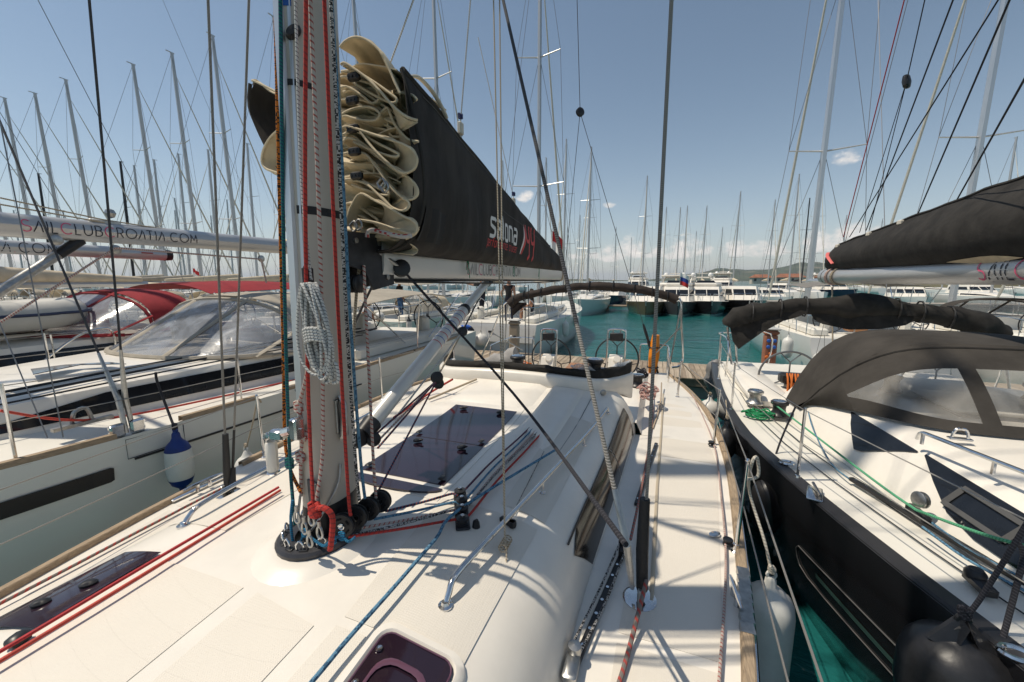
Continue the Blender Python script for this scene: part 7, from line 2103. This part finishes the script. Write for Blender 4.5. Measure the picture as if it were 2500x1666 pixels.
# ------------------------------------------------------------------ motor yachts on the far side of the basin, bows towards us
def motor_yacht(label, loc, rz=PI, L=12.5, B=4.1, hull=HULLK, fly=True, hard=False, sup=GEL, boot=ANTIF, scale=1.0, domes=2, group='motor yachts across the basin', name='motor_yacht'):
    t = thing(name, label, 'motor yacht', loc, rz, group, local=True)
    tab = [(0, B * .46), (.3 * L, B * .5), (.55 * L, B * .495), (.72 * L, B * .44), (.86 * L, B * .29), (.95 * L, B * .13), (L, .02)]
    f = lambda y: sinterp(tab, y); sz = lambda y: .95 + .35 * (y / L) ** 1.6
    zs = [-.3, 0, .12, .45, .8, 1.0]; fl = lambda y: [lerp(.9, .30, (y / L) ** 2), lerp(.93, .52, (y / L) ** 2), lerp(.95, .60, (y / L) ** 2), lerp(.97, .78, (y / L) ** 2), lerp(.99, .93, (y / L) ** 2), 1]
    g = G(); ys = [L * i / 18 for i in range(19)]
    for s in (-1, 1):
        b0 = len(g.f); g.mi(0); g.grid([[(s * max(.01, f(y) * k), y - (.5 * (1 - z) if y == L else 0), -.3 if z < 0 else z * sz(y)) for z, k in zip(zs, fl(y))] for y in ys], flip=(s > 0))
        for q in range(b0, len(g.f)):
            if (q - b0) % 5 < 2: g.m[q] = 1
    g.mi(0); e = [(-f(0) * k, 0, -.3 if z < 0 else z * sz(0)) for z, k in zip(zs, fl(0))]; g.add(e + [(-p[0], 0, p[2]) for p in e[::-1]], [tuple(range(12))])
    obj('hull', g, [hull, mat('boot_turquoise', (.16, .33, .31), .4)], t, 50)
    g = G().grid([[(u * f(y) * .995, y, sz(y) - .02 + .05 * (1 - u * u)) for u in (-1, -.5, 0, .5, 1)] for y in ys]); obj('deck', g, DECKW, t)
    # saloon with raked windscreen
    def ring(y, w, z, r=.25): return [(-w, y, z), (-w, y, z)]
    w0, w1 = B * .41, B * .35
    zb, zt = 1.02, 2.45
    ya, yb, yc = L * .22, L * .60, L * .74
    rows = [[(u * w0, y, zb) for u in (-1, -.5, 0, .5, 1)] for y in ()]
    g = G()
    low = [(-w0, ya), (w0, ya), (w0, yb), (w0 * .62, yc), (-w0 * .62, yc), (-w0, yb)]
    top = [(-w1, ya + .2), (w1, ya + .2), (w1, yb - 1.0), (w1 * .75, yc - 1.75), (-w1 * .75, yc - 1.75), (-w1, yb - 1.0)]
    L0 = [(x, y, zb) for x, y in low]; T0 = [(x, y, zt) for x, y in top]
    M0 = [V(a).lerp(V(b), .5) for a, b in zip(L0, T0)]
    g.grid([L0, M0, T0], closed=True); g.add(T0, [tuple(range(6))]); obj('cabin', g, sup, t, 30)
    def pane(i, a0, a1, q0, q1, nm='windscreen'):
        A, B2 = V(L0[i]), V(L0[(i + 1) % 6]); C2, D2 = V(T0[i]), V(T0[(i + 1) % 6]); out = []
        nrm = (B2 - A).cross(C2 - A).normalized()
        for a, q in ((a0, q0), (a1, q0), (a1, q1), (a0, q1)): out.append(A.lerp(B2, a).lerp(C2.lerp(D2, a), q) + nrm * .012)
        obj(nm, G().prism(out, nrm * .01), WINDK, t, 0)
    pane(3, .04, .485, .42, .80); pane(3, .515, .96, .42, .80); pane(2, .06, .94, .42, .80); pane(4, .06, .94, .42, .80)
    pane(1, .08, .92, .42, .78, 'side_window'); pane(5, .08, .92, .42, .78, 'side_window')
    if fly:
        c = [(-w1 * .98, ya - .3), (w1 * .98, ya - .3), (w1 * .98, yb - 1.2), (w1 * .6, yb - .4), (-w1 * .6, yb - .4), (-w1 * .98, yb - 1.2)]
        g = G().grid([[(x, y, zt - .04) for x, y in c], [(x * 1.06, y + .1, zt + .22) for x, y in c], [(x * 1.0, y, zt + .36) for x, y in c], [(x * .9, y - .05, zt + .33) for x, y in c], [(x * .88, y, zt + .1) for x, y in c]], closed=True); obj('flybridge', g, sup, t, 40)
        g = G().prism([(-w1 * .6, yb - .5, zt + .35), (w1 * .6, yb - .5, zt + .35), (w1 * .5, yb - .8, zt + .58), (-w1 * .5, yb - .8, zt + .58)], (0, -.02, 0)); obj('fly_screen', g, WINDK, t, 0)
        g = G().tube(smooth_path([(-w1 * .8, ya + .9, zt + .2), (-w1 * .7, ya + .5, zt + .75), (-w1 * .5, ya + .4, zt + .88), (w1 * .5, ya + .4, zt + .88), (w1 * .7, ya + .5, zt + .75), (w1 * .8, ya + .9, zt + .2)], 3), .07, 8); obj('radar_arch', g, sup, t, 60)
        for k in range(domes):
            x = (-.55, .6)[k % 2] * w1; g = G().lathe([(.10, 0), (.10, .08), (.22, .12), (.25, .28), (.17, .45), (0, .50)], (x, ya + .4, zt + .9), n=12); obj('satellite_dome', g, HULLW, t, 60)
        g = G().tube([(0, ya + .4, zt + .88), (0, ya + .35, zt + 1.9)], [.05, .02], 6); g.box((0, ya + .4, zt + 1.3), (1.0, .1, .08)); obj('antenna_mast', g, sup, t)
        if hard:
            g = G().box((0, ya + 1.4, zt + 1.05), (w1 * 1.9, 3.2, .12), ch=.05); obj('hardtop', g, sup, t, 30)
            g = G().tube([(-w1 * .8, ya + 2.7, zt + .3), (-w1 * .8, ya + 2.6, zt + 1.0)], .04, 6); g.tube([(w1 * .8, ya + 2.7, zt + .3), (w1 * .8, ya + 2.6, zt + 1.0)], .04, 6); obj('hardtop_post', g, sup, t)
    # bow rail, anchor, rubbing strake
    for s in (-1, 1):
        pts = [V((s * (f(y) - .06), y, sz(y) + .6)) for y in [L * k for k in (.45, .6, .72, .84, .93, .985)]]; g = G().tube(pts, .022, 5)
        for p in pts: g.tube([p, p - V((0, 0, .6))], .018, 4)
        obj('bow_rail', g, STEEL, t)
    g = G().box((0, L - .05, 1.3), (.14, .5, .10), ch=.02); g.tube([(0, L + .1, 1.3), (0, L + .05, .95)], .05, 6); obj('anchor', g, STEELD, t)
    t.scale = (scale,) * 3
    return t
def bow_at(q, D_, L, scale=1.0):
    """position of a boat that shows its bow at picture point q, D_ metres down the basin"""
    r = (q * 1.0625 - 1250) / 983; X = (-.34 + .94 * r) * D_; Y = (.94 + .34 * r) * D_
    return (X, Y + L * scale, 0)
motor_yacht('motor yacht with bronze brown hull, bow towards us across the basin', bow_at(1487, 33, 12.5), hull=HULLBR, fly=False)
motor_yacht('motor yacht with graphite grey hull beside the bronze one', bow_at(1562, 33, 12.5), hull=HULLGR, hard=True)
motor_yacht('motor yacht with black hull and white flybridge, right of the grey one', bow_at(1640, 33.5, 12.5), hull=HULLK)
motor_yacht('low motor yacht with black hull and no flybridge, right of the flybridge yacht', bow_at(1736, 35.5, 12), hull=HULLK, fly=False, L=12)
motor_yacht('white motor yacht with green bottom lying beside the far finger pier', bow_at(1396, 48, 11), rz=PI, hull=HULLN, fly=False, L=11)
for q, D_, sc, lab, h, fl, rz in ((1590, 52, .95, 'white motor yacht with twin domes, far behind the grey hulled one', HULLW, True, 6), (1696, 66, 1.25, 'tall white motor yacht far behind the black hulled pair', HULLW, True, -10), (1772, 50, .82, 'small white motor yacht beside the two far black hulls', HULLW, False, 14),
        (1455, 74, 1.3, 'white motor yacht with tall radar mast far behind the bronze one', HULLN, True, 4), (1852, 62, 1.05, 'long white motor yacht far behind the small tan canopy', HULLW, False, -16), (1930, 70, 1.2, 'navy hulled motor yacht far behind the leaning furled sail', HULLN, True, 10), (2180, 46, .9, 'white motor yacht far right below the grey boom', HULLW, False, -8), (2290, 60, .95, 'white motor yacht at the far right edge of the harbour', HULLW, True, 12)):
    o = motor_yacht(lab, bow_at(q, D_, 12.5, sc), hull=h, hard=(sc > 1.1), fly=fl, scale=sc); o.rotation_euler.z = PI + R(rz)
# far pontoon with concrete end, finger pier
g = G()
a = bow_at(1360, 40.5, 0); g.box((a[0] + 3.2, a[1] + .8, .5), (7.5, 1.6, .12)); g.box((a[0] + 5, a[1] - .02, .2), (2.6, .2, .5)); g.box((a[0] + .6, a[1] + .1, .2), (2.4, .2, .5))
single('finger_pier', g, mat('pier_wood', (.24, .19, .14), .85, var=.2, vscale=2), 'brown finger pier with pale float on the far side of the basin', 'pier')
g = G().box((60, 54, .55), (240, 3, .3)); g.box((60, 53, .1), (240, 1, .7)); single('quay', g, mat('quay_stone', (.34, .30, .26), .9, var=.25, vscale=1), 'low stone quay running behind the far motor yachts', 'quay')

# ------------------------------------------------------------------ far sailing yachts, masts against the sky
protoF = std_yacht('sailing_yacht', 'white sailing yacht moored far across the harbour', (-20, 46, 0), PI, 12, 3.9, 1.3, HULLW, None, None, CREAMC, 18, lod=2, spread=2, mr=.11, group='far sailing yachts with bare masts')
protoG = std_yacht('sailing_yacht', 'white sailing yacht with black mast moored far across the harbour', (-33, 47, 0), PI, 12, 3.9, 1.3, HULLN, None, None, DGREYC, 18, lod=2, mast_m=BLK, mr=.12, furl=None, group='far sailing yachts with black masts')
FARL = 'white sailing yacht moored far across the harbour'; FARK = 'white sailing yacht with black mast moored far across the harbour'
MASTS = [(1317, 376), (1342, 509), (1366, 441), (1482, 437), (1524, 493), (1555, 472), (1565, 491), (1623, 468), (1702, 432), (1744, 480), (1785, 434), (1835, 437), (1904, 509), (1290, 520), (1405, 520), (1445, 545),
         (1590, 540), (1660, 520), (1872, 520), (1960, 530), (2040, 500), (2190, 372), (2120, 480), (2290, 500), (336, 449), (254, 500), (95, 520), (150, 500), (400, 520), (490, 500), (560, 510), (610, 480), (20, 500), (870, 540), (930, 560), (1010, 540), (1060, 560), (1180, 520), (1130, 540)]
for i, (q, yt) in enumerate(MASTS):
    D_ = 15 * 983 / ((646 - yt) * 1.0625); p = bow_at(q, D_, 0)
    if 33 < p[1] < 56 and 1380 < q < 1800: p = (p[0] * 62 / p[1], 62, 0)
    o = dup(protoF, (p[0], p[1], 0), R(rnd.choice((180, 180, 0)) + rnd.uniform(-2, 2)), FARL)
for q, yt in ((1815, 477), (19, 403), (254, 433), (435, 412)):
    D_ = 15 * 983 / ((646 - yt) * 1.0625); p = bow_at(q, D_, 0); dup(protoG, (p[0], p[1], 0), R(180 + rnd.uniform(-2, 2)), FARK)
# second rank on the left between the first row and the open sea
for k in range(9):
    dup(protoF, (-66 + k * 5.6 + rnd.uniform(-.5, .5), 41 + rnd.uniform(-1, 1), 0), R(180 + rnd.uniform(-2, 2)), FARL)
for k in range(4):
    dup(protoF, (-30 + k * 5.4, 44 + rnd.uniform(-1, 1), 0), R(rnd.uniform(-2, 2)), FARL)
A6 = std_yacht('sailing_yacht', 'pale seafoam yacht lying bow towards us at the far edge of the open basin', (bow_at(1330, 34, 11)[0], bow_at(1330, 34, 11)[1], 0), PI, 11, 3.7, 1.25, HULLT, None, None, None, 15, lod=1, hood=False, furl=JIBW)
for q, lab in ((1341, 'small black fender on the pale seafoam yacht, left one'), (1352, 'small black fender on the pale seafoam yacht, right one')):
    p = sight(q, 690, Y=bow_at(1330, 34, 11)[1] - 6.5); fender(lab, p + V((0, -.2, 0)), .6, .13, FK, group='small black fenders far off')

# flags
def flag(p, w, h, cols, label):
    t = thing('flag', label, 'flag', tuple(p)); g = G().tube([p - V((0, 0, .5)), p + V((0, 0, h + .1))], .012, 5); obj('staff', g, HULLW, t)
    n = len(cols)
    for k, c in enumerate(cols):
        rows = [[p + V((w * i / 8, .06 * math.sin(i * .9), h - h * (k + q) / n - .15 * (i / 8) ** 1.5 * h * 2)) for q in (0, .5, 1)] for i in range(9)]
        obj('stripe', G().sheet(rows, .003), c, t, 60)
FR = mat('flag_red', (.55, .03, .03), .7); FBL = mat('flag_blue', (.02, .05, .25), .7)
flag(sight(1268, 600, Y=13.6), .35, 1.0, [FR, HULLW, FBL], 'red white and blue flag drooping behind the end of the boom')
flag(sight(446, 645, Y=18), .5, .8, [FR, HULLW, FBL], 'red white and blue flag on a far yacht left of the main mast')
flag(sight(1562, 655, Y=33), .6, .9, [HULLW, FBL, FR], 'white blue and red flag on the graphite motor yacht')

# ------------------------------------------------------------------ hills, shore, trees, houses
def hills():
    HT_ = [(1300, 686), (1391, 681), (1480, 683), (1556, 685), (1633, 679), (1671, 671), (1709, 664), (1751, 654), (1786, 658), (1824, 660), (1881, 656), (1931, 648), (1977, 645), (2019, 646), (2120, 640), (2250, 650), (2400, 648), (2600, 640), (2900, 655), (3400, 650), (4200, 668), (5200, 686)]
    g = G(); rows = []
    xs = [1300 + i * 12 for i in range(220)] + [3940 + i * 60 for i in range(22)]
    for x in xs:
        r = (x - 1250) / 983; d = V((-.34 + .94 * r, .94 + .34 * r, 0))
        top = max(0, (686 - interp(HT_, x)) / 983)
        col = []
        for k in range(13):
            t = k / 12; F_ = lerp(4600, 7400, t)
            prof = math.sin(min(1, t / .62) * PI / 2) ** 1.3 if t < .62 else max(0, 1 - ((t - .62) / .38)) ** .8
            z = top * 6300 * prof
            nz = noise.fractal((x * .012, t * 4, 3), 1.0, 2.0, 5)
            z += z * .22 * nz * (1 if t < .6 else .5) * (0 if abs(t - .62) < .03 else 1)
            p = d * F_; col.append((p.x, p.y, max(-2, z - 2 + (2 if t else 0))))
        rows.append(col)
    return g.grid(rows, flip=True)
def hill_mat():
    m = mat('scrub_hillside', (.06, .075, .042), .95, var=.5, vscale=.004, spec=.05)
    N, L = m.node_tree.nodes, m.node_tree.links
    b = N['Principled BSDF']; old = b.inputs['Base Color'].links[0].from_socket
    tc = N.new('ShaderNodeTexCoord'); nz = N.new('ShaderNodeTexNoise'); nz.inputs['Scale'].default_value = .0045; nz.inputs['Detail'].default_value = 8
    L.new(tc.outputs['Object'], nz.inputs[0])
    rp = N.new('ShaderNodeMapRange'); rp.inputs[1].default_value = .58; rp.inputs[2].default_value = .68; rp.inputs[4].default_value = .7; L.new(nz.outputs[0], rp.inputs[0])
    mx = N.new('ShaderNodeMix'); mx.data_type = 'RGBA'; mx.inputs[7].default_value = (.24, .20, .15, 1); L.new(rp.outputs[0], mx.inputs[0]); L.new(old, mx.inputs[6]); L.new(mx.outputs[2], b.inputs['Base Color'])
    return m
obj('hills', hills(), hill_mat(), None, 60, kind='structure')
g = G(); sh = []
for i in range(60):
    x = 1980 + i * 50; r = (x - 1250) / 983; d = V((-.34 + .94 * r, .94 + .34 * r, 0)); sh.append([d * 165 + V((0, 0, -1)), d * 170 + V((0, 0, 1.0)), d * 215 + V((0, 0, 3.0)), d * 300 + V((0, 0, 5)), d * 380 + V((0, 0, -1))])
obj('shore', g.grid(sh, flip=True), mat('shore_ground', (.13, .12, .07), .95, var=.4, vscale=.05), None, 60, kind='structure')
LEAF = [mat('leaf_dark', (.030, .052, .018), .7, var=.4, vscale=.5), mat('leaf_mid', (.055, .085, .026), .7, var=.4, vscale=.5)]
BARK = mat('bark', (.12, .09, .06), .9, var=.3)
def tree_proto(seed, h, w, m):
    r_ = random.Random(seed); t = thing('tree', 'bushy green tree on the far shore right', 'tree', (0, -400, 0), 0, 'trees on the far shore', local=True)
    g = G().tube([(0, 0, -.5), (.1, 0, h * .3), (.0, .1, h * .7)], [.35, .25, .1], 7)
    for k in range(5): a = k * 1.3; g.tube([(0, 0, h * (.25 + .08 * k)), (w * .5 * math.cos(a), w * .5 * math.sin(a), h * (.5 + .08 * k))], [.14, .04], 5)
    obj('trunk', g, BARK, t)
    g = G()
    cl = [(V((r_.gauss(0, w * .28), r_.gauss(0, w * .28), h * r_.uniform(.35, .92))), w * r_.uniform(.16, .32)) for _ in range(22)]
    for c, rr in cl:
        for _ in range(70):
            d = V((r_.gauss(0, 1), r_.gauss(0, 1), r_.gauss(0, .8))).normalized() * rr * r_.uniform(.6, 1.05)
            u = V((r_.gauss(0, 1), r_.gauss(0, 1), r_.gauss(0, 1))).normalized(); v_ = u.orthogonal().normalized(); s = r_.uniform(.22, .5)
            p = c + d; g.mi(r_.randrange(2)); g.add([p - u * s - v_ * s * .6, p + u * s - v_ * s * .6, p + u * s + v_ * s * .6, p - u * s + v_ * s * .6], [(0, 1, 2, 3)])
    obj('crown', g, LEAF, t, 0); return t
TP = [tree_proto(1, 7, 6, 0), tree_proto(2, 5.5, 7, 0), tree_proto(3, 8.5, 5, 0)]
k = 0
for i in range(34):
    x = 1990 + i * 17 + rnd.uniform(-5, 5); D_ = rnd.uniform(185, 260); p = bow_at(x, D_, 0)
    if k < 3: o = TP[k]; o.location = (p[0], p[1], 2.2)
    else: o = dup(TP[k % 3], (p[0], p[1], 2.2 + (D_ - 200) * .01), rnd.uniform(0, 6))
    k += 1
WALLC = mat('house_plaster', (.52, .46, .38), .9, var=.1, vscale=.3); ROOFT = mat('terracotta_roof', (.27, .115, .07), .85, var=.3, vscale=.8); WINB = mat('house_window', (.03, .035, .04), .2)
def house(q, D_, w, d, h, lab):
    p = bow_at(q, D_, 0); zb = 2.4
    t = thing('house', lab, 'house', (p[0], p[1], zb), R(rnd.uniform(-15, 15)), 'low harbour houses', local=True)
    obj('wall', G().box((0, 0, h / 2 - .5), (w, d, h + 1)), WALLC, t, 0)
    g = G(); e = .5; hw, hd = w / 2 + e, d / 2 + e
    g.add([(-hw, -hd, h), (hw, -hd, h), (hw, hd, h), (-hw, hd, h), (-hw + d * .35, 0, h + d * .28), (hw - d * .35, 0, h + d * .28)], [(0, 1, 5, 4), (2, 3, 4, 5), (1, 2, 5), (3, 0, 4), (3, 2, 1, 0)]); obj('roof', g, ROOFT, t, 0)
    for k in range(int(w / 3)):
        obj('window', G().box((-w / 2 + 1.5 + k * 3, -d / 2 - .02, h * .5), (1.1, .08, 1.3)), WINB, t, 0)
for q, D_, w, d, h, lab in ((1748, 210, 9, 6, 2.2, 'low terracotta roofed house behind the black hulled motor yachts'), (1815, 215, 13, 7, 2.4, 'long terracotta roofed building right of the black mast'), (1880, 220, 10, 7, 2.4, 'terracotta roofed house beside the white sail on the shore'), (2035, 190, 16, 8, 3.0, 'orange roofed harbour building under the grey boom end'), (2150, 190, 16, 8, 4, 'orange roofed house among the trees under the grey boom'), (2310, 180, 18, 9, 4, 'orange roofed house at the far right shore')):
    house(q, D_, w, d, h, lab)

# ------------------------------------------------------------------ sea air between here and the hills
hz_ = bpy.data.materials.new('sea_haze'); hz_.use_nodes = True
_n = hz_.node_tree; _n.nodes.clear(); _o = _n.nodes.new('ShaderNodeOutputMaterial'); _v = _n.nodes.new('ShaderNodeVolumePrincipled')
_v.inputs['Color'].default_value = (.82, .90, 1.0, 1); _v.inputs['Density'].default_value = .00005; _v.inputs['Anisotropy'].default_value = .2
_n.links.new(_v.outputs[0], _o.inputs['Volume'])
g = G().box((0, 0, 200), (51000, 51000, 403)); single_h = obj('haze', g, hz_, None, 0, kind='stuff')
# ------------------------------------------------------------------ people
SKIN = mat('skin', (.42, .22, .14), .55); HAIR = mat('hair_dark', (.025, .018, .013), .7); SHOE = mat('shoe', (.05, .045, .04), .7)
def person(label, loc, rz, J, top, legs, hair=HAIR, shortsl=False, sleeves=.35, extra=None):
    """J: joint name -> local position. One continuous skinned body, coloured by garment; hair is a child"""
    names = list(J); ix = {n: i for i, n in enumerate(names)}
    bones = [('pelvis', 'waist'), ('waist', 'chest'), ('chest', 'neck'), ('neck', 'chin'), ('chin', 'crown'),
             ('chest', 'shl'), ('shl', 'ell'), ('ell', 'wrl'), ('wrl', 'hal'), ('chest', 'shr'), ('shr', 'elr'), ('elr', 'wrr'), ('wrr', 'har'),
             ('pelvis', 'hil'), ('hil', 'knl'), ('knl', 'anl'), ('anl', 'tol'), ('pelvis', 'hir'), ('hir', 'knr'), ('knr', 'anr'), ('anr', 'tor')]
    rad = {'pelvis': (.15, .115), 'waist': (.135, .10), 'chest': (.165, .115), 'neck': (.058, .058), 'chin': (.072, .082), 'crown': (.078, .088), 'sh': (.066, .066), 'el': (.044, .044), 'wr': (.030, .030), 'ha': (.036, .022), 'hi': (.095, .095), 'kn': (.060, .060), 'an': (.042, .042), 'to': (.038, .03)}
    me = bpy.data.meshes.new('body'); me.from_pydata([J[n] for n in names], [(ix[a], ix[b]) for a, b in bones], [])
    o = bpy.data.objects.new('tmp', me); COL.objects.link(o)
    sk = o.modifiers.new('s', 'SKIN'); o.modifiers.new('u', 'SUBSURF').levels = 2
    sv = me.skin_vertices[0].data
    for n in names: r = rad.get(n) or rad[n[:2]]; sv[ix[n]].radius = r; sv[ix[n]].use_root = (n == 'pelvis')
    dg = bpy.context.evaluated_depsgraph_get(); dg.update()
    bm_ = bpy.data.meshes.new_from_object(o.evaluated_get(dg)); bpy.data.objects.remove(o)
    bm_.name = 'body'
    bm_.materials.clear()
    for m in (top, legs, SKIN, SHOE): bm_.materials.append(m)
    for p in bm_.polygons:
        c = p.center; best = None
        for a, b in bones:
            A, B_ = V(J[a]), V(J[b]); d = B_ - A; t = max(0, min(1, (c - A).dot(d) / max(1e-9, d.length_squared))); q = (c - A - d * t).length
            if best is None or q < best[0]: best = (q, a, b, t)
        _, a, b, t = best
        mi = 0
        if b in ('neck',): mi = 0 if t < .75 else 2
        elif b in ('chin', 'crown'): mi = 2
        elif b[:2] == 'el': mi = 0 if t < sleeves else 2
        elif b[:2] in ('wr', 'ha'): mi = 2
        elif b[:2] == 'hi' or b == 'waist': mi = 1 if (b[:2] == 'hi' or t < .45) else 0
        elif b[:2] == 'kn': mi = 1 if not shortsl or t < .8 else 2
        elif b[:2] == 'an': mi = 1 if not shortsl else 2
        elif b[:2] == 'to': mi = 3
        p.material_index = mi; p.use_smooth = True
    t_ = thing('person', label, 'person', loc, rz, None, local=True)
    body = bpy.data.objects.new('body', bm_); COL.objects.link(body); body.parent = t_
    # fingers and thumb
    g = G()
    for s in ('l', 'r'):
        w, h = V(J['wr' + s]), V(J['ha' + s]); d = (h - w).normalized(); u = d.orthogonal().normalized(); v = d.cross(u)
        for k, l in ((-1.5, .062), (-.5, .075), (.5, .078), (1.5, .068)): b = h + u * k * .016; g.tube([b - d * .02, b + d * l * .5, b + d * l + v * .02], [.009, .0085, .006], 5)
        g.tube([w + d * .03 + u * .02, w + d * .06 + u * .045, w + d * .10 + u * .05], [.011, .010, .007], 5)
    obj('finger', g, SKIN, t_)
    ch, cr = V(J['chin']), V(J['crown']); ax = (cr - ch).normalized(); fwd = V(J.get('_f', (1, 0, 0))) if False else FWD; side = ax.cross(fwd).normalized()
    hc = ch.lerp(cr, .5)
    g = G(); rows = []
    for i in range(7):
        a = PI * .62 * i / 6
        rows.append([hc + ax * (.02 + .125 * math.cos(a)) + (fwd * math.cos(b) * .112 + side * math.sin(b) * .092) * math.sin(a) * (1 if math.cos(b) < .4 or i < 3 else .8) - fwd * .018 for b in [2*PI*k/14 for k in range(14)]])
    g.grid(rows, closed=True); obj('hair', g, hair, t_, 60)
    g = G().tube([hc + fwd * .088 + ax * .01, hc + fwd * .112 - ax * .022], [.012, .016], 6); obj('nose', g, SKIN, t_)
    for s in (-1, 1):
        obj('ear', G().ball(hc + side * s * .085, .03, 8, (.6, .4, 1)), SKIN, t_)
        obj('eye', G().ball(hc + fwd * .084 + side * s * .032 + ax * .018, .011, 6), HAIR, t_)
    obj('mouth', G().box(hc + fwd * .088 - ax * .052, (.012, .045, .008)), mat('lips', (.30, .10, .08), .5), t_)
    if extra: extra(t_)
    return t_
FWD = V((1, 0, 0))
def standing(lean=0.0, arms=None, h=1.0):
    J = {'pelvis': (0, 0, .96), 'waist': (.0, 0, 1.12), 'chest': (.01 + lean, 0, 1.36), 'neck': (.0 + lean, 0, 1.50), 'chin': (.02 + lean, 0, 1.585), 'crown': (.015 + lean, 0, 1.72),
         'shl': (0 + lean, .185, 1.42), 'ell': (-.03, .235, 1.14), 'wrl': (.07, .25, .90), 'hal': (.09, .25, .82), 'shr': (0 + lean, -.185, 1.42), 'elr': (-.03, -.235, 1.14), 'wrr': (.07, -.25, .90), 'har': (.09, -.25, .82),
         'hil': (0, .10, .90), 'knl': (.03, .115, .50), 'anl': (-.02, .12, .09), 'tol': (.13, .13, .035), 'hir': (0, -.10, .90), 'knr': (.05, -.115, .50), 'anr': (.03, -.12, .09), 'tor': (.18, -.13, .035)}
    if arms: J.update(arms)
    return {k: V(v) * h for k, v in J.items()}
TEEW = mat('tee_white', (.66, .66, .68), .85, var=.06, bump=.2, bscale=10); TRG = mat('trousers_grey', (.36, .34, .32), .85, var=.1, bump=.2, bscale=10)
TEEB = mat('tee_blue', (.02, .10, .42), .8); SHN = mat('shorts_navy', (.015, .017, .03), .85); TEEK = mat('tee_black', (.012, .012, .013), .85); JEAN = mat('jeans_blue', (.05, .13, .27), .85)
p = sight(850, 797, Z=PZ)
person('man in white t-shirt and light grey trousers standing on the pontoon', (p.x, p.y, PZ), R(-8), standing(.02), TEEW, TRG)
p = sight(1085, 803, Z=PZ)
bend = {'pelvis': (0, 0, .74), 'waist': (.15, 0, .84), 'chest': (.40, 0, .82), 'neck': (.55, 0, .74), 'chin': (.63, 0, .67), 'crown': (.72, 0, .58),
        'shl': (.45, .18, .78), 'ell': (.50, .22, .50), 'wrl': (.56, .16, .26), 'hal': (.58, .14, .18), 'shr': (.45, -.18, .78), 'elr': (.48, -.22, .50), 'wrr': (.54, -.14, .27), 'har': (.57, -.12, .19),
        'hil': (0, .10, .70), 'knl': (.22, .16, .44), 'anl': (-.02, .14, .09), 'tol': (.13, .16, .035), 'hir': (0, -.10, .70), 'knr': (.26, -.14, .46), 'anr': (.06, -.14, .09), 'tor': (.2, -.15, .035)}
FWD = V((.72, 0, -.69))
person('man in blue t-shirt and dark shorts bending down on the pontoon', (p.x, p.y, PZ), R(200), {k: V(v) for k, v in bend.items()}, TEEB, SHN, shortsl=True)
FWD = V((1, 0, 0))
person('man in black shirt stretching out one arm on the middle yacht', (-7.0, YB + 2.2, 1.42), R(175), standing(.02, {'ell': (.25, .30, 1.40), 'wrl': (.48, .36, 1.45), 'hal': (.56, .38, 1.47), 'elr': (.22, -.28, 1.36), 'wrr': (.44, -.28, 1.42), 'har': (.52, -.28, 1.44)}), TEEK, SHN, hair=mat('hair_grey', (.16, .13, .11), .7), sleeves=.98)
person('man in dark top and blue jeans under the beige bimini', (-10.6, YB + 1.4, 1.30), R(60), standing(0), TEEK, JEAN)
person('man in black vest standing at the stern of the middle yacht', (-5.35, YB + 1.0, 1.36), R(100), standing(0, {'ell': (.05, .30, 1.16), 'wrl': (.22, .30, 1.0), 'hal': (.29, .28, .96)}), TEEK, SHN, sleeves=.0)
seat = {'pelvis': (0, 0, .20), 'waist': (-.02, 0, .36), 'chest': (.0, 0, .60), 'neck': (.02, 0, .74), 'chin': (.05, 0, .82), 'crown': (.05, 0, .96), 'shl': (.0, .185, .66), 'ell': (.05, .25, .40), 'wrl': (.25, .18, .32), 'hal': (.33, .16, .32), 'shr': (0, -.185, .66), 'elr': (.05, -.25, .40), 'wrr': (.25, -.18, .32), 'har': (.33, -.16, .32),
        'hil': (.02, .1, .16), 'knl': (.42, .13, .20), 'anl': (.45, .13, -.22), 'tol': (.58, .14, -.27), 'hir': (.02, -.1, .16), 'knr': (.42, -.13, .20), 'anr': (.45, -.13, -.22), 'tor': (.58, -.14, -.27)}
person('seated man with sunburnt face in the cockpit of the middle yacht', (-4.75, YB + 2.1, 1.66), R(-170), {k: V(v) for k, v in seat.items()}, TEEK, SHN, shortsl=True)
